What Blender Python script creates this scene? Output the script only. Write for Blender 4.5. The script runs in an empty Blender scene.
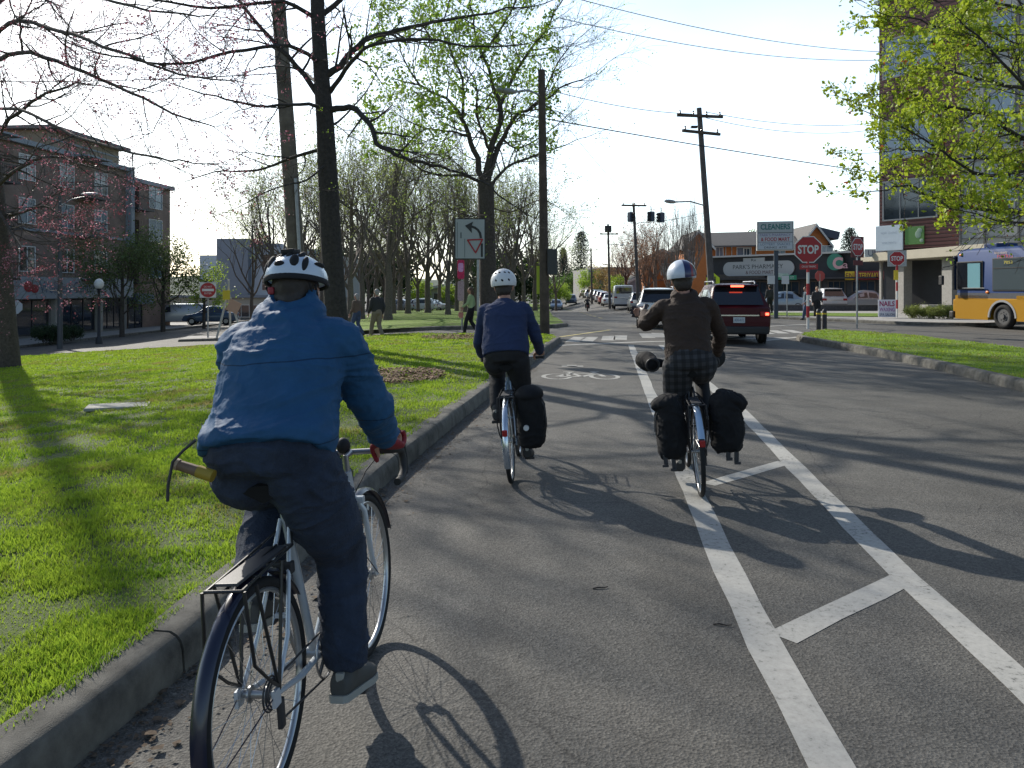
import bpy, bmesh, math, random
import numpy as np
from mathutils import Vector, Matrix, noise
from math import radians as R, sin, cos, pi
random.seed(7); rng = np.random.default_rng(7)
SC = bpy.context.scene; COL = SC.collection
F = 796.0; HZ = 289.0; CH = 1.58            # focal length in pixels, horizon row, eye height

def V(*a): return Vector(a)
# ------------------------------------------------------------------ terrain
def T(x, y):
    a = min(max(-x-3.0, 0), 27)*.07
    b = (min(max(y-40.0, 0), 70))*.02*min(max((14-x)/6.0, 0), 1)
    return -max(a, b)
def W(px, py, Y): return V((px-512)/F*Y, Y, CH+(HZ-py)/F*Y)
def G(px, py):
    """ground point seen in the photograph at px,py"""
    lo = .5; hi = None; Y = .5
    f = lambda Y: CH-(py-HZ)/F*Y - T((px-512)/F*Y, Y)
    while Y < 400:
        if f(Y) <= 0: hi = Y; break
        lo = Y; Y += .25
    if hi is None: hi = 400.
    for _ in range(30):
        m = (lo+hi)/2
        if f(m) <= 0: hi = m
        else: lo = m
    X = (px-512)/F*hi
    return V(X, hi, T(X, hi))
# ------------------------------------------------------------------ materials
MATS = {}
def mat(name, color, rough=.7, metal=0., var=0., vscale=8., bump=0., bscale=60., spec=.5, trans=0., coat=0., detail=4, emit=None):
    if name in MATS: return MATS[name]
    m = bpy.data.materials.new(name); m.use_nodes = True
    n = m.node_tree.nodes; l = m.node_tree.links
    b = n['Principled BSDF']
    b.inputs['Base Color'].default_value = (*color, 1); b.inputs['Roughness'].default_value = rough
    b.inputs['Metallic'].default_value = metal; b.inputs['Specular IOR Level'].default_value = spec
    if coat: b.inputs['Coat Weight'].default_value = coat; b.inputs['Coat Roughness'].default_value = .05
    tc = n.new('ShaderNodeTexCoord')
    if var:
        t = n.new('ShaderNodeTexNoise'); t.inputs['Scale'].default_value = vscale; t.inputs['Detail'].default_value = detail
        t.inputs['Roughness'].default_value = .65
        l.new(tc.outputs['Object'], t.inputs['Vector'])
        r = n.new('ShaderNodeMapRange'); r.inputs[1].default_value = .28; r.inputs[2].default_value = .72
        r.inputs[3].default_value = 1-var; r.inputs[4].default_value = 1+var
        l.new(t.outputs['Fac'], r.inputs[0])
        mx = n.new('ShaderNodeMix'); mx.data_type = 'RGBA'; mx.blend_type = 'MULTIPLY'; mx.inputs[0].default_value = 1
        mx.inputs[6].default_value = (*color, 1); l.new(r.outputs[0], mx.inputs[7])
        l.new(mx.outputs[2], b.inputs['Base Color'])
    if bump:
        t2 = n.new('ShaderNodeTexNoise'); t2.inputs['Scale'].default_value = bscale; t2.inputs['Detail'].default_value = 5
        l.new(tc.outputs['Object'], t2.inputs['Vector'])
        bp = n.new('ShaderNodeBump'); bp.inputs['Strength'].default_value = bump; bp.inputs['Distance'].default_value = .02
        l.new(t2.outputs['Fac'], bp.inputs['Height']); l.new(bp.outputs['Normal'], b.inputs['Normal'])
    if emit:
        b.inputs['Emission Color'].default_value = (*emit[0], 1); b.inputs['Emission Strength'].default_value = emit[1]
    if trans:
        tr = n.new('ShaderNodeBsdfTranslucent'); ms = n.new('ShaderNodeMixShader'); ms.inputs[0].default_value = trans
        if var: l.new(mx.outputs[2], tr.inputs['Color'])
        else: tr.inputs['Color'].default_value = (*color, 1)
        l.new(b.outputs[0], ms.inputs[1]); l.new(tr.outputs[0], ms.inputs[2])
        l.new(ms.outputs[0], n['Material Output'].inputs['Surface'])
    MATS[name] = m
    return m
# ------------------------------------------------------------------ mesh builder
class MB:
    def __init__(s): s.v = []; s.f = []; s.mi = []
    def add(s, vs, fs, mi=0):
        o = len(s.v); s.v += [tuple(v) for v in vs]; s.f += [tuple(i+o for i in f) for f in fs]; s.mi += [mi]*len(fs); return s
    def box(s, c, d, M=None, mi=0, bev=0):
        x, y, z = d[0]/2, d[1]/2, d[2]/2
        if bev:
            bm = bmesh.new(); bmesh.ops.create_cube(bm, size=1)
            bmesh.ops.scale(bm, vec=d, verts=bm.verts)
            bmesh.ops.bevel(bm, geom=bm.edges[:], offset=bev, segments=2, affect='EDGES', profile=.6)
            vs = [v.co.copy() for v in bm.verts]; fs = [[v.index for v in f.verts] for f in bm.faces]; bm.free()
        else:
            vs = [V(a*x, b*y, e*z) for a in (-1, 1) for b in (-1, 1) for e in (-1, 1)]
            fs = [(0, 1, 3, 2), (4, 6, 7, 5), (0, 4, 5, 1), (2, 3, 7, 6), (0, 2, 6, 4), (1, 5, 7, 3)]
        if M is not None: vs = [M @ v for v in vs]
        return s.add([v+V(*c) for v in vs], fs, mi)
    def tube(s, pts, rad, n=8, caps=True, mi=0):
        pts = [V(*p) for p in pts]
        if not isinstance(rad, (list, tuple)): rad = [rad]*len(pts)
        vs = []; fs = []; up = None
        for i, p in enumerate(pts):
            t = (pts[min(i+1, len(pts)-1)]-pts[max(i-1, 0)])
            if t.length < 1e-9: t = V(0, 0, 1)
            t.normalize()
            if up is None:
                up = V(0, 0, 1) if abs(t.z) < .9 else V(1, 0, 0)
            a = t.cross(up)
            if a.length < 1e-6: a = t.orthogonal()
            a.normalize(); b = a.cross(t).normalized(); up = b
            for k in range(n):
                th = 2*pi*k/n
                vs.append(p+(a*cos(th)+b*sin(th))*rad[i])
        for i in range(len(pts)-1):
            for k in range(n):
                k2 = (k+1) % n
                fs.append((i*n+k, i*n+k2, (i+1)*n+k2, (i+1)*n+k))
        if caps:
            fs.append(tuple(range(n))[::-1]); fs.append(tuple((len(pts)-1)*n+k for k in range(n)))
        return s.add(vs, fs, mi)
    def cyl(s, p, q, r, r2=None, n=12, mi=0): return s.tube([p, q], [r, r if r2 is None else r2], n, True, mi)
    def torus(s, c, axis, R1, r, n=48, m=8, sx=1., mi=0):
        axis = V(*axis).normalized(); a = axis.orthogonal().normalized(); b = axis.cross(a)
        vs = []; fs = []
        for i in range(n):
            th = 2*pi*i/n; d = a*cos(th)+b*sin(th)
            for k in range(m):
                ph = 2*pi*k/m
                vs.append(V(*c)+d*(R1+r*cos(ph))+axis*(r*sx*sin(ph)))
        for i in range(n):
            for k in range(m):
                fs.append((i*m+k, ((i+1) % n)*m+k, ((i+1) % n)*m+(k+1) % m, i*m+(k+1) % m))
        return s.add(vs, fs, mi)
    def ell(s, c, r, M=None, n=16, m=10, mi=0, zmin=-1.):
        vs = []; fs = []
        for j in range(m+1):
            ph = math.asin(max(-1, zmin)) + (pi/2-math.asin(max(-1, zmin)))*j/m
            for i in range(n):
                th = 2*pi*i/n; p = V(r[0]*cos(ph)*cos(th), r[1]*cos(ph)*sin(th), r[2]*sin(ph))
                if M is not None: p = M @ p
                vs.append(p+V(*c))
        for j in range(m):
            for i in range(n):
                i2 = (i+1) % n; fs.append((j*n+i, j*n+i2, (j+1)*n+i2, (j+1)*n+i))
        fs.append(tuple(range(n))[::-1])
        return s.add(vs, fs, mi)
    def lathe(s, c, prof, n=16, mi=0):
        vs = []; fs = []
        for (r, z) in prof:
            for i in range(n):
                th = 2*pi*i/n; vs.append(V(c[0]+r*cos(th), c[1]+r*sin(th), c[2]+z))
        for j in range(len(prof)-1):
            for i in range(n):
                i2 = (i+1) % n; fs.append((j*n+i, j*n+i2, (j+1)*n+i2, (j+1)*n+i))
        fs.append(tuple(range(n))[::-1]); fs.append(tuple((len(prof)-1)*n+k for k in range(n)))
        return s.add(vs, fs, mi)
    def prism(s, poly, d, M=None, mi=0):
        """poly: list of (x,z) in the XZ plane facing -Y, extruded by d along +Y"""
        n = len(poly); ar = sum(poly[i][0]*poly[(i+1) % n][1]-poly[(i+1) % n][0]*poly[i][1] for i in range(n))
        if ar < 0: poly = poly[::-1]
        vs = [V(x, 0, z) for x, z in poly]+[V(x, d, z) for x, z in poly]
        if M is not None: vs = [M @ v for v in vs]
        fs = [tuple(range(n)), tuple(range(2*n-1, n-1, -1))]+[(i+n, (i+1) % n+n, (i+1) % n, i) for i in range(n)]
        return s.add(vs, fs, mi)
    def quad(s, a, b, c, d, mi=0): return s.add([a, b, c, d], [(0, 1, 2, 3)], mi)
    def build(s, name, mats, parent=None, smooth=None):
        me = bpy.data.meshes.new(name); me.from_pydata(s.v, [], s.f)
        return link(name, me, mats, parent, smooth, s.mi)
def link(name, me, mats, parent=None, smooth=None, mi=None):
    if not isinstance(mats, (list, tuple)): mats = [mats]
    for m in mats: me.materials.append(m)
    if mi is not None and len(mats) > 1: me.polygons.foreach_set('material_index', mi)
    if smooth:
        me.shade_smooth(); me.set_sharp_from_angle(angle=R(smooth))
    me.update()
    o = bpy.data.objects.new(name, me); COL.objects.link(o)
    if parent is not None: o.parent = parent
    return o
def tag(o, label=None, cat=None, group=None, kind=None):
    if label: o['label'] = label
    if cat: o['category'] = cat
    if group: o['group'] = group
    if kind: o['kind'] = kind
    return o
def thing(name, label, cat, loc=(0, 0, 0), rz=0., group=None, rot=None):
    o = bpy.data.objects.new(name, None); COL.objects.link(o); o.location = loc
    o.rotation_euler = rot if rot else (0, 0, rz); o.empty_display_size = .2
    return tag(o, label, cat, group)
def dup(root, loc, rz=None, scale=None, label=None, group=None, swap=None):
    def rec(o, par):
        c = o.copy(); COL.objects.link(c); c.parent = par
        for ch in list(o.children): rec(ch, c)
        return c
    c = rec(root, None); c.location = loc
    if rz is not None: c.rotation_euler = (0, 0, rz)
    if scale is not None: c.scale = scale if isinstance(scale, (tuple, list)) else (scale,)*3
    if label: c['label'] = label
    if group: c['group'] = group
    return c
def text(s, w, h, m, parent, c, name='lettering', rot=None, depth=.004, fit=True, bold=0.):
    """flat lettering whose face looks along local -Y, centred on c, fitted into w x h"""
    cu = bpy.data.curves.new(name, 'FONT'); cu.body = s; cu.align_x = 'CENTER'; cu.size = 1; cu.resolution_u = 3; cu.offset = bold
    o = bpy.data.objects.new(name, cu); COL.objects.link(o)
    dg = bpy.context.evaluated_depsgraph_get(); me = bpy.data.meshes.new_from_object(o.evaluated_get(dg))
    bpy.data.objects.remove(o)
    co = np.empty(len(me.vertices)*3); me.vertices.foreach_get('co', co); co = co.reshape(-1, 3)
    mn = co.min(0); mx = co.max(0); d = mx-mn
    out = np.zeros_like(co)
    out[:, 0] = (co[:, 0]-(mn[0]+mx[0])/2)/max(d[0], 1e-6)*w
    out[:, 2] = (co[:, 1]-(mn[1]+mx[1])/2)/max(d[1], 1e-6)*h
    if rot is not None:
        M = np.array(rot); out = out @ M.T
    out += np.array(c)
    me.vertices.foreach_set('co', out.ravel())
    me.materials.clear()
    return link(name, me, m, parent)
def np_mesh(name, verts, faces_flat, sizes, mats, parent=None, mi=None):
    me = bpy.data.meshes.new(name)
    me.vertices.add(len(verts)); me.vertices.foreach_set('co', np.asarray(verts, dtype=np.float32).ravel())
    me.loops.add(len(faces_flat)); me.loops.foreach_set('vertex_index', np.asarray(faces_flat, dtype=np.int32))
    me.polygons.add(len(sizes)); st = np.concatenate([[0], np.cumsum(sizes)[:-1]]).astype(np.int32)
    me.polygons.foreach_set('loop_start', st)
    me.update(calc_edges=True); me.validate()
    return link(name, me, mats, parent, None, mi)

# ------------------------------------------------------------------ camera, light
cam = bpy.data.cameras.new('camera'); co = bpy.data.objects.new('camera', cam); COL.objects.link(co); SC.camera = co
co.location = (0, 0, CH); co.rotation_euler = (R(90), 0, 0)
cam.sensor_width = 36; cam.lens = 36*F/1024; cam.shift_y = -(384-HZ)/1024; cam.clip_end = 3000; cam.clip_start = .05
SUN_AZ = R(-54); SUN_EL = R(31)             # heading of the shadows on the ground (from +X), sun height
d = V(cos(SUN_AZ)*cos(SUN_EL), sin(SUN_AZ)*cos(SUN_EL), -sin(SUN_EL))
sl = bpy.data.lights.new('sun', 'SUN'); so = bpy.data.objects.new('sun', sl); COL.objects.link(so)
sl.energy = 5.0; sl.angle = R(.6); sl.color = (1, .94, .84); so.rotation_euler = d.to_track_quat('-Z', 'Y').to_euler()
w = bpy.data.worlds.new("World"); SC.world = w; w.use_nodes = True
sk = w.node_tree.nodes.new('ShaderNodeTexSky'); sk.sky_type = 'NISHITA'; sk.sun_disc = False
sk.sun_elevation = SUN_EL
sd = -d; sk.sun_rotation = math.atan2(sd.x, sd.y); sk.air_density = 1.0; sk.dust_density = 1.1; sk.ozone_density = 1.5; sk.altitude = 50
bg = w.node_tree.nodes['Background']; bg.inputs['Strength'].default_value = .12
# the Nishita sky behind a thin, uneven veil of high cloud
wn = w.node_tree.nodes; wl = w.node_tree.links
wt = wn.new('ShaderNodeTexCoord'); wm = wn.new('ShaderNodeMapping'); wm.inputs['Scale'].default_value = (1, 1, 3.5); wl.new(wt.outputs['Generated'], wm.inputs[0])
wz = wn.new('ShaderNodeTexNoise'); wz.inputs['Scale'].default_value = 1.6; wz.inputs['Detail'].default_value = 5; wl.new(wm.outputs[0], wz.inputs['Vector'])
wr = wn.new('ShaderNodeValToRGB'); wl.new(wz.outputs['Fac'], wr.inputs[0])
wr.color_ramp.elements[0].position = .3; wr.color_ramp.elements[0].color = (2.3, 3.1, 3.7, 1)
wr.color_ramp.elements[1].position = .75; wr.color_ramp.elements[1].color = (4.2, 4.8, 5.1, 1)
wx = wn.new('ShaderNodeSeparateXYZ'); wl.new(wt.outputs['Generated'], wx.inputs[0])
wh = wn.new('ShaderNodeMapRange'); wh.interpolation_type = 'SMOOTHSTEP'; wl.new(wx.outputs['Z'], wh.inputs[0]); wh.inputs[1].default_value = .18; wh.inputs[2].default_value = .62; wh.inputs[3].default_value = 1; wh.inputs[4].default_value = .06
wv = wn.new('ShaderNodeMix'); wv.data_type = 'RGBA'; wv.blend_type = 'MULTIPLY'; wv.inputs[0].default_value = 1; wl.new(wr.outputs[0], wv.inputs[6])
# haze glows on the sun's side of the sky and is thin behind the camera
wd = wn.new('ShaderNodeVectorMath'); wd.operation = 'DOT_PRODUCT'; wl.new(wt.outputs['Generated'], wd.inputs[0]); wd.inputs[1].default_value = (sd.xy.normalized().x, sd.xy.normalized().y, 0)
wg = wn.new('ShaderNodeMapRange'); wg.interpolation_type = 'SMOOTHSTEP'; wl.new(wd.outputs['Value'], wg.inputs[0]); wg.inputs[1].default_value = -.35; wg.inputs[2].default_value = .6; wg.inputs[3].default_value = .16; wg.inputs[4].default_value = 1.45
wp = wn.new('ShaderNodeMath'); wp.operation = 'MULTIPLY'; wl.new(wh.outputs[0], wp.inputs[0]); wl.new(wg.outputs[0], wp.inputs[1]); wl.new(wp.outputs[0], wv.inputs[7])
wa = wn.new('ShaderNodeMix'); wa.data_type = 'RGBA'; wa.blend_type = 'ADD'; wa.inputs[0].default_value = 1; wa.clamp_result = False
wl.new(sk.outputs[0], wa.inputs[6]); wl.new(wv.outputs[2], wa.inputs[7]); wl.new(wa.outputs[2], bg.inputs[0])
SC.view_settings.view_transform = 'Standard'; SC.view_settings.look = 'None'; SC.view_settings.exposure = .25; SC.view_settings.gamma = 1

# ------------------------------------------------------------------ ground sheets
def stops(lst):
    o = []
    for a, b, st in lst:
        n = max(1, round((b-a)/st)); o += [a+(b-a)*i/n for i in range(n)]
    return o+[lst[-1][1]]
def asphalt():
    m = bpy.data.materials.new('asphalt'); m.use_nodes = True; n = m.node_tree.nodes; l = m.node_tree.links; b = n['Principled BSDF']
    tc = n.new('ShaderNodeTexCoord')
    def noise_(sc, det=4, rough=.6):
        t = n.new('ShaderNodeTexNoise'); t.inputs['Scale'].default_value = sc; t.inputs['Detail'].default_value = det; t.inputs['Roughness'].default_value = rough
        l.new(tc.outputs['Object'], t.inputs['Vector']); return t.outputs['Fac']
    def rng_(x, a, b_, c, d_):
        r = n.new('ShaderNodeMapRange'); r.inputs[1].default_value = a; r.inputs[2].default_value = b_; r.inputs[3].default_value = c; r.inputs[4].default_value = d_; l.new(x, r.inputs[0]); return r.outputs[0]
    def mul(x, y, op='MULTIPLY'):
        r = n.new('ShaderNodeMath'); r.operation = op; l.new(x, r.inputs[0]); l.new(y, r.inputs[1]); return r.outputs[0]
    v = n.new('ShaderNodeTexVoronoi'); v.inputs['Scale'].default_value = 90; l.new(tc.outputs['Object'], v.inputs['Vector'])
    sp = rng_(v.outputs['Color'], 0, 1, .6, 1.5)
    v2 = n.new('ShaderNodeTexVoronoi'); v2.inputs['Scale'].default_value = 230; l.new(tc.outputs['Object'], v2.inputs['Vector'])
    sp2 = rng_(v2.outputs['Color'], 0, 1, .65, 1.35)
    big = rng_(noise_(.45, 7, .7), .3, .7, .74, 1.22); mid = rng_(noise_(2.3, 6, .7), .3, .7, .88, 1.12)
    # fine cracks and tar lines
    cr = n.new('ShaderNodeTexVoronoi'); cr.feature = 'DISTANCE_TO_EDGE'; cr.inputs['Scale'].default_value = .33
    wv = n.new('ShaderNodeMix'); wv.data_type = 'RGBA'; wv.inputs[0].default_value = .12
    nn = n.new('ShaderNodeTexNoise'); nn.inputs['Scale'].default_value = 3; l.new(tc.outputs['Object'], nn.inputs['Vector'])
    l.new(tc.outputs['Object'], wv.inputs[6]); l.new(nn.outputs['Color'], wv.inputs[7]); l.new(wv.outputs[2], cr.inputs['Vector'])
    ck = rng_(cr.outputs['Distance'], .0, .003, .62, 1)
    mp = n.new('ShaderNodeMapping'); mp.inputs['Scale'].default_value = (1.5, .09, 1); mp.inputs['Rotation'].default_value = (0, 0, R(7)); l.new(tc.outputs['Object'], mp.inputs[0])
    ts = n.new('ShaderNodeTexNoise'); ts.inputs['Scale'].default_value = 1.3; ts.inputs['Detail'].default_value = 5; l.new(mp.outputs[0], ts.inputs['Vector']); lane = rng_(ts.outputs['Fac'], .3, .7, .84, 1.14)
    cr2 = n.new('ShaderNodeTexVoronoi'); cr2.feature = 'DISTANCE_TO_EDGE'; cr2.inputs['Scale'].default_value = 1.1; l.new(wv.outputs[2], cr2.inputs['Vector'])
    gate = rng_(noise_(.5, 3), .52, .62, 0, 1); ck2 = rng_(cr2.outputs['Distance'], 0, .006, .6, 1); mxk = n.new('ShaderNodeMath'); mxk.operation = 'MAXIMUM'
    inv = n.new('ShaderNodeMath'); inv.operation = 'SUBTRACT'; inv.inputs[0].default_value = 1; l.new(gate, inv.inputs[1]); l.new(ck2, mxk.inputs[0]); l.new(inv.outputs[0], mxk.inputs[1])
    f = mul(mul(mul(sp, sp2), mul(big, mid)), mul(mul(ck, lane), mxk.outputs[0]))
    c = n.new('ShaderNodeMix'); c.data_type = 'RGBA'; c.blend_type = 'MULTIPLY'; c.inputs[0].default_value = 1; c.inputs[6].default_value = (.088, .084, .075, 1)
    l.new(f, c.inputs[7]); l.new(c.outputs[2], b.inputs['Base Color']); b.inputs['Roughness'].default_value = .82; b.inputs['Specular IOR Level'].default_value = .35
    bp = n.new('ShaderNodeBump'); bp.inputs['Strength'].default_value = .5; bp.inputs['Distance'].default_value = .006
    l.new(v.outputs['Distance'], bp.inputs['Height']); l.new(bp.outputs['Normal'], b.inputs['Normal'])
    return m
ASPH = asphalt()
def sheet(name, xs, ys, dz, m):
    vs = [(x, y, T(x, y)+dz) for y in ys for x in xs]; nx = len(xs)
    fs = [(j*nx+i, j*nx+i+1, (j+1)*nx+i+1, (j+1)*nx+i) for j in range(len(ys)-1) for i in range(nx-1)]
    return MB().add(vs, fs).build(name, m)
tag(sheet('ground', stops([(-900, -100, 200), (-100, 100, 10), (100, 900, 200)]), stops([(-60, 160, 10), (160, 1500, 150)]), -.35,
      mat('soil', (.06, .075, .03), .95, var=.4, vscale=.2)), kind='structure')
xs = stops([(-60, -30, 6), (-30, -4, 2), (-4, 14, 1), (14, 80, 6)]); xs = sorted(set([round(x, 3) for x in xs]+[-3., 8.]))
ys = stops([(-12, 40, 2), (40, 110, 2), (110, 420, 30)])
tag(sheet('road', xs, ys, 0, ASPH), kind='structure')

# ---- painted markings
PAINT = mat('road_paint', (.50, .50, .47), .8, var=.0)
def worn_paint():
    m = bpy.data.materials.new('worn_paint'); m.use_nodes = True; n = m.node_tree.nodes; l = m.node_tree.links; b = n['Principled BSDF']
    tc = n.new('ShaderNodeTexCoord'); t = n.new('ShaderNodeTexNoise'); t.inputs['Scale'].default_value = 26; t.inputs['Detail'].default_value = 8; t.inputs['Roughness'].default_value = .8
    l.new(tc.outputs['Object'], t.inputs['Vector'])
    t3 = n.new('ShaderNodeTexNoise'); t3.inputs['Scale'].default_value = 2.2; t3.inputs['Detail'].default_value = 4; l.new(tc.outputs['Object'], t3.inputs['Vector'])
    ad = n.new('ShaderNodeMath'); ad.operation = 'MULTIPLY_ADD'; l.new(t3.outputs['Fac'], ad.inputs[0]); ad.inputs[1].default_value = .35; l.new(t.outputs['Fac'], ad.inputs[2])
    r = n.new('ShaderNodeValToRGB'); r.color_ramp.elements[0].position = .52; r.color_ramp.elements[0].color = (.11, .11, .10, 1)
    r.color_ramp.elements[1].position = .60; r.color_ramp.elements[1].color = (.31, .305, .28, 1); e = r.color_ramp.elements.new(.85); e.color = (.40, .39, .36, 1)
    l.new(ad.outputs[0], r.inputs[0]); l.new(r.outputs[0], b.inputs['Base Color']); b.inputs['Roughness'].default_value = .8
    return m
WPAINT = worn_paint()
def strip(mb, pts, w, z=.004, wob=.004):
    """band of width w along a ground polyline (x,y)"""
    P = [V(p[0], p[1], 0) for p in pts]; Q = []
    for i in range(len(P)-1):
        n = max(1, int((P[i+1]-P[i]).length/.4)); Q += [P[i].lerp(P[i+1], k/n) for k in range(n)]
    Q.append(P[-1]); L = []; Rr = []
    for i, p in enumerate(Q):
        t = (Q[min(i+1, len(Q)-1)]-Q[max(i-1, 0)]).normalized(); s_ = V(t.y, -t.x, 0)
        a = p+s_*(w/2+random.uniform(-wob, wob)); b_ = p-s_*(w/2+random.uniform(-wob, wob))
        L.append((a.x, a.y, T(a.x, a.y)+z)); Rr.append((b_.x, b_.y, T(b_.x, b_.y)+z))
    n = len(Q); mb.add(L+Rr, [(i, i+1, n+i+1, n+i) for i in range(n-1)])
def GP(*pp): return [G(*p) for p in pp]
A = GP((833, 768), (768, 650), (716, 545), (687, 478), (655, 405), (631, 345))
A = [A[0]+(A[0]-A[1])*2.]+A
B = GP((1024, 686), (905, 577), (808, 480), (740, 410), (690, 370), (661, 345))
B = [B[0]+(B[0]-B[1])*3.]+B
mb = MB(); strip(mb, A, .165, z=.003, wob=.007); strip(mb, B, .165, z=.0031, wob=.007)
h1 = GP((782, 638), (909, 576)); strip(mb, h1, .14, z=.0023, wob=.006)
h2 = GP((708, 484.5), (785, 462.5)); strip(mb, h2, .14, z=.0023, wob=.006)
h3 = GP((655, 397), (690, 388)); 
strip(mb, GP((560, 345.5), (640, 342), (700, 340.5), (790, 337.5)), .3, z=.005)
tag(mb.build('lane_markings', WPAINT), kind='structure')
mb = MB()
for a, b in [((572, 342), (580, 337)), ((586, 341.5), (592, 337)), ((608, 340.5), (609, 336)), ((620, 340), (621, 335.5)), ((649, 338), (645, 333.5)), ((661, 337.5), (657, 333)),
             ((676, 336.5), (671, 332.5)), ((770, 334), (758, 331)), ((784, 333.5), (772, 330.5)), ((800, 333), (786, 330))]:
    strip(mb, GP(a, b), .42, z=.004)
strip(mb, GP((745, 327.5), (815, 324)), .25); strip(mb, GP((760, 341), (800, 337)), .3)
strip(mb, GP((340, 338), (365, 337)), .5, z=.004)
tag(mb.build('crosswalk_markings', WPAINT), kind='structure')
mb = MB()
for k in range(7): strip(mb, [(5.2+.07*(k*5), 46+k*6.5), (5.3+.07*(k*5), 49+k*6.5)], .12, z=.012)
strip(mb, GP((560, 337), (610, 330)), .14, z=.006)
tag(mb.build('centre_line_marks', mat('yellow_paint', (.5, .42, .16), .8, var=.3, vscale=20)), kind='structure')
# bicycle symbol in the lane
mb = MB(); bc = G(580, 376)
def bl(p, q, w=.09): 
    strip(mb, [(bc.x+p[0], bc.y+p[1]), (bc.x+q[0], bc.y+q[1])], w, .0048, .002)
for cx in (-.43, .43):
    pts = [(cx+.24*cos(2*pi*k/20), -.12+.42*sin(2*pi*k/20)) for k in range(21)]
    for k in range(20): bl(pts[k], pts[k+1], .08)
bl((-.43, -.12), (-.1, .45)); bl((-.1, .45), (.32, .4)); bl((.43, -.12), (.28, .75)); bl((-.43, -.12), (.02, -.15)); bl((.02, -.15), (.32, .4)); bl((.02, -.15), (-.16, .62)); bl((-.26, .66), (-.06, .66)); bl((.28, .75), (.42, .72))
bl((-.1, 1.9), (.1, 1.9), .3); bl((-.22, 1.8), (.22, 1.8), .18)
tag(mb.build('bicycle_lane_symbol', WPAINT), kind='structure')

# ---- kerbs and lawns
CONC = mat('kerb_concrete', (.125, .118, .10), .92, var=.6, vscale=6, bump=.3, bscale=220, detail=8)
def resample(P, st):
    o = []
    for i in range(len(P)-1):
        n = max(1, int((P[i+1]-P[i]).length/st)); o += [P[i].lerp(P[i+1], k/n) for k in range(n)]
    return o+[P[-1]]
def kerb(name, P, h=.16, w=.17, side=1, m=CONC, st=.45, seg=1.5):
    """profiled kerb along P (foot of its road face); side=1: body lies left of travel"""
    P = [V(p[0], p[1], 0) for p in P]; Q = resample(P, st); mb = MB()
    prof = [(0, -.02), (.01, h*.6), (.02, h*.8), (.036, h-.014), (.065, h-.002), (w, h+.004), (w, -.05)]
    ring = []
    for i, p in enumerate(Q):
        t = (Q[min(i+1, len(Q)-1)]-Q[max(i-1, 0)]).normalized(); s_ = V(-t.y, t.x, 0)*side
        jo = random.uniform(-.006, .006)
        ring.append([(p+s_*(a+jo)).to_tuple()[:2]+(T(p.x, p.y)+b+random.uniform(-.003, .003),) for a, b in prof])
    n = len(prof); acc = 0; start = 0
    def flush(a, b):
        vs = [v for r in ring[a:b+1] for v in r]; k = b-a+1
        t0 = (Q[b]-Q[a]).normalized()*.008
        for j in range(n): x = vs[j]; vs[j] = (x[0]+t0.x, x[1]+t0.y, x[2])
        for j in range(n): x = vs[(k-1)*n+j]; vs[(k-1)*n+j] = (x[0]-t0.x, x[1]-t0.y, x[2])
        fs = [(i*n+j, i*n+j+1, (i+1)*n+j+1, (i+1)*n+j) for i in range(k-1) for j in range(n-1)]
        fs += [tuple(range(n))[::-1], tuple((k-1)*n+j for j in range(n))]
        mb.add(vs, fs)
    for i in range(1, len(Q)):
        acc += (Q[i]-Q[i-1]).length
        if acc > seg or i == len(Q)-1: flush(start, i); start = i; acc = 0
    o = mb.build(name, m, None, 30)
    return tag(o, kind='structure')
def lawn(name, poly, dz, m, step=2.):
    bm = bmesh.new(); vs = [bm.verts.new((p[0], p[1], 0)) for p in poly]; bm.faces.new(vs)
    bmesh.ops.triangulate(bm, faces=bm.faces[:])
    xs_ = [p[0] for p in poly]; ys_ = [p[1] for p in poly]
    for ax, lo, hi in ((0, min(xs_), max(xs_)), (1, min(ys_), max(ys_))):
        k = math.floor(lo/step)*step
        while k < hi:
            c = [0, 0, 0]; c[ax] = k; no = [0, 0, 0]; no[ax] = 1
            bmesh.ops.bisect_plane(bm, geom=bm.verts[:]+bm.edges[:]+bm.faces[:], dist=1e-5, plane_co=c, plane_no=no); k += step
    for v in bm.verts: v.co.z = T(v.co.x, v.co.y)+dz
    bmesh.ops.recalc_face_normals(bm, faces=bm.faces[:])
    if sum(f.normal.z for f in bm.faces) < 0: bmesh.ops.reverse_faces(bm, faces=bm.faces[:])
    me = bpy.data.meshes.new(name); bm.to_mesh(me); bm.free()
    return tag(link(name, me, m), kind='structure')
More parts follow.
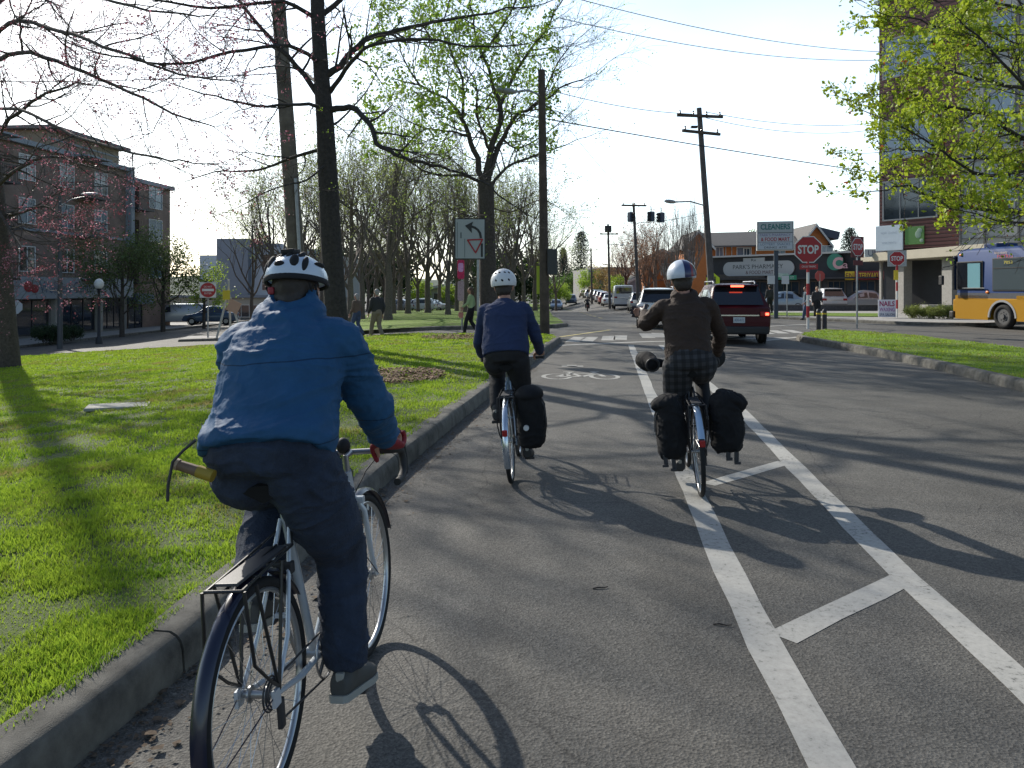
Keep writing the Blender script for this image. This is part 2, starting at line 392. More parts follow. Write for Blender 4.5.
def turf():
    m = bpy.data.materials.new('turf'); m.use_nodes = True; n = m.node_tree.nodes; l = m.node_tree.links; b = n['Principled BSDF']
    tc = n.new('ShaderNodeTexCoord')
    def N(sc, det=5): 
        t = n.new('ShaderNodeTexNoise'); t.inputs['Scale'].default_value = sc; t.inputs['Detail'].default_value = det; l.new(tc.outputs['Object'], t.inputs['Vector']); return t.outputs['Fac']
    r = n.new('ShaderNodeValToRGB'); l.new(N(.7, 8), r.inputs[0])
    e = r.color_ramp.elements; e[0].position = .30; e[0].color = (.10, .10, .035, 1); e[1].position = .42; e[1].color = (.12, .19, .024, 1)
    x = r.color_ramp.elements.new(.62); x.color = (.15, .23, .03, 1)
    r2 = n.new('ShaderNodeMapRange'); l.new(N(70, 6), r2.inputs[0]); r2.inputs[1].default_value = .3; r2.inputs[2].default_value = .7; r2.inputs[3].default_value = .45; r2.inputs[4].default_value = 1.5
    c = n.new('ShaderNodeMix'); c.data_type = 'RGBA'; c.blend_type = 'MULTIPLY'; c.inputs[0].default_value = 1; l.new(r.outputs[0], c.inputs[6]); l.new(r2.outputs[0], c.inputs[7])
    l.new(c.outputs[2], b.inputs['Base Color']); b.inputs['Roughness'].default_value = .9; b.inputs['Specular IOR Level'].default_value = .2
    bp = n.new('ShaderNodeBump'); bp.inputs['Strength'].default_value = 1; bp.inputs['Distance'].default_value = .02; l.new(N(60, 6), bp.inputs['Height']); l.new(bp.outputs['Normal'], b.inputs['Normal'])
    return m
TURF = turf()
SOIL = mat('lawn_soil', (.085, .115, .025), .95, var=.5, vscale=25, bump=.6, bscale=120)
K1 = [V(-2.35, -3, 0), V(-1.95, 0, 0)]+GP((75, 768), (184, 674), (285, 577), (400, 473), (480, 405), (530, 366))+GP((556, 346.5))
K1b = GP((561, 342.5), (556, 339.5), (535, 338), (440, 338.5), (330, 342), (230, 348.5), (125, 354), (20, 360.5), (-160, 371))
K1full = K1+K1b
kerb('kerb', K1full, .17, .19, 1)
def inset(P, d):
    o = []
    for i, p in enumerate(P):
        t = (P[min(i+1, len(P)-1)]-P[max(i-1, 0)]); t.z = 0; t.normalize(); o.append(V(p.x-t.y*d, p.y+t.x*d, 0))
    return o
L1 = inset(K1full, .185)+[V(-34, 14, 0), V(-34, -3, 0)]
lawn('grass_median', L1, .160, SOIL)
K2b = GP((1290, 470), (1120, 420), (1024, 392), (945, 372), (880, 357), (830, 347.5), (803, 342.5))
K2t = GP((796, 340), (800, 337.5), (824, 333.5), (907, 339), (1024, 354), (1290, 392))
kerb('kerb', K2b+K2t, .17, .16, -1, st=.5, seg=1.5)
K2 = inset(K2b+K2t, -.15)
lawn('grass_verge', K2, .165, TURF)
K3 = GP((338, 336), (364, 333.5), (430, 330.5), (500, 329), (555, 328.2))+GP((568, 326.5), (566, 324), (557, 319.5))+[V(4.6, 95, 0), V(8, 150, 0)]
kerb('kerb', K3, .15, .18, 1, st=1., seg=6)
k0 = K3[0]
lawn('park_lawn', inset(K3, .17)+[V(-16, 150, 0), V(-13, 90, 0), V(-11, 55, 0)], .145, TURF)
# pavements
PAVE = mat('pavement', (.30, .29, .27), .9, var=.25, vscale=3, bump=.3, bscale=60)
def pave(name, poly, dz=.13): return lawn(name, poly, dz, PAVE)
SW = GP((700, 316), (765, 318.5), (845, 322), (905, 325), (985, 326.5)); 
kerb('kerb', [V(34, 30, 0), V(22.6, 35.5, 0)]+SW[::-1], .14, .15, -1, st=1., seg=4)
pave('pavement', [V(34.0, 30.2, 0), V(22.6, 35.7, 0)]+[p+V(0, .15, 0) for p in SW[::-1]]+[V(15, 90, 0), V(60, 90, 0), V(60, 30.2, 0)])
kerb('kerb', [V(-27.6, 20, 0), V(-27.2, 45, 0), V(-25.3, 78, 0)], .14, .15, 1, st=1, seg=4)
pave('pavement', [V(-27.8, 20, 0), V(-27.4, 45, 0), V(-25.5, 78, 0), V(-60, 78, 0), V(-60, 20, 0)])
# raised island by the cross street with the no-entry sign
isl = GP((178, 342), (250, 340), (262, 337.5), (190, 338))
kerb('kerb', isl+[isl[0]], .13, .14, 1, st=1, seg=3)
pave('traffic_island', inset(isl, .05), .125)
# distant hills closing the view
mb = MB(); n = 60; vs = []; fs = []
for i in range(n+1):
    x = -700+1400*i/n; h = 9+6*noise.noise(V(x*.006, 3, 0))+3*noise.noise(V(x*.03, 9, 0))+(.006*abs(x))
    vs += [(x, 620, -6), (x, 700, h), (x, 900, h*1.5)]
for i in range(n): fs += [(3*i, 3*i+3, 3*i+4, 3*i+1), (3*i+1, 3*i+4, 3*i+5, 3*i+2)]
tag(mb.add(vs, fs).build('hills', mat('hill_green', (.06, .085, .06), .95, var=.3, vscale=.02)), kind='structure')

# ---- grass blades
def inpoly(x, y, P):
    c = np.zeros(len(x), bool); n = len(P)
    for i in range(n):
        x1, y1 = P[i][0], P[i][1]; x2, y2 = P[(i+1) % n][0], P[(i+1) % n][1]
        if y1 == y2: continue
        cond = ((y1 > y) != (y2 > y)) & (x < (x2-x1)*(y-y1)/(y2-y1)+x1); c ^= cond
    return c
def Tn(x, y):
    a = np.clip(-x-3, 0, 27)*.07; b = np.clip(y-40, 0, 70)*.02*np.clip((14-x)/6, 0, 1); return -np.maximum(a, b)
def blades(name, P, bands, m, dz=.16, hh=.025):
    VV = []; 
    for (y0, y1, xl, xr, dens, hs, wd) in bands:
        n = int(dens*(y1-y0)*(xr-xl)); x = rng.uniform(xl, xr, n); y = rng.uniform(y0, y1, n)
        k = inpoly(x, y, P) & (np.abs(x) < .643*y+1.2); x = x[k]; y = y[k]
        # clumps and thin spots
        cl = np.array([noise.noise(V(a*2.1, b*2.1, 0))+.6*noise.noise(V(a*6, b*6, 4)) for a, b in zip(x, y)])
        k = rng.random(len(x)) < np.clip(.72+1.3*cl, .30, 1); x = x[k]; y = y[k]; cl = cl[k]
        n = len(x); h = hh*hs*rng.uniform(.5, 1.5, n)*(1+.7*cl); th = rng.uniform(0, 2*pi, n); ln = rng.uniform(.1, .9, n)*h; wv = wd*rng.uniform(.6, 1.4, n)
        z = Tn(x, y)+dz-.005; ca, sa = np.cos(th), np.sin(th); la = rng.uniform(0, 2*pi, n); lx, ly = np.cos(la)*ln, np.sin(la)*ln
        v = np.stack([np.stack([x-ca*wv, y-sa*wv, z], 1), np.stack([x+ca*wv, y+sa*wv, z], 1),
                      np.stack([x+ca*wv*.7+lx*.4, y+sa*wv*.7+ly*.4, z+h*.6], 1), np.stack([x-ca*wv*.7+lx*.4, y-sa*wv*.7+ly*.4, z+h*.6], 1),
                      np.stack([x+lx, y+ly, z+h], 1)], 1)
        VV.append(v.reshape(-1, 3))
    v = np.concatenate(VV); n = len(v)//5; b = np.arange(n)*5
    q = np.stack([b, b+1, b+2, b+3], 1); t = np.stack([b+3, b+2, b+4], 1)
    fl = np.concatenate([q.ravel(), t.ravel()]); sz = np.concatenate([np.full(n, 4), np.full(n, 3)])
    return tag(np_mesh(name, v, fl, sz, m), kind='stuff')
def grassmat():
    m = bpy.data.materials.new('grass_blade'); m.use_nodes = True; n = m.node_tree.nodes; l = m.node_tree.links; b = n['Principled BSDF']
    tc = n.new('ShaderNodeTexCoord')
    def N(sc, det=5): 
        t = n.new('ShaderNodeTexNoise'); t.inputs['Scale'].default_value = sc; t.inputs['Detail'].default_value = det; l.new(tc.outputs['Object'], t.inputs['Vector']); return t.outputs['Fac']
    mixf = n.new('ShaderNodeMath'); mixf.operation = 'MULTIPLY_ADD'; l.new(N(23, 3), mixf.inputs[0]); mixf.inputs[1].default_value = .6
    l.new(N(.9, 6), mixf.inputs[2])
    r = n.new('ShaderNodeValToRGB'); l.new(mixf.outputs[0], r.inputs[0]); e = r.color_ramp.elements
    e[0].position = .62; e[0].color = (.30, .26, .09, 1); e[1].position = .71; e[1].color = (.20, .29, .028, 1)
    x = e.new(.84); x.color = (.31, .43, .04, 1); x = e.new(.98); x.color = (.13, .24, .02, 1)
    l.new(r.outputs[0], b.inputs['Base Color']); b.inputs['Roughness'].default_value = .5; b.inputs['Specular IOR Level'].default_value = .3
    tr = n.new('ShaderNodeBsdfTranslucent'); l.new(r.outputs[0], tr.inputs[0]); ms = n.new('ShaderNodeMixShader'); ms.inputs[0].default_value = .55
    l.new(b.outputs[0], ms.inputs[1]); l.new(tr.outputs[0], ms.inputs[2]); l.new(ms.outputs[0], n['Material Output'].inputs[0])
    return m
GB = grassmat()
L1b = inset(K1full, .13)+[V(-34, 14, 0), V(-34, -3, 0)]
blades('grass', L1b, [(1.2, 4, -4, -1, 17000, 1, .0026), (4, 7, -6, -.8, 8000, 1.05, .0034), (7, 12, -9, 0, 2600, 1.15, .005), (12, 20, -14, 1, 1300, 1.25, .008), (20, 34, -21, 2, 600, 1.3, .014)], GB)
blades('grass', K2, [(10, 16, 6, 14, 900, 1.1, .006), (16, 30, 6, 20, 350, 1.3, .011)], GB)

# dirt, dry leaves and grit lying in the gutter
def gutter(name, P, n, side, m, w_=.28, smin=.004, smax=.016):
    P = resample([V(p[0], p[1], 0) for p in P], .2); idx = rng.integers(0, len(P)-1, n); v = []
    k0 = 0; vs = []; fl = []
    for i in idx:
        p = P[i].lerp(P[i+1], random.random()); t_ = (P[i+1]-P[i]).normalized(); s_ = V(-t_.y, t_.x, 0)*side; d_ = abs(random.gauss(0, w_*.5)); c = p-s_*d_
        if c.y > 16: continue
        sz = random.uniform(smin, smax)*(1 if random.random() < .93 else 2.2); a = random.uniform(0, 6.28); z = T(c.x, c.y)+.004+random.uniform(0, .006)
        for k in range(4): r_ = sz*random.uniform(.5, 1.); vs.append((c.x+cos(a+k*pi/2)*r_, c.y+sin(a+k*pi/2)*r_, z+random.uniform(0, sz*.5)))
        fl += [k0, k0+1, k0+2, k0+3]; k0 += 4
    return tag(np_mesh(name, vs, fl, np.full(k0//4, 4), m), 'brown grit and leaf bits along the foot of the left kerb', 'debris', kind='stuff')
gutter('gutter_debris', K1, 5200, 1, mat('leaf_grit', (.10, .07, .045), .95, var=.6, vscale=40)); gutter('gutter_grit', K1, 5000, 1, mat('pale_grit', (.17, .16, .14), .95, var=.5, vscale=60), .5, .002, .006)
# ================================================================== buildings and street furniture
GLASS = mat('window_glass', (.02, .03, .045), .06, spec=.9)
GLASSB = mat('painted_sky_glass', (.10, .16, .22), .12, spec=.9)  # bluer pane colour paints a sky reflection into the glass
WHITE = mat('white_paint', (.72, .72, .70), .55, var=.08, vscale=3)
DARKM = mat('dark_metal', (.03, .03, .033), .5, spec=.4)
GALV = mat('galvanised_steel', (.34, .35, .35), .45, metal=.6, var=.2, vscale=12)
def brick(name, c1, c2, mort, sc=1.):
    m = bpy.data.materials.new(name); m.use_nodes = True; n = m.node_tree.nodes; l = m.node_tree.links; b = n['Principled BSDF']
    tc = n.new('ShaderNodeTexCoord'); mp = n.new('ShaderNodeMapping'); mp.inputs['Rotation'].default_value = (R(90), 0, 0); l.new(tc.outputs['Object'], mp.inputs[0])
    t = n.new('ShaderNodeTexBrick'); t.inputs['Scale'].default_value = sc; t.inputs['Brick Width'].default_value = .22; t.inputs['Row Height'].default_value = .075; t.inputs['Mortar Size'].default_value = .008
    t.inputs[1].default_value = (*c1, 1); t.inputs[2].default_value = (*c2, 1); t.inputs[3].default_value = (*mort, 1); l.new(mp.outputs[0], t.inputs[0])
    nz = n.new('ShaderNodeTexNoise'); nz.inputs['Scale'].default_value = .7; nz.inputs['Detail'].default_value = 6; l.new(tc.outputs['Object'], nz.inputs['Vector'])
    r = n.new('ShaderNodeMapRange'); r.inputs[1].default_value = .3; r.inputs[2].default_value = .7; r.inputs[3].default_value = .75; r.inputs[4].default_value = 1.2; l.new(nz.outputs[0], r.inputs[0])
    c = n.new('ShaderNodeMix'); c.data_type = 'RGBA'; c.blend_type = 'MULTIPLY'; c.inputs[0].default_value = 1; l.new(t.outputs[0], c.inputs[6]); l.new(r.outputs[0], c.inputs[7])
    l.new(c.outputs[2], b.inputs['Base Color']); b.inputs['Roughness'].default_value = .9
    return m
BRICK = brick('red_brick', (.26, .18, .14), (.22, .15, .12), (.25, .21, .18))  # brick lightened so that its colour carries the distance haze
TANB = mat('tan_stucco', (.28, .23, .17), .9, var=.15, vscale=1.5)
def window(par, x, z, w, h, mull=(1, 1), y=0., fm=WHITE, gm=GLASS, name='window', fw=.06, dep=.07):
    """window on the plane y (outward is -y), lower left corner x,z"""
    mb = MB()
    for a, b_, c, d_ in ((x, z, fw, h), (x+w-fw, z, fw, h), (x+fw, z, w-2*fw, fw), (x+fw, z+h-fw, w-2*fw, fw)):
        mb.box((a+c/2, y-dep/2-.004, b_+d_/2), (c, dep, d_))
    for i in range(1, mull[0]+1-0):
        if mull[0] > 0 and i < mull[0]+0: mb.box((x+w*i/mull[0], y-dep/2-.008, z+h/2), (.045, dep-.02, h-2*fw-.002))
    for i in range(1, mull[1]):
        mb.box((x+w/2, y-dep/2-.002, z+h*i/mull[1]), (w-2*fw-.002, dep-.03, .045))
    f = mb.build(name, fm, par)
    MB().box((x+w/2, y-.012, z+h/2), (w-2*fw, .02, h-2*fw)).build('pane', gm, f)
    return f
# ---------------------------------------------------------------- brick apartment block, left
P0 = V(-35.0, 30, 0); P1 = V(-31.2, 74, 0); ax = (P1-P0); LB = ax.length
bz = -2.35
rz = math.atan2(ax.y, ax.x)      # local x runs away from the camera; outward (towards the road) is local -y
APT = thing('apartment_building', 'four storey red brick apartment block with grey shopfront band behind the left lawn', 'building', (P0.x, P0.y, bz), rz)
def sx(Y): return (Y-P0.y)/(P1.y-P0.y)*LB
Hh = 13.7
mb = MB(); x1 = sx(66.0)
mb.box((x1/2-6, 8, (Hh+3.9)/2), (x1+12, 16, Hh-3.9)); mb.build('wall', BRICK, APT)
mb = MB(); mb.box(((LB+x1)/2, 8.3, (Hh-.6)/2+.0), (LB-x1, 15.4, Hh-.6-.0)); wing = mb.build('wing_wall', BRICK, APT)
mb = MB(); mb.box((x1/2-6, 8, 1.95+0), (x1+12, 15.9, 3.9)); mb.build('shopfront_wall', mat('grey_stone', (.20, .20, .19), .85, var=.2, vscale=2), APT)
mb = MB(); mb.box((x1/2-6, -.35, 4.0), (x1+11.6, .6, 1.5), bev=.03); band = mb.build('sign_band', mat('pale_grey_band', (.32, .35, .38), .7, var=.1, vscale=2), APT)
text('Wellness Center', 6.2, .8, mat('sign_blue', (.08, .12, .2), .6), band, (sx(57.5), -.665, 4.05))
mb = MB(); mb.ell((sx(53.3), -.66, 4.1), (.45, .03, .38)); mb.ell((sx(53.9), -.66, 3.95), (.4, .03, .3)); mb.build('logo', mat('sign_red', (.35, .03, .04), .6), band, 40)
mb = MB()
mb.box((x1/2-6, -.1, Hh+.12), (x1+12.3, .5, .35), bev=.02); mb.box(((LB+x1)/2+.1, .5, Hh-.45), (LB-x1+.3, .5, .35), bev=.02)
mb.box((x1/2-6, -.06, 8.0), (x1+12, .12, .2)); mb.build('cornice', mat('grey_trim', (.26, .29, .32), .7, var=.1), APT)
# stair tower with an overhanging roof
mb = MB(); tx = sx(61.5); mb.box((tx-.5, 2.6, Hh+.7), (8.6, 4.6, 1.8)); mb.build('roof_tower', TANB, APT)
mb = MB(); mb.box((tx-.5, 2.6, Hh+1.72), (9.8, 6.0, .26), bev=.04); mb.box((tx-.5, 2.6, Hh+1.95), (7, 3.4, .2)); mb.build('roof', mat('grey_roof', (.16, .15, .15), .8), APT)
mb = MB(); mb.box((tx-.5, .28, Hh+1.0), (8.64, .06, .12)); mb.box((x1, -.25, Hh-3), (.5, .5, 6.6)); mb.build('pilaster', mat('grey_trim', (.26, .29, .32)), APT)
nf = 0
for fl, z in enumerate((5.0, 8.25, 11.2)):
    for Yw in (34, 38.5, 43, 47.2, 50.4, 54.0, 58.2, 62.3):
        x = sx(Yw)
        if Yw in (43, 50.4, 58.2+100):                                    # balcony doors
            window(APT, x-.9, z-.25, 1.8, 2.2, (2, 1), 0, WHITE, GLASSB if fl == 2 else GLASS, 'balcony_door')
        else:
            window(APT, x-.8, z+.1, 1.6, 1.75, (2, 2), 0, WHITE, GLASSB if (fl+int(Yw)) % 2 else GLASS)
    for Yw in (50.4, 60.2, 43.):
        x = sx(Yw); mb = MB(); mb.box((x, -.65, z-.42), (2.6, 1.3, .16))
        for k in range(14): mb.cyl((x-1.25+k*.192, -1.26, z-.34), (x-1.25+k*.192, -1.26, z+.62), .016, n=5)
        for yy in (-.9, -.5, -.15):
            for s_ in (-1.25, 1.25): mb.cyl((x+s_, yy, z-.34), (x+s_, yy, z+.62), .016, n=5)
        mb.box((x, -1.26, z+.64), (2.56, .05, .05)); mb.box((x-1.25, -.63, z+.64), (.05, 1.2, .05)); mb.box((x+1.25, -.63, z+.64), (.05, 1.2, .05)); mb.build('balcony', DARKM, APT)
        if fl == 2:
            mb = MB(); mb.box((x, -.6, z+2.6), (3.0, 1.5, .12)); mb.build('canopy', mat('grey_trim', (.26, .29, .32)), APT)
    for Yw in (67.6,):                                                   # wing balconies; a flat dark panel paints the recess shade
        x = sx(Yw); mb = MB(); mb.box((x, .64, z+.5), (2.4, .08, 2.3)); mb.build('recess_shade_panel', mat('painted_shade_brick', (.06, .035, .03), .95), APT)
        mb = MB(); mb.box((x, -.1, z-.55), (2.6, 1.3, .16))
        for k in range(14): mb.cyl((x-1.25+k*.192, -.7, z-.5), (x-1.25+k*.192, -.7, z+.5), .016, n=5)
        mb.box((x, -.7, z+.5), (2.56, .05, .05)); mb.build('balcony', DARKM, APT)
    window(APT, sx(71.4)-1.1, z-.1, 2.2, 2.0, (2, 1), .6, WHITE, GLASSB)
for Ya, Yb in ((33, 37), (38, 42.5), (43.5, 47), (48, 50.2), (51.2, 56.2), (57.4, 61.5), (62.3, 65)):
    window(APT, sx(Ya), .75, sx(Yb)-sx(Ya), 2.45, (3, 1), 0.05, DARKM, GLASS, 'shop_window', fw=.1)
for Ya in (37.5, 43, 47.5, 50.7, 56.8, 61.9): MB().box((sx(Ya), -.1, 1.75), (.55, .4, 3.4), bev=.03).build('pillar', mat('pale_stone', (.33, .32, .29), .85, var=.15), APT)
MB().box((sx(68), .3, 3.1), (2.6, 1.6, .9), bev=.06).build('awning', mat('awning_grey', (.13, .17, .22), .7), APT)
window(APT, sx(67), .05, 2.2, 2.5, (2, 1), .6, DARKM, GLASS, 'shop_door', fw=.1)
# ---------------------------------------------------------------- grey panel block
GBs = thing('panel_building', 'blue grey panelled apartment block with a cream ground storey beyond the cross street', 'building', (-38, 96, -2.2), R(-3))
def gx(px, Y=96): return (px-512)/F*Y+38
MB().box(((gx(217)+gx(249))/2, 4, 6.0), (gx(249)-gx(217), 8, 7.7)).build('tower_block', mat('slate_panel', (.24, .27, .32), .7, var=.06, vscale=.6), GBs)
MB().box(((gx(249)+gx(300))/2, 5, 5.6), (gx(300)-gx(249), 8, 6.5)).build('wall', mat('pale_panel', (.50, .57, .64), .7, var=.06, vscale=.6), GBs)
MB().box(((gx(196)+gx(217))/2, 5, 5.0), (gx(217)-gx(196), 8, 5.8)).build('wing_wall', mat('pale_panel', (.27, .32, .37)), GBs)
MB().box(((gx(170)+gx(345))/2, 4.5, 1.2), (gx(345)-gx(170), 10, 3.2)).build('ground_storey', mat('cream_wall', (.42, .40, .34), .85, var=.08), GBs)
MB().box(((gx(300)+gx(345))/2, 5, 5.0), (gx(345)-gx(300), 8, 5.4)).build('rear_wing', mat('pale_panel_dim', (.38, .41, .44), .7), GBs)
MB().box(((gx(170)+gx(345))/2, -.65, 2.9), (gx(345)-gx(170)+.4, .5, .3)).build('parapet', mat('slate_panel', (.12, .16, .21)), GBs)
MB().box((gx(262), 5, 9.1), (1.6, 2, .8)).build('roof_vent', mat('slate_panel', (.12, .16, .21)), GBs)
for px in (265, 275, 288): 
    for z in (3.6, 6.4): window(GBs, gx(px)-.6, z, 1.2, 1.6, (1, 2), 1., WHITE, GLASS)
for px in (236, 252, 268, 290): window(GBs, gx(px)-1, .4, 2.0, 1.5, (2, 1), -.5, WHITE, GLASS)
# ---------------------------------------------------------------- pharmacy block
pa = V(14.3*71/57*.995, 71, 0); 
pa = W(712, 289, 72); pb = W(884, 289, 60); pa.z = pb.z = 0
ax = pb-pa; LP = ax.length; PH = thing('shop_building', 'long low dark shop building carrying the oval pharmacy sign behind the crossing', 'building', pa, math.atan2(ax.y, ax.x))
DK = mat('dark_siding', (.035, .037, .042), .75, var=.15, vscale=2)
def plx(px):                      # local x on the facade for a picture column
    k = (px-512)/F; t = (k*pa.y-pa.x)/(ax.x-k*ax.y); return t*LP
def plz(px, py):
    Y = pa.y+ax.y*plx(px)/LP; return CH+(HZ-py)/F*Y
MB().box((LP/2, 6, 2.2), (LP, 12, 4.4)).build('wall', DK, PH)
MB().box((LP/2, 5.9, 4.46), (LP+.5, 12.6, .14)).build('roof_edge', mat('pale_trim', (.5, .5, .48), .7), PH)
MB().box((-.1, 6.2, 2.1), (.24, 11.4, 4.1)).build('side_wall', mat('white_siding', (.62, .62, .60), .7, var=.06, vscale=4), PH)
MB().box((LP/2, -.4, 3.0-.55), (LP-.4, .9, .12)).build('canopy', DK, PH)
for px0, px1 in ((722, 742), (745, 768), (776, 800), (805, 822), (828, 846), (852, 876)):
    window(PH, plx(px0), .5, plx(px1)-plx(px0), 1.75, (3, 1), 0, mat('brown_frame', (.07, .055, .045), .6), GLASS, 'shop_window', fw=.09)
MB().box((plx(735), -.06, 2.62), (6, .1, .5)).build('fascia_board', mat('brown_board', (.10, .085, .07), .8, var=.3, vscale=4), PH)
# oval sign
sx0, sx1 = plx(724), plx(795); cz = plz(760, 268.5); hw = (sx1-sx0)/2; hr = .62
sg = thing('shop_sign', 'long white oval sign reading PARK\'S PHARMACY & FOOD MART on the dark shop front', 'sign', PH.matrix_basis @ V((sx0+sx1)/2, -.12, cz), PH.rotation_euler.z)
poly = []
for k in range(13): a = -pi/2+pi*k/12; poly.append((hw-hr+hr*cos(a), hr*sin(a)))
for k in range(13): a = pi/2+pi*k/12; poly.append((-hw+hr+hr*cos(a), hr*sin(a)))
MB().prism(poly, .1).build('board', mat('sign_white', (.42, .44, .44), .6), sg)
MB().box((-.35, .045, hr+.1), (2.1, .1, .42)).build('top_tab', mat('sign_white', (.42, .44, .44)), sg)
text("PARK'S PHARMACY", 4.9, .38, mat('sign_black', (.02, .03, .03), .6), sg, (0, -.004, .17)); text('& FOOD MART', 2.7, .30, mat('sign_brown', (.10, .02, .02), .6), sg, (.2, -.004, -.32)); text('Rx', .5, .22, mat('sign_black', (.02, .03, .03)), sg, (-.35, -.015, hr+.12))
# round sign with a C and the food sign
cc = PH.matrix_basis @ V(plx(838), -.5, plz(838, 262)); rs = thing('round_sign', 'round green shop sign with a big pink letter C by the dark store corner', 'sign', cc, PH.rotation_euler.z)
MB().cyl((0, 0, 0), (0, .2, 0), .66, n=32).build('disc', mat('sign_green', (.04, .22, .15), .5), rs, 40)
text('C', .85, .95, mat('sign_pink', (.6, .36, .38), .5), rs, (.25, -.01, -.1), bold=.05); text('a', .4, .4, mat('sign_pink', (.6, .36, .38)), rs, (.88, -.01, -.32))
tx0, tx1 = plx(848), plx(893); c0 = PH.matrix_basis @ V((tx0+tx1)/2, -.45, plz(870, 275.5)); ts = thing('food_sign', 'red and yellow shop fascia sign over the store behind the pale parked car', 'sign', c0, PH.rotation_euler.z)
wS = tx1-tx0
MB().box((0, .05, 0), (wS, .1, .66), bev=.01).build('board', mat('sign_dark_red', (.22, .02, .03), .6), ts)
MB().box((-wS/2+.38, -.01, 0), (.76, .04, .66)).build('yellow_panel', mat('sign_yellow', (.65, .48, .03), .6), ts)
text('EN', .6, .42, mat('sign_dark_red', (.22, .02, .03)), ts, (-wS/2+.38, -.035, 0)); text('TERIYAKI', wS*.42, .42, mat('sign_yellow', (.65, .48, .03)), ts, (.1, -.006, 0), bold=.02)
# white bracket sign UL
ms = thing('small_sign', 'small pale sign with dark letters under the big white banner', 'sign', W(873, 253, 50.5), R(-8))
MB().box((0, .04, 0), (1.0, .08, .5)).build('board', mat('pale_blue_board', (.45, .55, .6), .6), ms); text('UL', .6, .36, mat('sign_blue', (.08, .12, .2)), ms, (0, -.005, 0))
# ---------------------------------------------------------------- orange row houses behind
OR = thing('row_houses', 'orange clapboard row of houses with grey gabled roof above the pharmacy', 'building', V((665-512)/F*92, 92, 0), R(-2))
o0 = (665-512)/F*92
def ox(px): return (px-512)/F*92-o0
def oz(py): return CH+(HZ-py)/F*92
def clap(name, c, sc=9.):
    m = bpy.data.materials.new(name); m.use_nodes = True; n = m.node_tree.nodes; l = m.node_tree.links; b = n['Principled BSDF']
    tc = n.new('ShaderNodeTexCoord'); wv = n.new('ShaderNodeTexWave'); wv.bands_direction = 'Z'; wv.wave_profile = 'SAW'; wv.inputs['Scale'].default_value = sc/6.283*1.; wv.inputs['Distortion'].default_value = 0; l.new(tc.outputs['Object'], wv.inputs[0])
    r = n.new('ShaderNodeValToRGB'); l.new(wv.outputs['Fac'], r.inputs[0]); r.color_ramp.elements[0].color = (c[0]*.12, c[1]*.12, c[2]*.12, 1); r.color_ramp.elements[1].position = .5; r.color_ramp.elements[1].color = (*c, 1)
    l.new(r.outputs[0], b.inputs['Base Color']); b.inputs['Roughness'].default_value = .6
    bp = n.new('ShaderNodeBump'); bp.inputs['Distance'].default_value = .04; bp.inputs['Strength'].default_value = .8; l.new(wv.outputs['Fac'], bp.inputs['Height']); l.new(bp.outputs['Normal'], b.inputs['Normal'])
    return m
ORM = mat('orange_clapboard', (.42, .14, .035), .75, var=.1, vscale=3)
RF = mat('grey_shingle', (.11, .105, .10), .9, var=.2, vscale=5)
MB().box(((ox(706)+ox(833))/2, 5, 3.4), (ox(833)-ox(706), 8, 6.8)).build('wall', ORM, OR)
def gable(par, xa, xb, yf, yb, ze, zr, wm, tag_='gable_wall'):
    xm = (xa+xb)/2; MB().prism([(xa, 0), (xb, 0), (xb, ze), (xm, zr), (xa, ze)], yb-yf, Matrix.Translation((0, yf, 0))).build(tag_, wm, par)
    mb = MB(); e = .45; sl_ = (zr-ze)/(xm-xa)
    for s_, xe in ((-1, xa-e), (1, xb+e)):
        ze2 = ze-sl_*e; mb.prism([(xe, ze2+.03), (xm, zr+.03), (xm, zr+.25), (xe, ze2+.25)], yb-yf+.8, Matrix.Translation((0, yf-.5, 0)))
    mb.build('roof', RF, par)
    mb = MB()
    for s_, xe in ((-1, xa-e), (1, xb+e)):
        ze2 = ze-sl_*e; mb.prism([(xe, ze2-.12), (xm, zr-.12), (xm, zr+.2), (xe, ze2+.2)], .08, Matrix.Translation((0, yf-.6, 0)))
    mb.build('bargeboard', mat('pale_trim', (.5, .5, .48)), par)
gable(OR, ox(684), ox(709), -.6, 9, oz(246), oz(232.5), ORM)
gable(OR, ox(799), ox(824), -.6, 9, oz(243), oz(226.5), ORM)
mb = MB(); xa, xb = ox(709.), ox(799); mb.add([(xa, -.3, oz(246)), (xb, -.3, oz(244.5)), (xb, 5, oz(228)), (xa, 5, oz(230))]+[(xa, -.3, oz(247.5)), (xb, -.3, oz(246)), (xb, 5, oz(232)), (xa, 5, oz(234))], [(0, 1, 2, 3), (7, 6, 5, 4), (0, 4, 5, 1), (1, 5, 6, 2), (2, 6, 7, 3), (3, 7, 4, 0)])
mb.build('main_roof', RF, OR)
MB().box((ox(826), 5, oz(232)), (3.4, 8, .9), Matrix.Rotation(R(14), 3, 'Y').to_4x4()).build('side_roof', mat('slate_roof', (.06, .075, .10), .7), OR)
for px, py, w_, h_ in ((685, 250, 1.0, 2.), (717, 247, .9, 1.4), (738, 247, 1.7, 1.4), (744.5, 248, .8, 1.2), (802, 245, 1.4, 1.5), (815, 246, 1.6, 1.9), (776, 247, 1.2, 1.4)):
    window(OR, ox(px), oz(py)-h_, w_, h_, (2, 1), 1.0 if 709 < px < 799 else -.6, WHITE, GLASSB)
for px in (727, 733, 757): MB().box((ox(px), .93, 4.6), (.08, .1, 4)).build('corner_trim', mat('pale_trim', (.5, .5, .48)), OR)
O2 = thing('terrace_house', 'small orange house gable seen between bare branches behind the traffic signals', 'building', W(672, 289, 100).xy.to_3d(), R(-4))
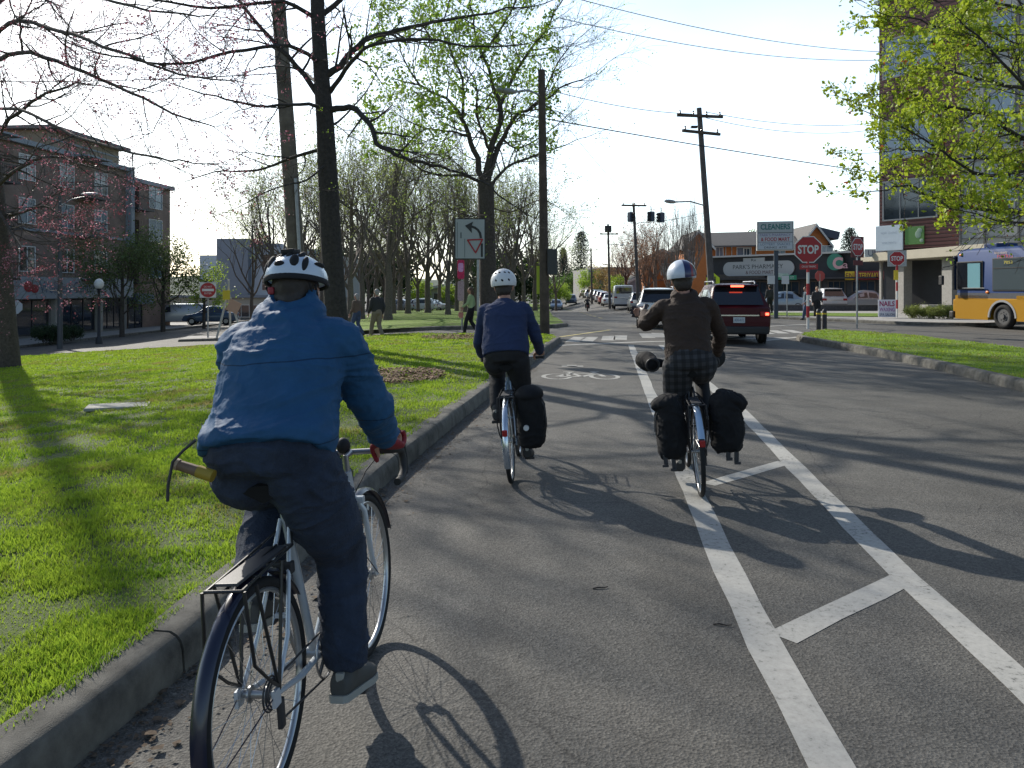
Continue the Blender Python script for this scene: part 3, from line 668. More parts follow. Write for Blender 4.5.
gable(O2, -3.6, 1.2, 0, 8, 5.2, 6.4, ORM); window(O2, -1.4, 3.3, 1.2, 1.5, (2, 1), 0, WHITE, GLASSB)
# far brown block by the main road
FB = thing('brown_building', 'plain brown flat roofed block behind the spring trees along the far road', 'building', W(603, 289, 150).xy.to_3d()+V(0, 0, -1.4), R(14))
MB().box((8, 6, 3.6), (15, 10, 6.6)).build('wall', mat('brown_stucco', (.24, .16, .12), .9), FB); MB().box((8, 6, 7), (15.6, 10.6, .3)).build('roof', RF, FB); MB().box((-.9, 6, 3.5), (3, 9, 6.3)).build('end_wall', mat('grey_render', (.3, .29, .27), .9), FB)
for k in range(4): window(FB, 2+k*3.4, 3.6, 1.4, 1.6, (2, 1), 1, WHITE, GLASS)
for nm, lab, px, Y, wd, hg, m_ in (('shed_roof_house', 'low white roofed house almost hidden among the bare trees left of the far road', 440, 120, 9, 3.4, 'cream_wall'), ('grey_house', 'dark grey house with a pitched roof beyond the leafless trees at the signals', 655, 118, 8, 6.2, 'slate_panel')):
    h_ = thing(nm, lab, 'building', W(px, 289, Y).xy.to_3d()+V(0, 0, -1.4), R(8)); gable(h_, -wd/2, wd/2, 0, 7, hg*.65, hg, MATS[m_], 'wall')
    window(h_, -1, 1.2, 1.5, 1.2, (2, 1), 0, WHITE, GLASS)
# ---------------------------------------------------------------- modern block, right
qa = V(22.6, 49, 0); qd = V(.52, -.85, 0).normalized(); MBk = thing('mixed_use_building', 'tall modern block with dark red ribbed siding and pale panels at the right edge', 'building', qa, math.atan2(qd.y, qd.x))
def qx(px):
    k = (px-512)/F; return (k*qa.y-qa.x)/(qd.x-k*qd.y)
def qz(px, py):
    Y = qa.y+qd.y*qx(px); return CH+(HZ-py)/F*Y
SID = clap('red_ribbed_siding', (.17, .07, .065), 9.2)
xs1 = qx(961); htop = qz(880, 8)+.2
MB().box((xs1/2, 7, (4.0+htop)/2), (xs1, 14, htop-4.0)).build('siding_wall', SID, MBk)
MB().box((xs1+8, 6.8, (4.0+21)/2), (16, 14, 17)).build('panel_wall', mat('pale_cladding', (.30, .31, .30), .75, var=.05), MBk)
MB().box((xs1/2, 6.9, htop+.1), (xs1+.3, 14.4, .2)).build('parapet', mat('slate_panel', (.12, .16, .21)), MBk)
wfr = mat('grey_window_frame', (.22, .23, .24), .6)
for i, (ya, yb) in enumerate(((32, 73), (115, 157), (178, 219))):
    zt = qz(915, ya); zb = qz(915, yb)
    window(MBk, qx(883), zb, qx(938)-qx(883), zt-zb, (3, 1), 0, wfr, GLASSB if i < 2 else GLASS, fw=.09)
for i, (ya, yb) in enumerate(((13, 50), (90, 138), (166, 210))):
    zt = qz(1005, ya); zb = qz(1005, yb)
    window(MBk, qx(990), zb, qx(1018)-qx(990), zt-zb, (1, 2), -.2, wfr, GLASSB, fw=.09)
    window(MBk, qx(1035), zb, 2.4, zt-zb, (2, 1), -.2, wfr, GLASSB, fw=.09)
mb = MB()
for px in (962.5, 987, 1021): mb.box((qx(px), -.23, 12.4), (.09, .08, 16.6))
for py in (80, 160, 238): mb.box((xs1+4, -.235, qz(985, py)), (8, .05, .06))
mb.build('panel_joints', mat('joint_grey', (.12, .12, .12), .8), MBk)
MB().box((xs1/2-.5, 8, 2.0), (xs1+1, 12, 4.0)).build('ground_storey', DK, MBk)
bn = thing('banner', 'large white banner on the red siding above the beige canopy', 'sign', MBk.matrix_basis @ V((qx(877)+qx(904))/2, -.1, qz(890, 238)), MBk.rotation_euler.z)
bw = qx(904)-qx(877); bh = qz(890, 226)-qz(890, 251); MB().box((0, 0, 0), (bw, .08, bh), bev=.01).build('sheet', mat('banner_white', (.60, .66, .72), .6, var=.06, vscale=1.5), bn)
text('NOW  LEASING', bw*.6, .14, mat('faint_blue', (.42, .48, .56), .6), bn, (0, -.045, bh*.2)); text('APARTMENTS', bw*.5, .14, mat('faint_blue', (.42, .48, .56)), bn, (0, -.045, -bh*.2))
gbn = thing('banner', 'green banner with a grey figure beside the white banner on the red siding', 'sign', MBk.matrix_basis @ V((qx(906)+qx(925))/2, -.08, qz(915, 235.5)), MBk.rotation_euler.z)
bw = qx(925)-qx(906); bh = qz(915, 226.5)-qz(915, 244.5); MB().box((0, 0, 0), (bw, .06, bh), bev=.01).build('sheet', mat('banner_green', (.09, .22, .05), .6), gbn)
mb = MB(); mb.ell((bw*.2, -.032, .05), (bw*.16, .01, bh*.22)); mb.ell((bw*.28, -.034, bh*.25), (bw*.14, .01, bh*.14)); mb.ell((bw*.38, -.033, -bh*.3), (bw*.1, .01, bh*.1)); mb.build('grey_figure', mat('figure_grey', (.22, .32, .24), .6), gbn, 40)
# canopy wing with storefront
ca = W(865, 289, 52).xy.to_3d(); cb = W(953, 289, 43).xy.to_3d(); cb = cb+(cb-ca)*.5; ax = cb-ca; LC = ax.length
CW = thing('storefront_canopy', 'beige flat canopy with glass shopfront and grey pillars beneath the red sided block', 'building', ca, math.atan2(ax.y, ax.x))
MB().box((LC/2, 1.8, 3.6), (LC, 4.2, .52), bev=.02).build('canopy', mat('beige_fascia', (.34, .31, .24), .75, var=.06, vscale=2), CW)
MB().box((LC/2, 2.9, 1.66), (LC-.4, .2, 3.3)).build('back_wall', mat('painted_dim_interior', (.05, .05, .05), .9), CW)  # near-black wall colour paints in the dim shop interior
for k in range(6): window(CW, .6+k*2.15, .5, 1.95, 2.6, (1, 1), 2.75, GALV, GLASS, 'shop_window', fw=.07)
for x, w_ in ((3.4, .9), (.9, .25), (8.0, .9)): MB().box((x, .6, 1.66), (w_, w_*.6, 3.3), bev=.02).build('pillar', mat('concrete_pillar', (.25, .24, .22), .85, var=.15), CW)
# low parking wall in front of the shop cars
wa = W(770, 289, 53); wb = W(892, 289, 53); lw = thing('low_wall', 'low dark block wall along the shop parking behind the crossing', 'wall', V((wa.x+wb.x)/2, 53, 0), 0)
MB().box((0, 0, .24), (wb.x-wa.x, .25, .48)).build('blocks', mat('dark_block', (.08, .08, .085), .9, var=.3, vscale=6), lw); MB().box((0, 0, .51), (wb.x-wa.x+.1, .32, .07)).build('coping', mat('dark_coping', (.12, .12, .12), .9), lw)
lawn('grass_strip', GP((762, 318), (880, 319.6), (880, 316), (762, 314.8)), .16, TURF)
# planter with shrubs
pl = thing('planter', 'low concrete planter box at the shopfront by the bus nose', 'planter', G(943, 318.5)+V(0, .3, .13), R(-4)); MB().box((0, 0, .3), (1.7, 1.0, .6), bev=.03).build('trough', mat('concrete_pillar', (.25, .24, .22)), pl)
# ---------------------------------------------------------------- poles
WOOD = mat('weathered_pole_wood', (.15, .125, .10), .95, var=.4, vscale=3, bump=.5, bscale=30)
DWOOD = mat('dark_pole_wood', (.085, .065, .05), .95, var=.4, vscale=3, bump=.5, bscale=30)
def pole(label, foot, top, r0, r1, m, group=None, name='utility_pole'):
    foot = V(*foot); t = thing(name, label, 'pole', foot, 0, group)
    MB().tube([V(0, 0, -.2), (top-foot)*.5, top-foot], [r0, (r0+r1)/2, r1], 14).build('shaft', m, t, 60)
    return t
def crossarm(t, p, w_, ang, m=DWOOD, ins=4):
    Rz = Matrix.Rotation(ang, 4, 'Z'); MB().box(p, (w_, .11, .13), Rz).build('crossarm', m, t)
    mb = MB()
    for k in range(ins):
        x = -w_/2+.15+(w_-.3)*k/(ins-1); q = V(*p)+Rz @ V(x, 0, .06); mb.lathe(q, [(.02, 0), (.055, .05), (.03, .1), (.05, .14), (.01, .19)], 8)
    mb.build('insulators', mat('insulator', (.12, .10, .09), .3), t)
def lamp_arm(t, p, q, head=.75):
    mb = MB(); p = V(*p); q = V(*q); mid = (p+q)/2+V(0, 0, .12); mb.tube([p, mid, q], .035, 8); mb.build('lamp_bracket', GALV, t, 50)
    dr = (q-p).normalized(); a = math.atan2(dr.y, dr.x); Mz = Matrix.Rotation(a, 4, 'Z')
    mb = MB(); mb.ell(q+dr*head*.4, (head*.55, .16, .09), Mz, 14, 8); mb.build('lamp_head', mat('lamp_grey', (.3, .31, .32), .5), t, 50)
pA = G(302, 352); pA = V(pA.x+0, 22, T(pA.x, 22)); fA = W(303, 289, 22); fA.z = T(fA.x, 22)
tA = pole('thick weathered wooden pole leaning left behind the blue jacket rider', fA, W(274, -60, 22), .24, .18, WOOD)
mb = MB(); mb.cyl((-.02, -.22, 2.4), (-.16, -.18, 4.8), .05, n=8); mb.build('conduit', GALV, tA)
fB = G(545, 338.5); tB = pole('straight dark wooden pole at the tip of the left lawn', fB, W(541.5, 70, fB.y), .16, .115, DWOOD)
qb = W(549, 262, fB.y-.05)-fB; MB().box(qb+V(.1, 0, 0), (.32, .3, .82), bev=.03).build('meter_box', mat('box_dark', (.05, .05, .05), .6), tB)
MB().box(W(542.5, 280, fB.y+.17)-fB, (.38, .02, .9)).build('reflector_strip', mat('reflector_yellow', (.5, .6, .04), .5), tB)
lamp_arm(tB, W(542, 96, fB.y)-fB, W(514, 92, fB.y-.6)-fB, .7)
fC = G(713, 326); fC = W(714, 289, 38); fC.z = 0
tC = pole('tall leaning wooden pole with two heavy crossarms behind the maroon car', fC, W(699, 108, 38), .17, .12, mat('grey_pole_wood', (.10, .09, .085), .95, var=.3, vscale=3))
crossarm(tC, W(700, 116, 37.8)-fC, 2.3, R(10)); crossarm(tC, W(701.5, 132.5, 37.8)-fC, 2.2, R(25), ins=3)
lamp_arm(tC, W(706, 206, 38)-fC, W(674, 202, 36)-fC, .8)
MB().box(W(694, 127, 37.8)-fC, (.3, .2, .1)).build('cut_out', DARKM, tC)
fD = W(639, 289, 62); fD.z = T(fD.x, 62)
tD = pole('slim pole with a crossarm beside the hanging traffic signals', fD, W(633.5, 203, 62), .15, .1, mat('grey_pole_wood', (.10, .09, .085))); crossarm(tD, W(634, 205.5, 61.8)-fD, 2.0, R(8), ins=3)
fE = W(610, 289, 85); fE.z = T(fE.x, 85); tE = pole('distant pole with a square transformer box over the far road', fE, W(608, 224, 85), .15, .1, mat('grey_pole_wood', (.10, .09, .085)))
MB().box(W(608, 229, 84.7)-fE, (.7, .5, .7), bev=.05).build('transformer', DARKM, tE); crossarm(tE, W(609, 234, 84.8)-fE, 2., 0, ins=3); lamp_arm(tE, W(609, 245, 85)-fE, W(620, 245, 84)-fE, .6)
fF = W(592, 289, 115); fF.z = T(fF.x, 115); tF = pole('farthest thin pole above the bright green spring tree', fF, W(591, 248, 115), .16, .1, mat('grey_pole_wood', (.10, .09, .085))); crossarm(tF, W(591, 250, 114.8)-fF, 2., 0, ins=3); lamp_arm(tF, W(592, 262, 115)-fF, W(604, 264, 114)-fF, .6)
# hanging traffic signals
for i, (px, py) in enumerate(((631, 217), (651, 216.5), (661, 217.5))):
    Y = 50; s_ = thing('traffic_signal', ('traffic signal hung on the span wire left of the slim pole', 'left of the two traffic signals hung right of the slim pole', 'rightmost hanging traffic signal over the junction')[i], 'traffic light', W(px, py, Y), R((30, -40, -55)[i]), 'traffic signals hanging over the junction')
    MB().box((0, 0, 0), (.38, .3, .62), bev=.04).build('housing', mat('signal_blue_grey', (.06, .08, .12), .6), s_); mb = MB()
    for k in (-.2, 0, .2): mb.cyl((0, -.14, k), (0, -.34, k-.02), .085, .08, 10)
    mb.build('visors', DARKM, s_); MB().cyl((0, 0, .3), (0, 0, .62), .03).build('hanger', DARKM, s_)
# overhead wires
WIRE = mat('wire', (.03, .03, .035), .6)
def wire(label, a, b, sag=.4, r=.016):
    pts = [a.lerp(b, k/16)-V(0, 0, sag*4*(k/16)*(1-k/16)) for k in range(17)]
    mid = pts[0].copy(); o = MB().tube([p-mid for p in pts], r, 5).build('overhead_wire', WIRE, None, 60); o.location = mid
    return tag(o, label, 'wire', 'overhead wires across the street')
wire('thick dark wire from the straight pole across to the red sided block', W(470, 105, 27), W(900, 176, 36), .1, .022)
wire('topmost thin wire crossing the sky to the red sided block', W(560, -6, 34), W(885, 52, 50), .5, .018)
wire('second thin wire crossing the sky to the red sided block', W(560, 18, 36), W(885, 60, 50), .6, .018)
wire('wire ending on the upper crossarm of the tall leaning pole', W(500, 75, 30), W(692, 114, 38), .3)
wire('wire from the tall leaning pole to the right block under the upper arm', W(706, 112, 38), W(884, 122, 48), .4)
wire('lower wire from the tall leaning pole to the right block', W(706, 118, 38), W(884, 128, 48), .5)
wire('wire along the upper left sky behind the pink buds', W(-40, 81, 26), W(284, 73, 22), .1)
wire('thin faint wire from the leaning pole down to the slim signal pole', W(570, 130, 40), W(640, 208, 62), .2, .014)
wire('span wire carrying the hanging traffic signals', W(600, 221, 52), W(706, 212, 50), .35, .014)
# ---------------------------------------------------------------- signs
RED = mat('sign_face_red', (.34, .012, .018), .45); SW_ = mat('sign_face_white', (.62, .62, .60), .5); SB = mat('sign_face_black', (.015, .015, .015), .5)
def octo(mb, r, y, d, mi=0): mb.prism([(r*cos(R(22.5+45*k)), r*sin(R(22.5+45*k))) for k in range(8)], d, Matrix.Translation((0, y, 0)), mi)
def stop_sign(px, py, base, Y, wpx, rz, lab, banded=True, extra=None, lean=0):
    c = W(px, py, Y); t = thing('stop_sign', lab, 'sign', V(c.x, Y, T(c.x, Y)+base), rz); h = c.z-t.location.z; r = wpx/F*Y/2/cos(R(22.5))
    mb = MB(); octo(mb, r*1.0, -.04, .012); mb.build('panel_edge', SW_, t); mb = MB(); octo(mb, r*.93, -.0455, .005); mb.build('panel', RED, t)
    for o in t.children: o.location.z = h
    text('STOP', r*1.4, r*.62, SW_, t, (0, -.048, h), bold=.03)
    if banded:
        n = 6; MB().cyl((0, 0, 0), (0, 0, h-r*.8), .047, n=10).build('post', SW_, t)
        for k in range(1, n, 2): MB().cyl((0, 0, (h-r*.8)*k/n), (0, 0, (h-r*.8)*(k+1)/n), .052, n=10).build('red_band', RED, t)
    else: MB().cyl((0, 0, 0), (0, 0, h+.1), .032, n=10).build('post', GALV, t)
    return t, h, r
t1, h, r = stop_sign(808, 249.5, .15, 28.6, 26.5, R(-8), 'large red stop sign with a small plate below on a red and white banded post')
MB().box((.02, -.045, h-r-.1), (.62, .012, .2)).build('plate', RED, t1); text('CROSS TRAFFIC', .5, .07, SW_, t1, (.02, -.054, h-r-.1))
t2, h2_, r2 = stop_sign(857, 247, .15, 28.9, 18, R(28), 'narrow turned stop sign with square backing on a thin grey post in the verge', False)
MB().box((0, -.015, h2_), (r2*1.9, .02, r2*2.15)).build('backing_plate', mat('back_plate_red', (.12, .02, .02), .6), t2); MB().box((0, -.05, h2_-r2-.22), (.5, .012, .18)).build('plate', mat('back_plate_red', (.12, .02, .02)), t2)
t3, h3_, r3 = stop_sign(897, 258.5, .13, 40.6, 14, R(-20), 'small stop sign above the nails board on a red and white banded post')
MB().box((0, .0, h3_+.0), (r3*2.3, .02, r3*2.1)).build('backing_plate', GALV, t3); MB().box((-.05, -.07, h3_-.85), (.2, .05, .5)).build('yellow_marker', mat('sign_yellow', (.65, .48, .03)), t3)
c = W(820, 276, 46); bs = thing('stop_sign', 'little red sign far behind the two walkers', 'sign', V(c.x, 46, .13), R(8)); mb = MB(); octo(mb, .32, 0, .01); o = mb.build('panel', mat('faded_red', (.4, .06, .06), .6), bs); o.location.z = c.z-.13; MB().cyl((0, .03, 0), (0, .03, c.z), .035).build('post', GALV, bs)
# yield / left turn sign
c = W(470, 239, 19); ys_ = thing('turn_sign', 'white sign with a curved black arrow over a red yield triangle', 'sign', V(W(478, 289, 19).x, 19, T(0, 19)+.16), R(4)); h = c.z-ys_.location.z; dx = c.x-ys_.location.x
wS = 31/F*19; hS = 41/F*19
MB().box((dx, -.03, h), (wS, .015, hS)).build('border', SB, ys_); MB().box((dx, -.036, h), (wS*.93, .012, hS*.95)).build('panel', mat('sign_panel_grey', (.36, .38, .37), .55), ys_)
def plan(pts, w_, y): 
    mb = MB()
    for i in range(len(pts)-1):
        a = V(pts[i][0], 0, pts[i][1]); b_ = V(pts[i+1][0], 0, pts[i+1][1]); t_ = (b_-a).normalized(); s_ = V(t_.z, 0, -t_.x)*w_/2; a2 = a-t_*w_*.2; b2 = b_+t_*w_*.2
        mb.prism([((a2+s_).x, (a2+s_).z), ((b2+s_).x, (b2+s_).z), ((b2-s_).x, (b2-s_).z), ((a2-s_).x, (a2-s_).z)], .004, Matrix.Translation((0, y-i*.0003, 0)))
    return mb
u = lambda fx, fz: (dx+(fx-.5)*wS, h+(.5-fz)*hS)
mb = plan([u(.88, .93), u(.88, .62)], .05, -.048); mb.v += [(v[0]+0, v[1], v[2]) for v in []]
pts = [u(.85, .47), u(.82, .36), u(.75, .28), u(.66, .23), u(.55, .2)]; m2 = plan(pts, .055, -.05); mb.add(m2.v, m2.f)
mb.prism([u(.34, .18), u(.60, .08), u(.55, .20), u(.56, .36)], .004, Matrix.Translation((0, -.052, 0))); mb.build('arrow', SB, ys_)
m3 = plan([u(.42, .53), u(.90, .51), u(.68, .84), u(.42, .53)], .035, -.056); m3.build('yield_triangle', RED, ys_)
mb = plan([u(.21, .35), u(.21, .48)], .03, -.048); m2 = plan([u(.09, .1), u(.09, .95)], .012, -.047); mb.add(m2.v, m2.f); m2 = plan([u(.33, .5), u(.33, .95)], .012, -.047); mb.add(m2.v, m2.f); mb.build('lane_marks', mat('sign_thin_grey', (.1, .12, .12), .6), ys_)
mb = MB(); mb.box((0, 0, (h+hS/2)/2), (.055, .03, h+hS/2)); mb.build('post', GALV, ys_)
# sticker covered post
c = G(462, 334.5); sp = thing('wrapped_post', 'narrow post of pink and white yarn covered panels between lawn edge and walker', 'post', V(c.x, c.y, .15), R(3)); s0 = c.y
def zz(py): return W(462, py, s0).z-.15
for nm, ya, yb, w_, col_ in (('pink_panel', 260, 279, 7, (.60, .04, .12)), ('lilac_panel', 263, 272, 5.2, (.72, .35, .62)), ('lace_panel', 281, 301, 6.5, (.42, .30, .32)), ('cream_panel', 301, 313, 4, (.75, .60, .35)), ('coral_panel', 312, 318, 5, (.6, .25, .2))):
    za, zb = zz(yb), zz(ya); wv = w_/F*s0; off = -.03 if nm != 'lilac_panel' else -.06
    MB().prism([(-wv/2, za+.06), (-wv/2+.04, za), (wv/2-.04, za), (wv/2, za+.06), (wv/2, zb-.04), (wv/2-.03, zb), (-wv/2+.03, zb), (-wv/2, zb-.04)], .05, Matrix.Translation((-.04, off, 0))).build(nm, mat('yarn_'+nm, col_, .9, var=.3, vscale=18), sp)
MB().cyl((0, .02, 0), (0, .02, zz(262)), .028).build('post', GALV, sp)
# no entry sign and barricade
c = W(208, 290, 36); ne = thing('no_entry_sign', 'round red do not enter sign on the traffic island', 'sign', V(c.x, 36, T(c.x, 36)+.13), R(20)); h = c.z-ne.location.z
MB().box((0, -.02, h), (.7, .01, .7), bev=.02).build('backing_plate', SW_, ne); MB().cyl((0, -.03, h), (0, -.04, h), .33, n=28).build('disc', RED, ne); MB().box((0, -.048, h), (.5, .01, .11)).build('bar', SW_, ne); text('DO NOT', .34, .08, SW_, ne, (0, -.046, h+.15)); text('ENTER', .3, .08, SW_, ne, (0, -.046, h-.15)); MB().cyl((0, .02, 0), (0, .02, h+.4), .035).build('post', GALV, ne)
c = G(229, 340.5); br = thing('folding_barricade', 'pale folding barrier frame standing on the traffic island', 'barrier', V(c.x, c.y, T(c.x, c.y)+.12), R(15))
for a, b_ in (((-.5, 0, 0), (-.05, 0, 1.9)), ((.55, 0, 0), (0, 0, 1.9)), ((.05, .3, 0), (-.02, 0, 2.5))): MB().tube([a, b_], .05, 6).build('leg', mat('pale_wood', (.5, .48, .42), .8), br)
MB().box((.2, -.08, 1.35), (.5, .04, .5), Matrix.Rotation(R(25), 4, 'Y')).build('board', mat('orange_white_board', (.5, .3, .2), .7), br); MB().box((-.1, -.08, 1.85), (.3, .04, .4)).build('yellow_tag', mat('sign_yellow', (.65, .48, .03)), br)
c = W(15, 307, 37); ob = thing('stop_sign', 'pale back of an octagonal sign on a striped post by the left tree', 'sign', V(c.x, 37, T(c.x, 37)), R(10)); h = c.z-ob.location.z; mb = MB(); octo(mb, .34, 0, .01); o = mb.build('panel', mat('sign_back', (.45, .47, .5), .5), ob); o.location.z = h
MB().cyl((0, .04, 0), (0, .04, h), .047, n=8).build('post', SW_, ob)
for k in range(1, 8, 2): MB().cyl((0, .04, h*k/8), (0, .04, h*(k+1)/8), .052, n=8).build('red_band', mat('dull_red', (.2, .05, .05), .7), ob)
# pharmacy pylon sign
c = W(774, 236, 40); pp = thing('pylon_sign', 'white shop sign board listing cleaners and food mart on a dark steel post', 'sign', V(W(776, 289, 40).x, 40, .1), R(-14)); h = c.z-.1
wS = 35/F*40/cos(R(0)); hS = 29/F*40; mb = MB(); mb.box((-.05, 0, h), (wS, .35, hS), bev=.015); mb.build('cabinet', mat('cabinet_white', (.66, .66, .64), .6), pp)
MB().box((-.05, -.18, h), (wS*.96, .02, hS*.95)).build('frame', mat('cabinet_grey', (.13, .14, .15), .6), pp)
for fz, fh, c_ in ((.30, .36, (.40, .43, .42)), (-.06, .30, (.45, .46, .48)), (-.345, .24, (.47, .50, .53))):
    MB().box((-.05, -.195, h+fz*hS), (wS*.93, .02, hS*fh)).build('face_panel', mat('face_%d' % int(fh*100), c_, .6), pp)
text('CLEANERS', wS*.8, hS*.20, mat('sign_teal', (.03, .16, .15), .6), pp, (-.05, -.208, h+.31*hS), bold=.03); text("PARK'S PHARMACY", wS*.84, hS*.09, mat('sign_violet', (.15, .12, .25), .6), pp, (-.05, -.208, h+.03*hS)); text('& FOOD MART', wS*.78, hS*.13, RED, pp, (-.05, -.208, h-.12*hS), bold=.02)
text('LOTTERY  SNACKS', wS*.8, hS*.08, mat('sign_blue', (.08, .12, .2)), pp, (-.05, -.208, h-.29*hS)); text('DRINKS  ATM', wS*.6, hS*.07, mat('sign_black', (.02, .03, .03)), pp, (-.05, -.208, h-.40*hS))
mb = MB(); mb.box((0, .0, (h-hS/2)/2), (.2, .2, h-hS/2)); mb.build('post', mat('post_blue_grey', (.05, .065, .085), .6), pp); 
for s_ in (-.42, .42): MB().box((s_*.8+.1, -.1, zz(283)+.3), (.35, .04, .42)).build('white_plate', SW_, pp)
c = W(787, 277.5, 42); gs = thing('street_name_sign', 'green street name blade sign on a thin post beside the shop sign', 'sign', V(c.x, 42, .1), R(-20)); h = c.z-.1
MB().box((0, -.03, h), (.95, .02, .24)).build('blade', mat('sign_street_green', (.02, .22, .12), .5), gs); MB().box((-.25, -.035, h+.12), (.8, .02, .2), Matrix.Rotation(R(40), 4, 'Z')).build('side_blade', mat('sign_street_pale', (.4, .5, .45), .5), gs); text('NE 65 ST', .7, .12, SW_, gs, (0, -.043, h)); MB().cyl((0, 0, 0), (0, 0, h), .03).build('post', GALV, gs)
for i, (px, py, Y, w_) in enumerate(((713, 279.5, 39, 13), (651.5, 297, 52, 9))):
    c = W(px, py, Y); t = thing('crossing_sign', ('yellow green school crossing sign above the maroon car roof', 'yellow green crossing sign at the rear of the pale parked car')[i], 'sign', V(c.x, Y, T(c.x, Y)), R(-5)); h = c.z-t.location.z; r = w_/F*Y/2
    MB().prism([(-r, -r), (r, -r), (r, r*.25), (0, r*1.1), (-r, r*.25)], .012, Matrix.Translation((0, -.02, h))).build('panel', mat('fluorescent_yellow', (.62, .75, .02), .5), t)
    MB().box((0, -.02, h-r*1.5), (r*1.3, .012, r*.7)).build('arrow_plate', mat('fluorescent_yellow', (.62, .75, .02)), t)
    mb = MB()
    for s_ in (-.35, .3): mb.ell((s_*r, -.024, h+r*.35), (r*.12, .004, r*.12), None, 8, 5); mb.box((s_*r, -.024, h-r*.05), (r*.22, .006, r*.5)); mb.box((s_*r-.08*r, -.024, h-r*.5), (r*.1, .006, r*.5)); mb.box((s_*r+.1*r, -.024, h-r*.5), (r*.1, .006, r*.5))
    mb.build('walking_figures', SB, t); MB().cyl((0, .02, 0), (0, .02, h), .035).build('post', GALV, t)
c = G(887, 320.5); nb = thing('nails_sign', 'white NAILS WAXING board standing on the pavement beside the banded post', 'sign', V(c.x, c.y, .14), R(-12)); wS = 16.5/F*c.y; hS = 17.5/F*c.y
MB().box((0, 0, hS/2+.03), (wS, .04, hS), bev=.005).build('board', mat('board_white', (.66, .66, .72), .6), nb); text('NAILS', wS*.85, hS*.3, mat('sign_plum', (.30, .02, .10), .6), nb, (0, -.023, hS*.8), bold=.03); text('WAXING', wS*.85, hS*.22, mat('sign_purple', (.3, .08, .3), .6), nb, (0, -.023, hS*.47), bold=.02); text('SPA SALON', wS*.85, hS*.16, mat('sign_blue', (.08, .12, .2)), nb, (0, -.023, hS*.18), bold=.02)
for i, px in enumerate((818.5, 824.5)):
    c = G(px, 330); b_ = thing('bollard', ('left of two short dark bollards at the verge tip', 'right of two short dark bollards at the verge tip')[i], 'bollard', c, 0, 'bollards at the verge tip'); MB().lathe((0, 0, 0), [(.09, 0), (.085, .7), (.07, .78), (.02, .82)], 12).build('body', DARKM, b_, 50); MB().lathe((0, 0, .6), [(.092, 0), (.092, .06)], 12).build('band', mat('sign_yellow', (.65, .48, .03)), b_)
# street lamp and globe lamp before the brick block
c = G(60, 349); c.z = T(c.x, c.y); sl_ = thing('street_lamp', 'grey street lamp with a long arm before the brick apartment block', 'street lamp', c, 0); h = W(60, 196, c.y).z-c.z
MB().tube([(0, 0, 0), (0, 0, h)], [.13, .07], 12).build('pole', mat('lamp_pole_dark', (.07, .075, .08), .6), sl_, 50); lamp_arm(sl_, (0, 0, h-.5), (W(84, 197, c.y)-c)[:], .9)
c = G(99, 344); c.z = T(c.x, c.y); gl = thing('globe_lamp', 'short black lamp post with a white globe by the shop windows', 'street lamp', c, 0); h = W(98, 284, c.y).z-c.z
MB().lathe((0, 0, 0), [(.18, 0), (.16, .3), (.08, .4), (.06, h-.35), (.14, h-.25), (.1, h-.2)], 12).build('post', DARKM, gl, 40); MB().ell((0, 0, h), (.24, .24, .28)).build('globe', mat('globe_white', (.7, .7, .66), .3), gl, 60)
MB().box((0, 0, .25), (2.6, .9, .5), bev=.05).build('x', WHITE) if 0 else None
# concrete slab lids in the lawn
c = G(118, 420); sb_ = thing('utility_cover', 'pale concrete utility lid sunk in the left lawn', 'cover', V(c.x, c.y, T(c.x, c.y)+.17), R(20)); MB().box((0, 0, .01), (.75, .45, .04), bev=.01).build('lid', mat('lid_concrete', (.34, .33, .28), .9, var=.3, vscale=9), sb_)
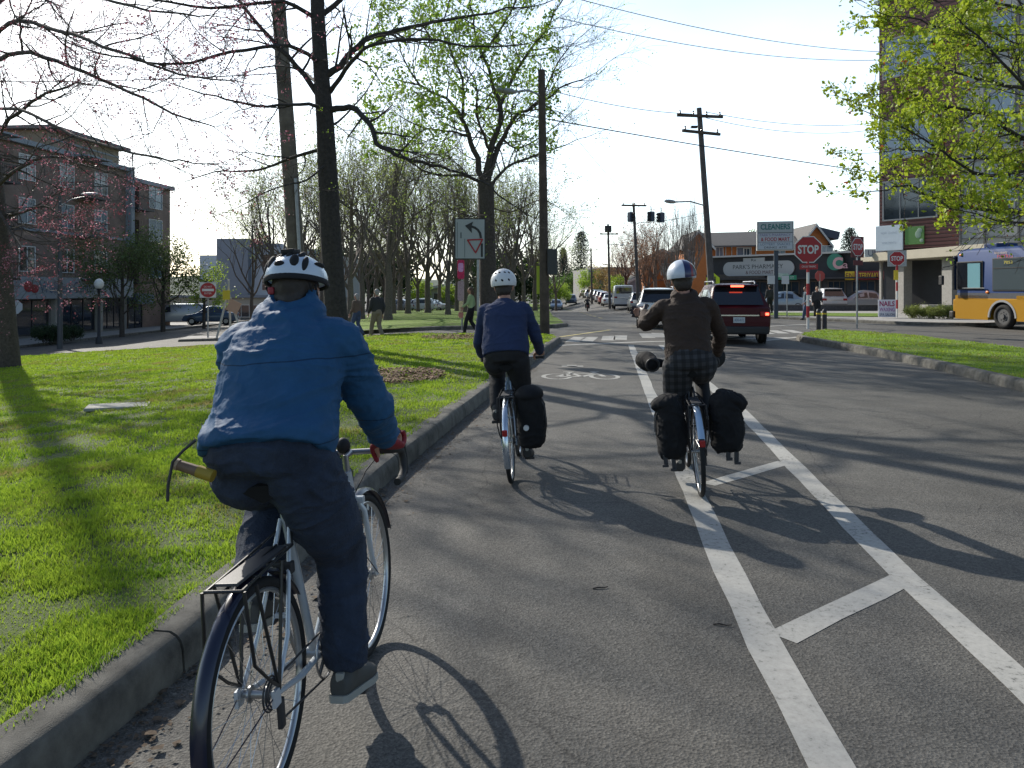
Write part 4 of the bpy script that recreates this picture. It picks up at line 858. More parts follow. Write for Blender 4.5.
# ================================================================== trees
def bark(name, c): 
    return mat(name, c, .95, var=.45, vscale=14, bump=.9, bscale=35, detail=8)
BK = bark('grey_brown_bark', (.075, .062, .052)); BKL = bark('pale_bark', (.15, .13, .115)); BKD = bark('dark_bark', (.045, .038, .033)); BKP = bark('hazed_park_bark', (.14, .115, .095))  # BKP is paled, with haze put into the bark colour
def leafm(name, c, t=.45): return mat(name, c, .5, var=.35, vscale=2.2, trans=t, spec=.3)
class Tree:
    def __init__(s, seed): s.big = MB(); s.tw = MB(); s.tips = []; s.r = random.Random(seed)
    def limb(s, pts, r0, r1, lim=.03):
        n = len(pts); rad = [r0+(r1-r0)*(i/(n-1))**.8 for i in range(n)]
        if r0 > lim: s.big.tube(pts, rad, 10 if r0 > .12 else 7, True)
        else: s.tw.tube(pts, rad, 4 if r0 > .012 else 3, False)
    def path(s, p, d, L, n, wob, lift):
        pts = [p.copy()]; d = d.normalized()
        for i in range(n):
            d = (d+V(s.r.gauss(0, wob), s.r.gauss(0, wob), s.r.gauss(0, wob)+lift)).normalized(); p = p+d*(L/n); pts.append(p.copy())
        return pts
    def grow(s, p, d, L, r, depth, nch=4, spread=.8, shrink=.62, wob=.16, lift=.04, rmin=.004, kids=None):
        n = max(3, min(7, int(L/.25)))
        pts = s.path(p, d, L, n, wob, lift); r1 = max(r*.45, rmin*.7); s.limb(pts, r, r1)
        if depth == 0: s.tips.append((pts[-1], (pts[-1]-pts[-2]).normalized())); s.tips.append((pts[len(pts)//2], (pts[-1]-pts[-2]).normalized())); return
        for k in range(nch):
            f = s.r.uniform(.25, 1.) if k else 1.
            i = min(int(f*n), n-1); q = pts[i].lerp(pts[i+1], f*n-i if k else 1); t = (pts[i+1]-pts[i]).normalized()
            a = t.orthogonal().normalized(); a.rotate(Matrix.Rotation(s.r.uniform(0, 2*pi), 3, t)); dd = (t+a*spread*s.r.uniform(.5, 1.2)*(1 if k else .5)).normalized()
            rr = (r+(r1-r)*f)*s.r.uniform(.5, .75)
            s.grow(q, dd, L*shrink*s.r.uniform(.75, 1.15), max(rr, rmin), depth-1, nch, spread, shrink, wob, lift, rmin)
    def guided(s, pts, r0, r1, sub=8, subL=1.2, depth=2, nch=3, f0=.15, lift=.05, spread=1., shrink=.62):
        """limb through given points with side branches"""
        Q = [pts[0]]
        for i in range(len(pts)-1):
            p_1 = pts[max(i-1, 0)]; p0 = pts[i]; p1 = pts[i+1]; p2 = pts[min(i+2, len(pts)-1)]
            for k in range(1, 5):
                t = k/4; Q.append(.5*((2*p0)+(p1-p_1)*t+(2*p_1-5*p0+4*p1-p2)*t*t+(3*p0-p_1-3*p1+p2)*t**3)+V(s.r.gauss(0, r0*.25), s.r.gauss(0, r0*.25), s.r.gauss(0, r0*.2)))
        s.limb(Q, r0, r1, 0 if r0 > .02 else .03); n = len(Q)-1
        for k in range(sub):
            f = f0+(1-f0)*(k+s.r.random())/sub; f = min(f, .999); i = int(f*n); q = Q[i].lerp(Q[i+1], f*n-i); t = (Q[i+1]-Q[i]).normalized()
            a = t.orthogonal().normalized(); a.rotate(Matrix.Rotation(s.r.uniform(0, 2*pi), 3, t)); a.z *= .7
            rr = min((r0+(r1-r0)*f)*.5, .03); s.grow(q, (t*.7+a*spread).normalized(), subL*s.r.uniform(.6, 1.3)*(1.15-.5*f), rr, depth, nch, .8, shrink, .17, lift)
        s.grow(Q[-1], (Q[-1]-Q[-2]), subL, r1, depth, nch, .7, shrink, .15, lift)
    def leaves(s, per, size, spread, frac=1., m=None, par=None, name='leaves', fil=None, droop=0.):
        r_ = s.r; tips = [t for t in s.tips if r_.random() < frac and (fil is None or fil(t[0]))]
        if not tips: return None
        P = np.array([t[0] for t in tips]); n = len(P)*per; c = np.repeat(P, per, 0)+rng.normal(0, spread, (n, 3)); c[:, 2] -= np.abs(rng.normal(0, droop, n)) if droop else 0
        u = rng.normal(0, 1, (n, 3)); u /= np.linalg.norm(u, axis=1)[:, None]; v = np.cross(u, rng.normal(0, 1, (n, 3))); v /= np.linalg.norm(v, axis=1)[:, None]; w_ = np.cross(u, v)
        sz = size*rng.uniform(.6, 1.4, n)[:, None]
        a = c-u*sz*.5; b = c+v*sz*.36+w_*sz*.08; d_ = c+u*sz*.55; e = c-v*sz*.36+w_*sz*.08
        vs = np.stack([a, b, d_, e], 1).reshape(-1, 3); k = np.arange(n)*4
        fl = np.stack([k, k+1, k+2, k, k+2, k+3], 1).ravel()
        return np_mesh(name, vs, fl, np.full(2*n, 3), m, par)
    def finish(s, name, label, loc, group=None, bm=BK, cat='tree', rz=0):
        t = thing(name, label, cat, loc, rz, group); L = V(*loc)
        def sh(mb): mb.v = [(v[0]-L.x, v[1]-L.y, v[2]-L.z) for v in mb.v]
        sh(s.big); sh(s.tw); s.tips = [(p-L, d_) for p, d_ in s.tips]
        s.big.build('trunk', bm, t, 60)
        cr = s.tw.build('crown', bm, t, 60) if s.tw.v else None
        return t, cr
def PX(Y, *pp):                   # picture polyline at distance Y (per-point override)
    return [W(p[0], p[1], p[2] if len(p) > 2 else Y) for p in pp]
# ---- big tree behind the blue rider
t = Tree(11); f = W(338, 289, 18); f.z = T(f.x, 18)
tr = [f+V(0, 0, -.2)]+PX(18, (335, 300), (331, 240), (328, 180), (325, 120), (321, 70), (318, 20), (316, -40), (312, -110), (306, -180))
t.big.tube(tr, [.34, .25, .235, .225, .20, .175, .16, .15, .12, .08], 16)
t.limb([f+V(.05, 0, -.1), f+V(.02, 0, .3)], .4, .24)
tg = lambda pts, *a, **k: t.guided(pts, *a, **k)
tg(PX(18, (327, 112), (350, 107, 17.8), (368, 122, 17.4), (382, 148, 17), (412, 160, 16.8), (450, 170, 16.6), (490, 185, 16.4)), .085, .02, 11, 1.1)
tg(PX(18, (323, 78), (340, 66), (366, 40, 18.3), (410, 28, 18.6), (460, 18, 19), (515, 6, 19.5)), .10, .02, 12, 1.3)
tg(PX(18, (330, 92), (352, 62, 17.4), (374, 44, 17), (425, 40, 16.5), (480, 48, 16), (525, 44, 15.5)), .06, .012, 10, 1.1)
tg(PX(18, (322, 98), (296, 66), (262, 30), (228, -15), (190, -60)), .075, .02, 12, 1.2)
tg(PX(18, (324, 108), (300, 104, 17), (256, 106, 16), (214, 96, 15.5), (172, 84, 15)), .05, .01, 12, .9)
tg(PX(18, (327, 146), (292, 158, 18.5), (256, 170, 19), (214, 172, 19.5), (184, 182, 20)), .05, .01, 9, .9)
tg(PX(18, (320, 62), (288, 46, 17), (232, 52, 16), (176, 64, 15.5), (112, 56, 15), (60, 40, 14.5)), .055, .01, 16, .9)
tg(PX(18, (318, 22), (284, 2, 17.6), (210, 8, 17), (130, -6, 16.4), (60, -20, 16)), .06, .01, 16, 1.0)
tg(PX(18, (318, 18), (352, -8, 18.5), (400, -30, 19), (460, -60, 19)), .075, .02, 8, 1.4)
tg(PX(18, (316, -30), (286, -70, 19), (240, -110, 19)), .07, .02, 8, 1.5); tg(PX(18, (314, -60), (346, -100, 18), (380, -150, 18)), .07, .02, 8, 1.5)
tg(PX(18, (328, 162), (306, 180, 17.2), (276, 188, 16.5), (240, 206, 16.2)), .03, .008, 6, .7)
tg(PX(18, (326, 128), (342, 118, 19.5), (366, 92, 21), (380, 66, 22.5)), .04, .01, 6, .9)
tg(PX(18, (322, 88), (300, 70, 20.5), (268, 66, 22), (236, 78, 23)), .045, .01, 8, 1.); tg(PX(18, (330, 190), (346, 206, 18.6), (368, 214, 19)), .022, .007, 4, .6)
o, cr = t.finish('bare_maple', 'tall dark trunked bare tree with long level limbs behind the blue jacket rider', f, bm=BKD)
BUD = leafm('red_buds', (.24, .07, .09), .35); BUD2 = leafm('flare_tinted_buds', (.46, .20, .26), .4)  # BUD2 buds are tinted pinker to paint in the sun flare
t.leaves(5, .032, .035, .50, BUD, cr, 'buds', fil=lambda p: (p+f).x < -4.6); t.leaves(4, .034, .05, .3, BUD2, cr, 'flare_pink_blossom', fil=lambda p: (p+f).x < -5)
t.leaves(4, .04, .05, .12, leafm('spring_leaf', (.22, .34, .04)), cr, 'leaves', fil=lambda p: (p+f).x > -4.2)
# ---- left edge tree
t = Tree(23); f = G(6, 373); f = V(f.x, f.y, T(f.x, f.y)); Y0 = f.y
tr = [f+V(0, 0, -.2)]+PX(Y0, (4, 330), (0, 270), (-6, 200), (-14, 120), (-20, 40), (-28, -60), (-36, -160))
t.big.tube(tr, [.42, .33, .30, .28, .26, .22, .17, .1], 16)
for pp, r0 in (((( -8, 190), (20, 168, Y0-1), (52, 156, Y0-2), (88, 166, Y0-3), (120, 176, Y0-3)), .07), (((-6, 215), (18, 214), (44, 206, Y0-1), (70, 222, Y0-2)), .06), (((-12, 150), (10, 120, Y0-1), (40, 98, Y0-2), (78, 84, Y0-3), (120, 88, Y0-4)), .08),
              (((-18, 70), (20, 52, Y0-3), (70, 66, Y0-5), (130, 92, Y0-6), (186, 118, Y0-7), (214, 128, Y0-7)), .075), (((-18, 60), (10, 24, Y0-2), (60, 30, Y0-5), (120, 52, Y0-7), (180, 74, Y0-8), (236, 80, Y0-9)), .075),
              (((-22, 20), (20, -10, Y0-3), (80, -6, Y0-6), (150, 10, Y0-8), (210, 16, Y0-9)), .07), (((-8, 200), (14, 236, Y0-1), (30, 262, Y0-2), (40, 286, Y0-3)), .04), (((-14, 110), (20, 110, Y0-4), (70, 134, Y0-6), (120, 150, Y0-8), (170, 160, Y0-9), (200, 164, Y0-9)), .05),
              (((-10, 170), (-40, 130), (-80, 110), (-140, 90)), .09), (((-20, 30), (-60, -20), (-120, -60)), .09), (((-26, -40), (10, -100, Y0-2), (60, -160, Y0-3)), .08)):
    t.guided(PX(Y0, *pp), r0, .01, 20, 1.3, 2, 4)
o, cr = t.finish('bare_maple', 'bare maple at the left picture edge with red budded twigs spreading over the sky', f, bm=BK)
t.leaves(4, .038, .045, .36, BUD, cr, 'buds'); t.leaves(4, .038, .05, .34, BUD2, cr, 'flare_pink_blossom')
# ---- tree behind the middle rider
t = Tree(5); f = G(490, 345); f = V(f.x, 28, 0); f.x = (490-512)/F*28
tr = [f+V(0, 0, -.2)]+PX(28, (489, 320), (488, 280), (487, 240), (486, 205), (486, 182))
t.big.tube(tr, [.42, .33, .30, .29, .29, .29], 16); t.limb([f, f+V(0, 0, .5)], .5, .33)
for pp, r0 in ((((486, 186), (474, 150), (463, 120), (444, 98), (420, 86), (392, 78)), .18), (((486, 180), (491, 150), (500, 112), (494, 84), (480, 50), (472, 15), (468, -20)), .2), (((487, 184), (500, 144), (516, 118), (540, 102), (566, 86), (590, 76)), .16),
              (((488, 190), (506, 168), (528, 158), (552, 150), (572, 142)), .10), (((486, 186), (466, 176), (440, 176), (416, 166), (396, 150)), .10), (((498, 112), (512, 78), (534, 46), (552, 18), (566, -10)), .11),
              (((480, 58), (500, 30), (516, 0), (520, -30)), .08), (((470, 136), (452, 132, 27), (424, 128, 26), (400, 116, 25)), .07), (((463, 118), (462, 80), (448, 46), (436, 14)), .09), (((490, 150), (478, 118, 26), (476, 84, 25), (462, 60, 24)), .08),
              (((503, 140), (520, 148, 29.5), (548, 132, 31), (574, 110, 32)), .06), (((486, 182), (492, 150, 30.5), (506, 110, 33), (510, 60, 34)), .12), (((487, 205), (510, 212, 28), (540, 200, 28.5), (556, 206, 29)), .04), (((486, 210), (470, 216, 28), (446, 206, 28)), .04), (((420, 86), (404, 60), (396, 34)), .06), (((540, 102), (556, 66), (572, 44)), .06)):
    t.guided(PX(28, *pp), r0*.72, .014, 14, 1.6, 2, 4)
o, cr = t.finish('budding_maple', 'broad forked tree with fresh green leaves at its top behind the middle rider', f, bm=BK)
t.leaves(5, .11, .10, .55, leafm('spring_leaf', (.16, .27, .04)), cr, 'leaves', fil=lambda p: (p+f).z > 6.2 and (p+f).x < 1.6); t.leaves(2, .06, .09, .25, leafm('new_leaf', (.26, .38, .06)), cr, 'young_leaves')
# ---- leafy tree entering from the right
t = Tree(31); f = V(10.4, 12.2, .17); Y0 = 12.2
t.big.tube([f+V(0, 0, -.2), f+V(0, 0, 1.2), f+V(.05, 0, 2.6), f+V(-.05, .1, 4.2), f+V(-.1, .1, 6.5), f+V(0, 0, 8)], [.26, .2, .18, .15, .1, .05], 14)
tp = lambda z: f+V(-.05, .1, z)
for z, pp, r0 in ((2.6, ((1110, 240, 12.0), (1050, 214, 11.6), (1024, 213), (965, 208, 11.2), (935, 198, 11), (908, 186, 10.8), (885, 190, 10.6)), .05), (3.2, ((1100, 180, 12), (1040, 146, 12), (1012, 132, 11.8), (985, 112, 11.6), (940, 106, 11.4), (912, 92, 11.2), (888, 92, 11)), .055),
              (3.6, ((1110, 110, 12), (1050, 92, 12), (1005, 86, 12.4), (968, 76, 12.6), (935, 66, 12.8), (905, 72, 13)), .05), (4.4, ((1120, 40, 12), (1060, 20, 12), (1010, 6, 12), (970, -4, 11.6), (930, 0, 11.2)), .05), (4.6, ((1080, 20, 11.5), (1024, 44, 11), (985, 50, 10.8), (940, 28, 10.6), (905, 16, 10.6)), .04),
              (3.0, ((1110, 190, 12.6), (1050, 176, 13), (1000, 160, 13.3), (950, 158, 13.6), (915, 150, 13.8), (885, 152, 14)), .045), (2.9, ((1100, 170, 11.4), (1040, 168, 10.8), (990, 176, 10.6), (960, 164, 10.4), (925, 140, 10.3), (890, 122, 10.3)), .04), (5.4, ((1130, -40, 12), (1040, -60, 12), (950, -60, 12)), .05),
              (4.0, ((1130, 100, 12), (1200, 60, 12.5), (1280, 40, 13)), .06), (3.4, ((1120, 150, 11.4), (1060, 120, 10.2), (1000, 60, 9.6), (960, 20, 9.4)), .045), (3.8, ((1130, 120, 12.8), (1090, 70, 14), (1020, 60, 14.8), (960, 40, 15)), .04), (2.7, ((1110, 226, 11.2), (1060, 222, 10.6), (1010, 222, 10.3), (970, 212, 10.2)), .022)):
    t.guided([tp(z)]+PX(Y0, *pp), r0, .008, 25, .55, 2, 3, f0=.16)
o, cr = t.finish('leafy_maple', 'yellow green leafed tree hanging in from the right over the verge', f, bm=BKD)
t.leaves(9, .056, .042, .42, leafm('lime_leaf', (.34, .42, .035), .5), cr, 'leaves', fil=lambda p: HZ-((p+f).z-CH)*F/(p+f).y < 232-.06*(512+(p+f).x*F/(p+f).y-880)); t.leaves(2, .05, .06, .3, leafm('deep_lime_leaf', (.20, .30, .03), .5), cr, 'dark_leaves'); t.leaves(3, .045, .05, .03, leafm('rust_leaf', (.35, .10, .04)), cr, 'rust_leaves')
# ---- prototypes of the bare trees in the park
def bare(seed, h, r, name, label, loc, rz, col=BK, leafc=None, up=.1, depth=4, nl=4, frac=.4, spread=.75, group='bare trees in the park', trunkf=.32, lsz=.12):
    t = Tree(seed); th = h*trunkf
    t.big.tube([V(0, 0, -.2), V(0, 0, .4), V(.05, 0, th*.6), V(0, .05, th)], [r*1.5, r, r*.9, r*.8], 10)
    for k in range(5):
        a = 2*pi*k/5+t.r.uniform(-.3, .3); t.grow(V(0, .05, th*t.r.uniform(.72, 1)), V(cos(a)*.75, sin(a)*.75, 1.1), h*.30, r*.5, depth, nl, spread, .66, .14, up)
    t.grow(V(0, .05, th), V(0, 0, 1), h*.34, r*.65, depth, nl, spread, .68, .12, up)
    o, cr = t.finish(name, label, V(0, 0, 0), group, col)
    if leafc: t.leaves(3, lsz, .12, frac, leafc, cr, 'leaves')
    o.location = loc; o.rotation_euler.z = rz
    return o
def gz(px, Y, dz=.12): 
    v = W(px, HZ, Y); v.z = T(v.x, Y)+dz; return v
p1 = bare(2, 15.5, .23, 'bare_tree', 'large bare tree with spreading fine twigs behind the two walkers', gz(388, 44), .3, BKP, leafm('olive_leaf', (.26, .31, .10), .5), frac=.22, trunkf=.2, nl=4, up=.06, spread=.8)
p2 = bare(8, 14.5, .18, 'bare_tree', 'upright bare tree just left of the two walkers', gz(362, 50), 1., BKP, leafm('olive_leaf', (.18, .22, .06)), frac=.22, up=.12, trunkf=.2, nl=4, spread=.65)
rest = [(350, 38, p1, .72, 'smaller bare tree close behind the main dark trunk'), (408, 58, p2, 1.15, 'tall bare tree over the left parked car in the park'), (428, 64, p1, 1.05, 'bare tree between the two parked cars in the park'), (448, 52, p2, .95, 'bare tree rising above the arrow sign'),
        (466, 70, p1, 1.15, 'bare tree seen through the pink yarn post'), (512, 60, p1, .95, 'bare tree right of the middle rider\'s white helmet'), (524, 72, p2, 1.1, 'slender bare tree left of the straight dark pole'), (535, 88, p1, 1.1, 'distant bare tree touching the straight dark pole'),
        (376, 72, p2, 1.25, 'far bare tree between the two walkers'), (322, 62, p1, 1.0, 'bare tree behind the top of the white rider helmet'), (274, 58, p2, 1.1, 'thin bare tree leaning up left of the wooden pole'), (300, 80, p1, 1.2, 'far bare tree hidden by the leaning wooden pole'),
        (252, 70, p2, .95, 'lone thin bare tree in front of the panelled block'), (400, 90, p1, 1.3, 'tallest far bare tree in the middle of the park'), (494, 95, p2, 1.4, 'far bare tree behind the forked maple trunk'), (556, 105, p2, .9, 'small far bare tree just right of the straight pole'), (440, 100, p2, 1.4, 'far bare tree left of the arrow sign')]
rest += [(342, 84, p1, .95, 'bare tree filling the gap left of the main dark trunk base'), (368, 96, p2, 1.1, 'slim bare tree deep in the park over the khaki trousered man'), (384, 106, p1, 1.1, 'wide bare tree deep in the park right of the khaki trousered man'), (418, 76, p2, .95, 'slim bare tree just right of the left parked car in the park'),
         (457, 84, p1, 1.0, 'bare tree directly behind the pink yarn post panel'), (476, 82, p2, 1.0, 'slim bare tree between the arrow sign and the forked maple'), (503, 78, p1, .9, 'bare tree at the left edge of the white helmet of the middle rider'), (546, 92, p2, .8, 'short bare tree behind the dark meter box'), (394, 60, p1, .7, 'low bare tree in front of the park parking row'), (310, 96, p2, 1.1, 'slim far bare tree between the leaning pole and the main trunk')]
for i, (px, Y, pr, sc_, lab) in enumerate(rest): dup(pr, gz(px, Y), i*1.37, sc_, lab)
# bare poplars on the far right side
q1 = bare(14, 13, .16, 'bare_poplar', 'pale narrow bare poplar left of the tall leaning pole', gz(690, 76, 0), 0, BKL, up=.34, depth=3, nl=5, spread=.42, group='bare trees along the far road', trunkf=.15)
for i, (px, Y, sc_, lab) in enumerate(((680, 74, .95, 'pale bare poplar above the dark blue helmet'), (668, 80, .8, 'shorter pale bare poplar in front of the small orange gable'))): dup(q1, gz(px, Y, 0), i*2.+1, sc_, lab)
q2 = bare(19, 10, .22, 'bare_tree', 'brownish bare tree right of the slim signal pole', gz(655, 84, 0), 0, bark('brown_twig_bark', (.13, .09, .07)), leafm('brown_bud', (.28, .15, .09)), depth=4, frac=.35, group='bare trees along the far road', lsz=.1)
for i, (px, Y, sc_, lab) in enumerate(((640, 92, .95, 'brown budded tree behind the slim signal pole'), (626, 105, .95, 'brown budded tree above the white van'), (618, 120, .8, 'brown budded tree in front of the brown block'), (648, 72, .62, 'low brown tree behind the yellow crossing sign'))): dup(q2, gz(px, Y, 0), i*1.7+.5, sc_, lab)
# leafy spring trees and shrubs
def leafy(seed, h, w_, name, label, loc, lm, dens=1., group=None, bm=BK, base=.18, lsz=.13, cat='tree', sp=.22, stems=1):
    t = Tree(seed)
    for s_ in range(stems):
        a0 = 2*pi*s_/max(stems, 1); o_ = V(cos(a0), sin(a0), 0)*(.18*w_ if stems > 1 else 0)
        if stems == 1: t.big.tube([V(0, 0, -.2), V(0, 0, h*base), V(.05, 0, h*.6)], [h*.022+.02, h*.018+.015, h*.01], 8)
        for k in range(int(9/stems**.5)):
            z = h*(base+(.62-base)*k/9) if stems == 1 else .05; a = k*2.4+s_; L = w_*.5*(1.0-.45*abs(k/9-.35))
            t.grow(V(0, 0, z)+o_, V(cos(a), sin(a), .75 if stems == 1 else t.r.uniform(.6, 2.)), (L if stems == 1 else h*.5)*.62, h*.008+.006, 2, 4, .8, .7, .16, .05)
    o, cr = t.finish(name, label, V(0, 0, 0), group, bm, cat)
    t.leaves(int(9*dens), lsz, sp, 1., lm, cr, 'leaves'); o.location = loc
    return o
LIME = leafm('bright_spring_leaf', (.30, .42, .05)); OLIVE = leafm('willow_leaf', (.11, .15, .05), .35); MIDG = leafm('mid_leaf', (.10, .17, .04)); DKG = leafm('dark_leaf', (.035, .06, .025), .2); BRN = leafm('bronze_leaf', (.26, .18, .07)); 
g = 'street trees before the brick block'
a1 = leafy(41, 7.2, 7.6, 'street_tree', 'left of two dark green street trees covering the brick shopfront', gz(122, 53, .1), OLIVE, 2.4, g, sp=.42); 
dup(a1, gz(163, 59, .1), 2, 1.02, 'right of two dark green street trees covering the brick shopfront')
leafy(43, 5.8, 4.0, 'street_tree', 'bright lime tree beside the no entry sign', gz(204, 60, .1), LIME, .9, g, sp=.25)
dup(leafy(44, 1.5, 2.2, 'shrub', 'left round dark shrub under the shop sign band', gz(50, 45.5, .1), DKG, 1.6, 'shrubs by the shop windows', cat='shrub', stems=4, lsz=.08, sp=.1), gz(68, 47, .1), 1, .9, 'right round dark shrub under the shop sign band')
sA = leafy(45, .95, 1.3, 'shrub', 'yellow green shrub left of the planter by the nails board', G(917, 321)+V(0, 0, .1), mat('shrub_leaf', (.20, .24, .05), .6, var=.4, trans=.3), 1.2, 'shrubs by the bus', cat='shrub', stems=4, lsz=.05, sp=.07)
dup(sA, G(934, 321.5)+V(0, 0, .1), 1, .9, 'middle yellow green shrub in front of the planter'); dup(sA, G(948, 321.5)+V(0, 0, .1), 2, 1.05, 'yellow green shrub nearest the bus front')
g = 'spring trees along the far road'
b1 = leafy(51, 6, 5.5, 'spring_tree', 'bright yellow green tree above the motorcyclist', gz(590, 150, -.2), LIME, 1.2, g, lsz=.22, sp=.35, base=.1); b2 = leafy(52, 6, 5.5, 'spring_tree', 'bronze brown leafing tree right of the bright green one', gz(604, 140, -.2), BRN, 1., g, lsz=.2, sp=.35, base=.1)
b3 = leafy(53, 6, 6, 'green_tree', 'mid green tree behind the distant oncoming cars', gz(572, 170, -.2), MIDG, 1.4, g, lsz=.25, sp=.4, base=.06)
for pr, px, Y, sc_, lab in ((b1, 560, 128, .75, 'pale green tree just right of the straight dark pole'), (b2, 614, 128, .85, 'bronze tree behind the white van'), (b3, 564, 200, 1.1, 'dark green tree low on the far road axis'), (b3, 550, 150, 1., 'green tree at the far left side of the road'), (b2, 596, 190, 1.3, 'bronze tree farthest along the parked cars'), (b1, 620, 118, .7, 'greenish tree over the silver parked cars'),
                            (b3, 582, 230, 1.5, 'tall green tree at the end of the road'), (b3, 538, 130, .9, 'green tree hidden by the straight dark pole'), (b1, 420, 112, .85, 'light green shrubby tree behind the parked cars in the park'), (b1, 450, 118, .7, 'light green shrubby tree left of the pink yarn post'), (b1, 436, 125, .6, 'small light green tree at the back of the park')): dup(pr, gz(px, Y, -.2), px*.7, sc_, lab)
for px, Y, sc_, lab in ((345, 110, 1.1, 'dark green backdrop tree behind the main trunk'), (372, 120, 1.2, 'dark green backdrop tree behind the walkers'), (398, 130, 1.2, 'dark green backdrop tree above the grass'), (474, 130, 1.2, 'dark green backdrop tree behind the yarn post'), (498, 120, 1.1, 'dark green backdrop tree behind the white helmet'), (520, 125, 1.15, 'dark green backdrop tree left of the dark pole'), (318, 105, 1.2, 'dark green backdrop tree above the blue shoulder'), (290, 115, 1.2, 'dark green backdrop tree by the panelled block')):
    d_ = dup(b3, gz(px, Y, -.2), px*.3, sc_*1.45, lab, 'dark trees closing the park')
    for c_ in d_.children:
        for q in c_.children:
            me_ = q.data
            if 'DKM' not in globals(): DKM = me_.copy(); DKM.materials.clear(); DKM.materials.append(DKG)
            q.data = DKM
# conifers
def conifer(seed, h, w_, name, label, loc, lm, shape=1.):
    t = Tree(seed); t.big.tube([V(0, 0, -.2), V(0, 0, h)], [h*.018, .03], 8); n = 150
    for k in range(n):
        f_ = (k/n)**.8; z = h*(.08+.9*f_); L = w_/2*((1-f_)**shape)*t.r.uniform(.8, 1.1)+.1; a = k*2.399
        p = [V(0, 0, z), V(cos(a)*L*.5, sin(a)*L*.5, z-.06*L), V(cos(a)*L, sin(a)*L, z-.1*L+.05)]; t.tw.tube(p, [.03, .02, .01], 3, False)
        for q in range(5): t.tips.append((p[0].lerp(p[2], .3+.7*q/4), V(0, 0, 1)))
    o, cr = t.finish(name, label, V(0, 0, 0), None, BKD); t.leaves(9, .28, .16+.02*w_, 1., lm, cr, 'needles'); o.location = loc; return o
NED = leafm('needle_green', (.028, .05, .035), .15)
conifer(61, 17.5, 7.0, 'conifer', 'tall dark rounded evergreen above the far end of the road', gz(581, 210, -.5), NED, .33)
conifer(62, 12.5, 8.5, 'conifer', 'pointed dark conifer left of the tall rounded evergreen', gz(563, 200, -.5), NED, .9)
o = dup(bpy.data.objects['conifer'], gz(850, 120, 0), 1, .62, 'dark evergreen top above the shop roof beside the turned stop sign'); o = dup(bpy.data.objects['conifer.001'], gz(836, 110, 0), 2, .55, 'pointed dark evergreen top right of the orange gable')
leafy(65, 13.5, 6, 'green_tree', 'pale green tree top above the roof of the orange row houses', gz(747, 118, 0), leafm('pale_green_leaf', (.22, .28, .12)), 1., None, lsz=.25, sp=.35)
# leaf litter rings
def litter(label, c, rx, ry, n, col_):
    th = rng.uniform(0, 2*pi, n); rr = np.sqrt(rng.random(n)); x = rr*np.cos(th)*rx; y = rr*np.sin(th)*ry; z = rng.uniform(.01, .045, n); a = rng.uniform(0, 2*pi, n); s_ = rng.uniform(.02, .045, n)
    v = np.stack([np.stack([x+np.cos(a+k*pi/2)*s_*(1 if k % 2 else .6), y+np.sin(a+k*pi/2)*s_*(1 if k % 2 else .6), z+rng.uniform(-.01, .02, n)], 1) for k in range(4)], 1).reshape(-1, 3)
    k = np.arange(n)*4; o = np_mesh('leaf_litter', v, np.stack([k, k+1, k+2, k+3], 1).ravel(), np.full(n, 4), col_); o.location = c; return tag(o, label, 'leaf litter', kind='stuff')
LIT = mat('dry_leaf', (.20, .12, .07), .9, var=.5, vscale=9)
c = G(400, 386); c.z = T(c.x, c.y)+.165; litter('brown dry leaves heaped on the lawn right of the blue sleeve', c, .75, 1.1, 1500, LIT); c = G(466, 343); c.z = .165; litter('brown dry leaves at the lawn edge near the yarn post', c, 1.3, 1.2, 1500, LIT)
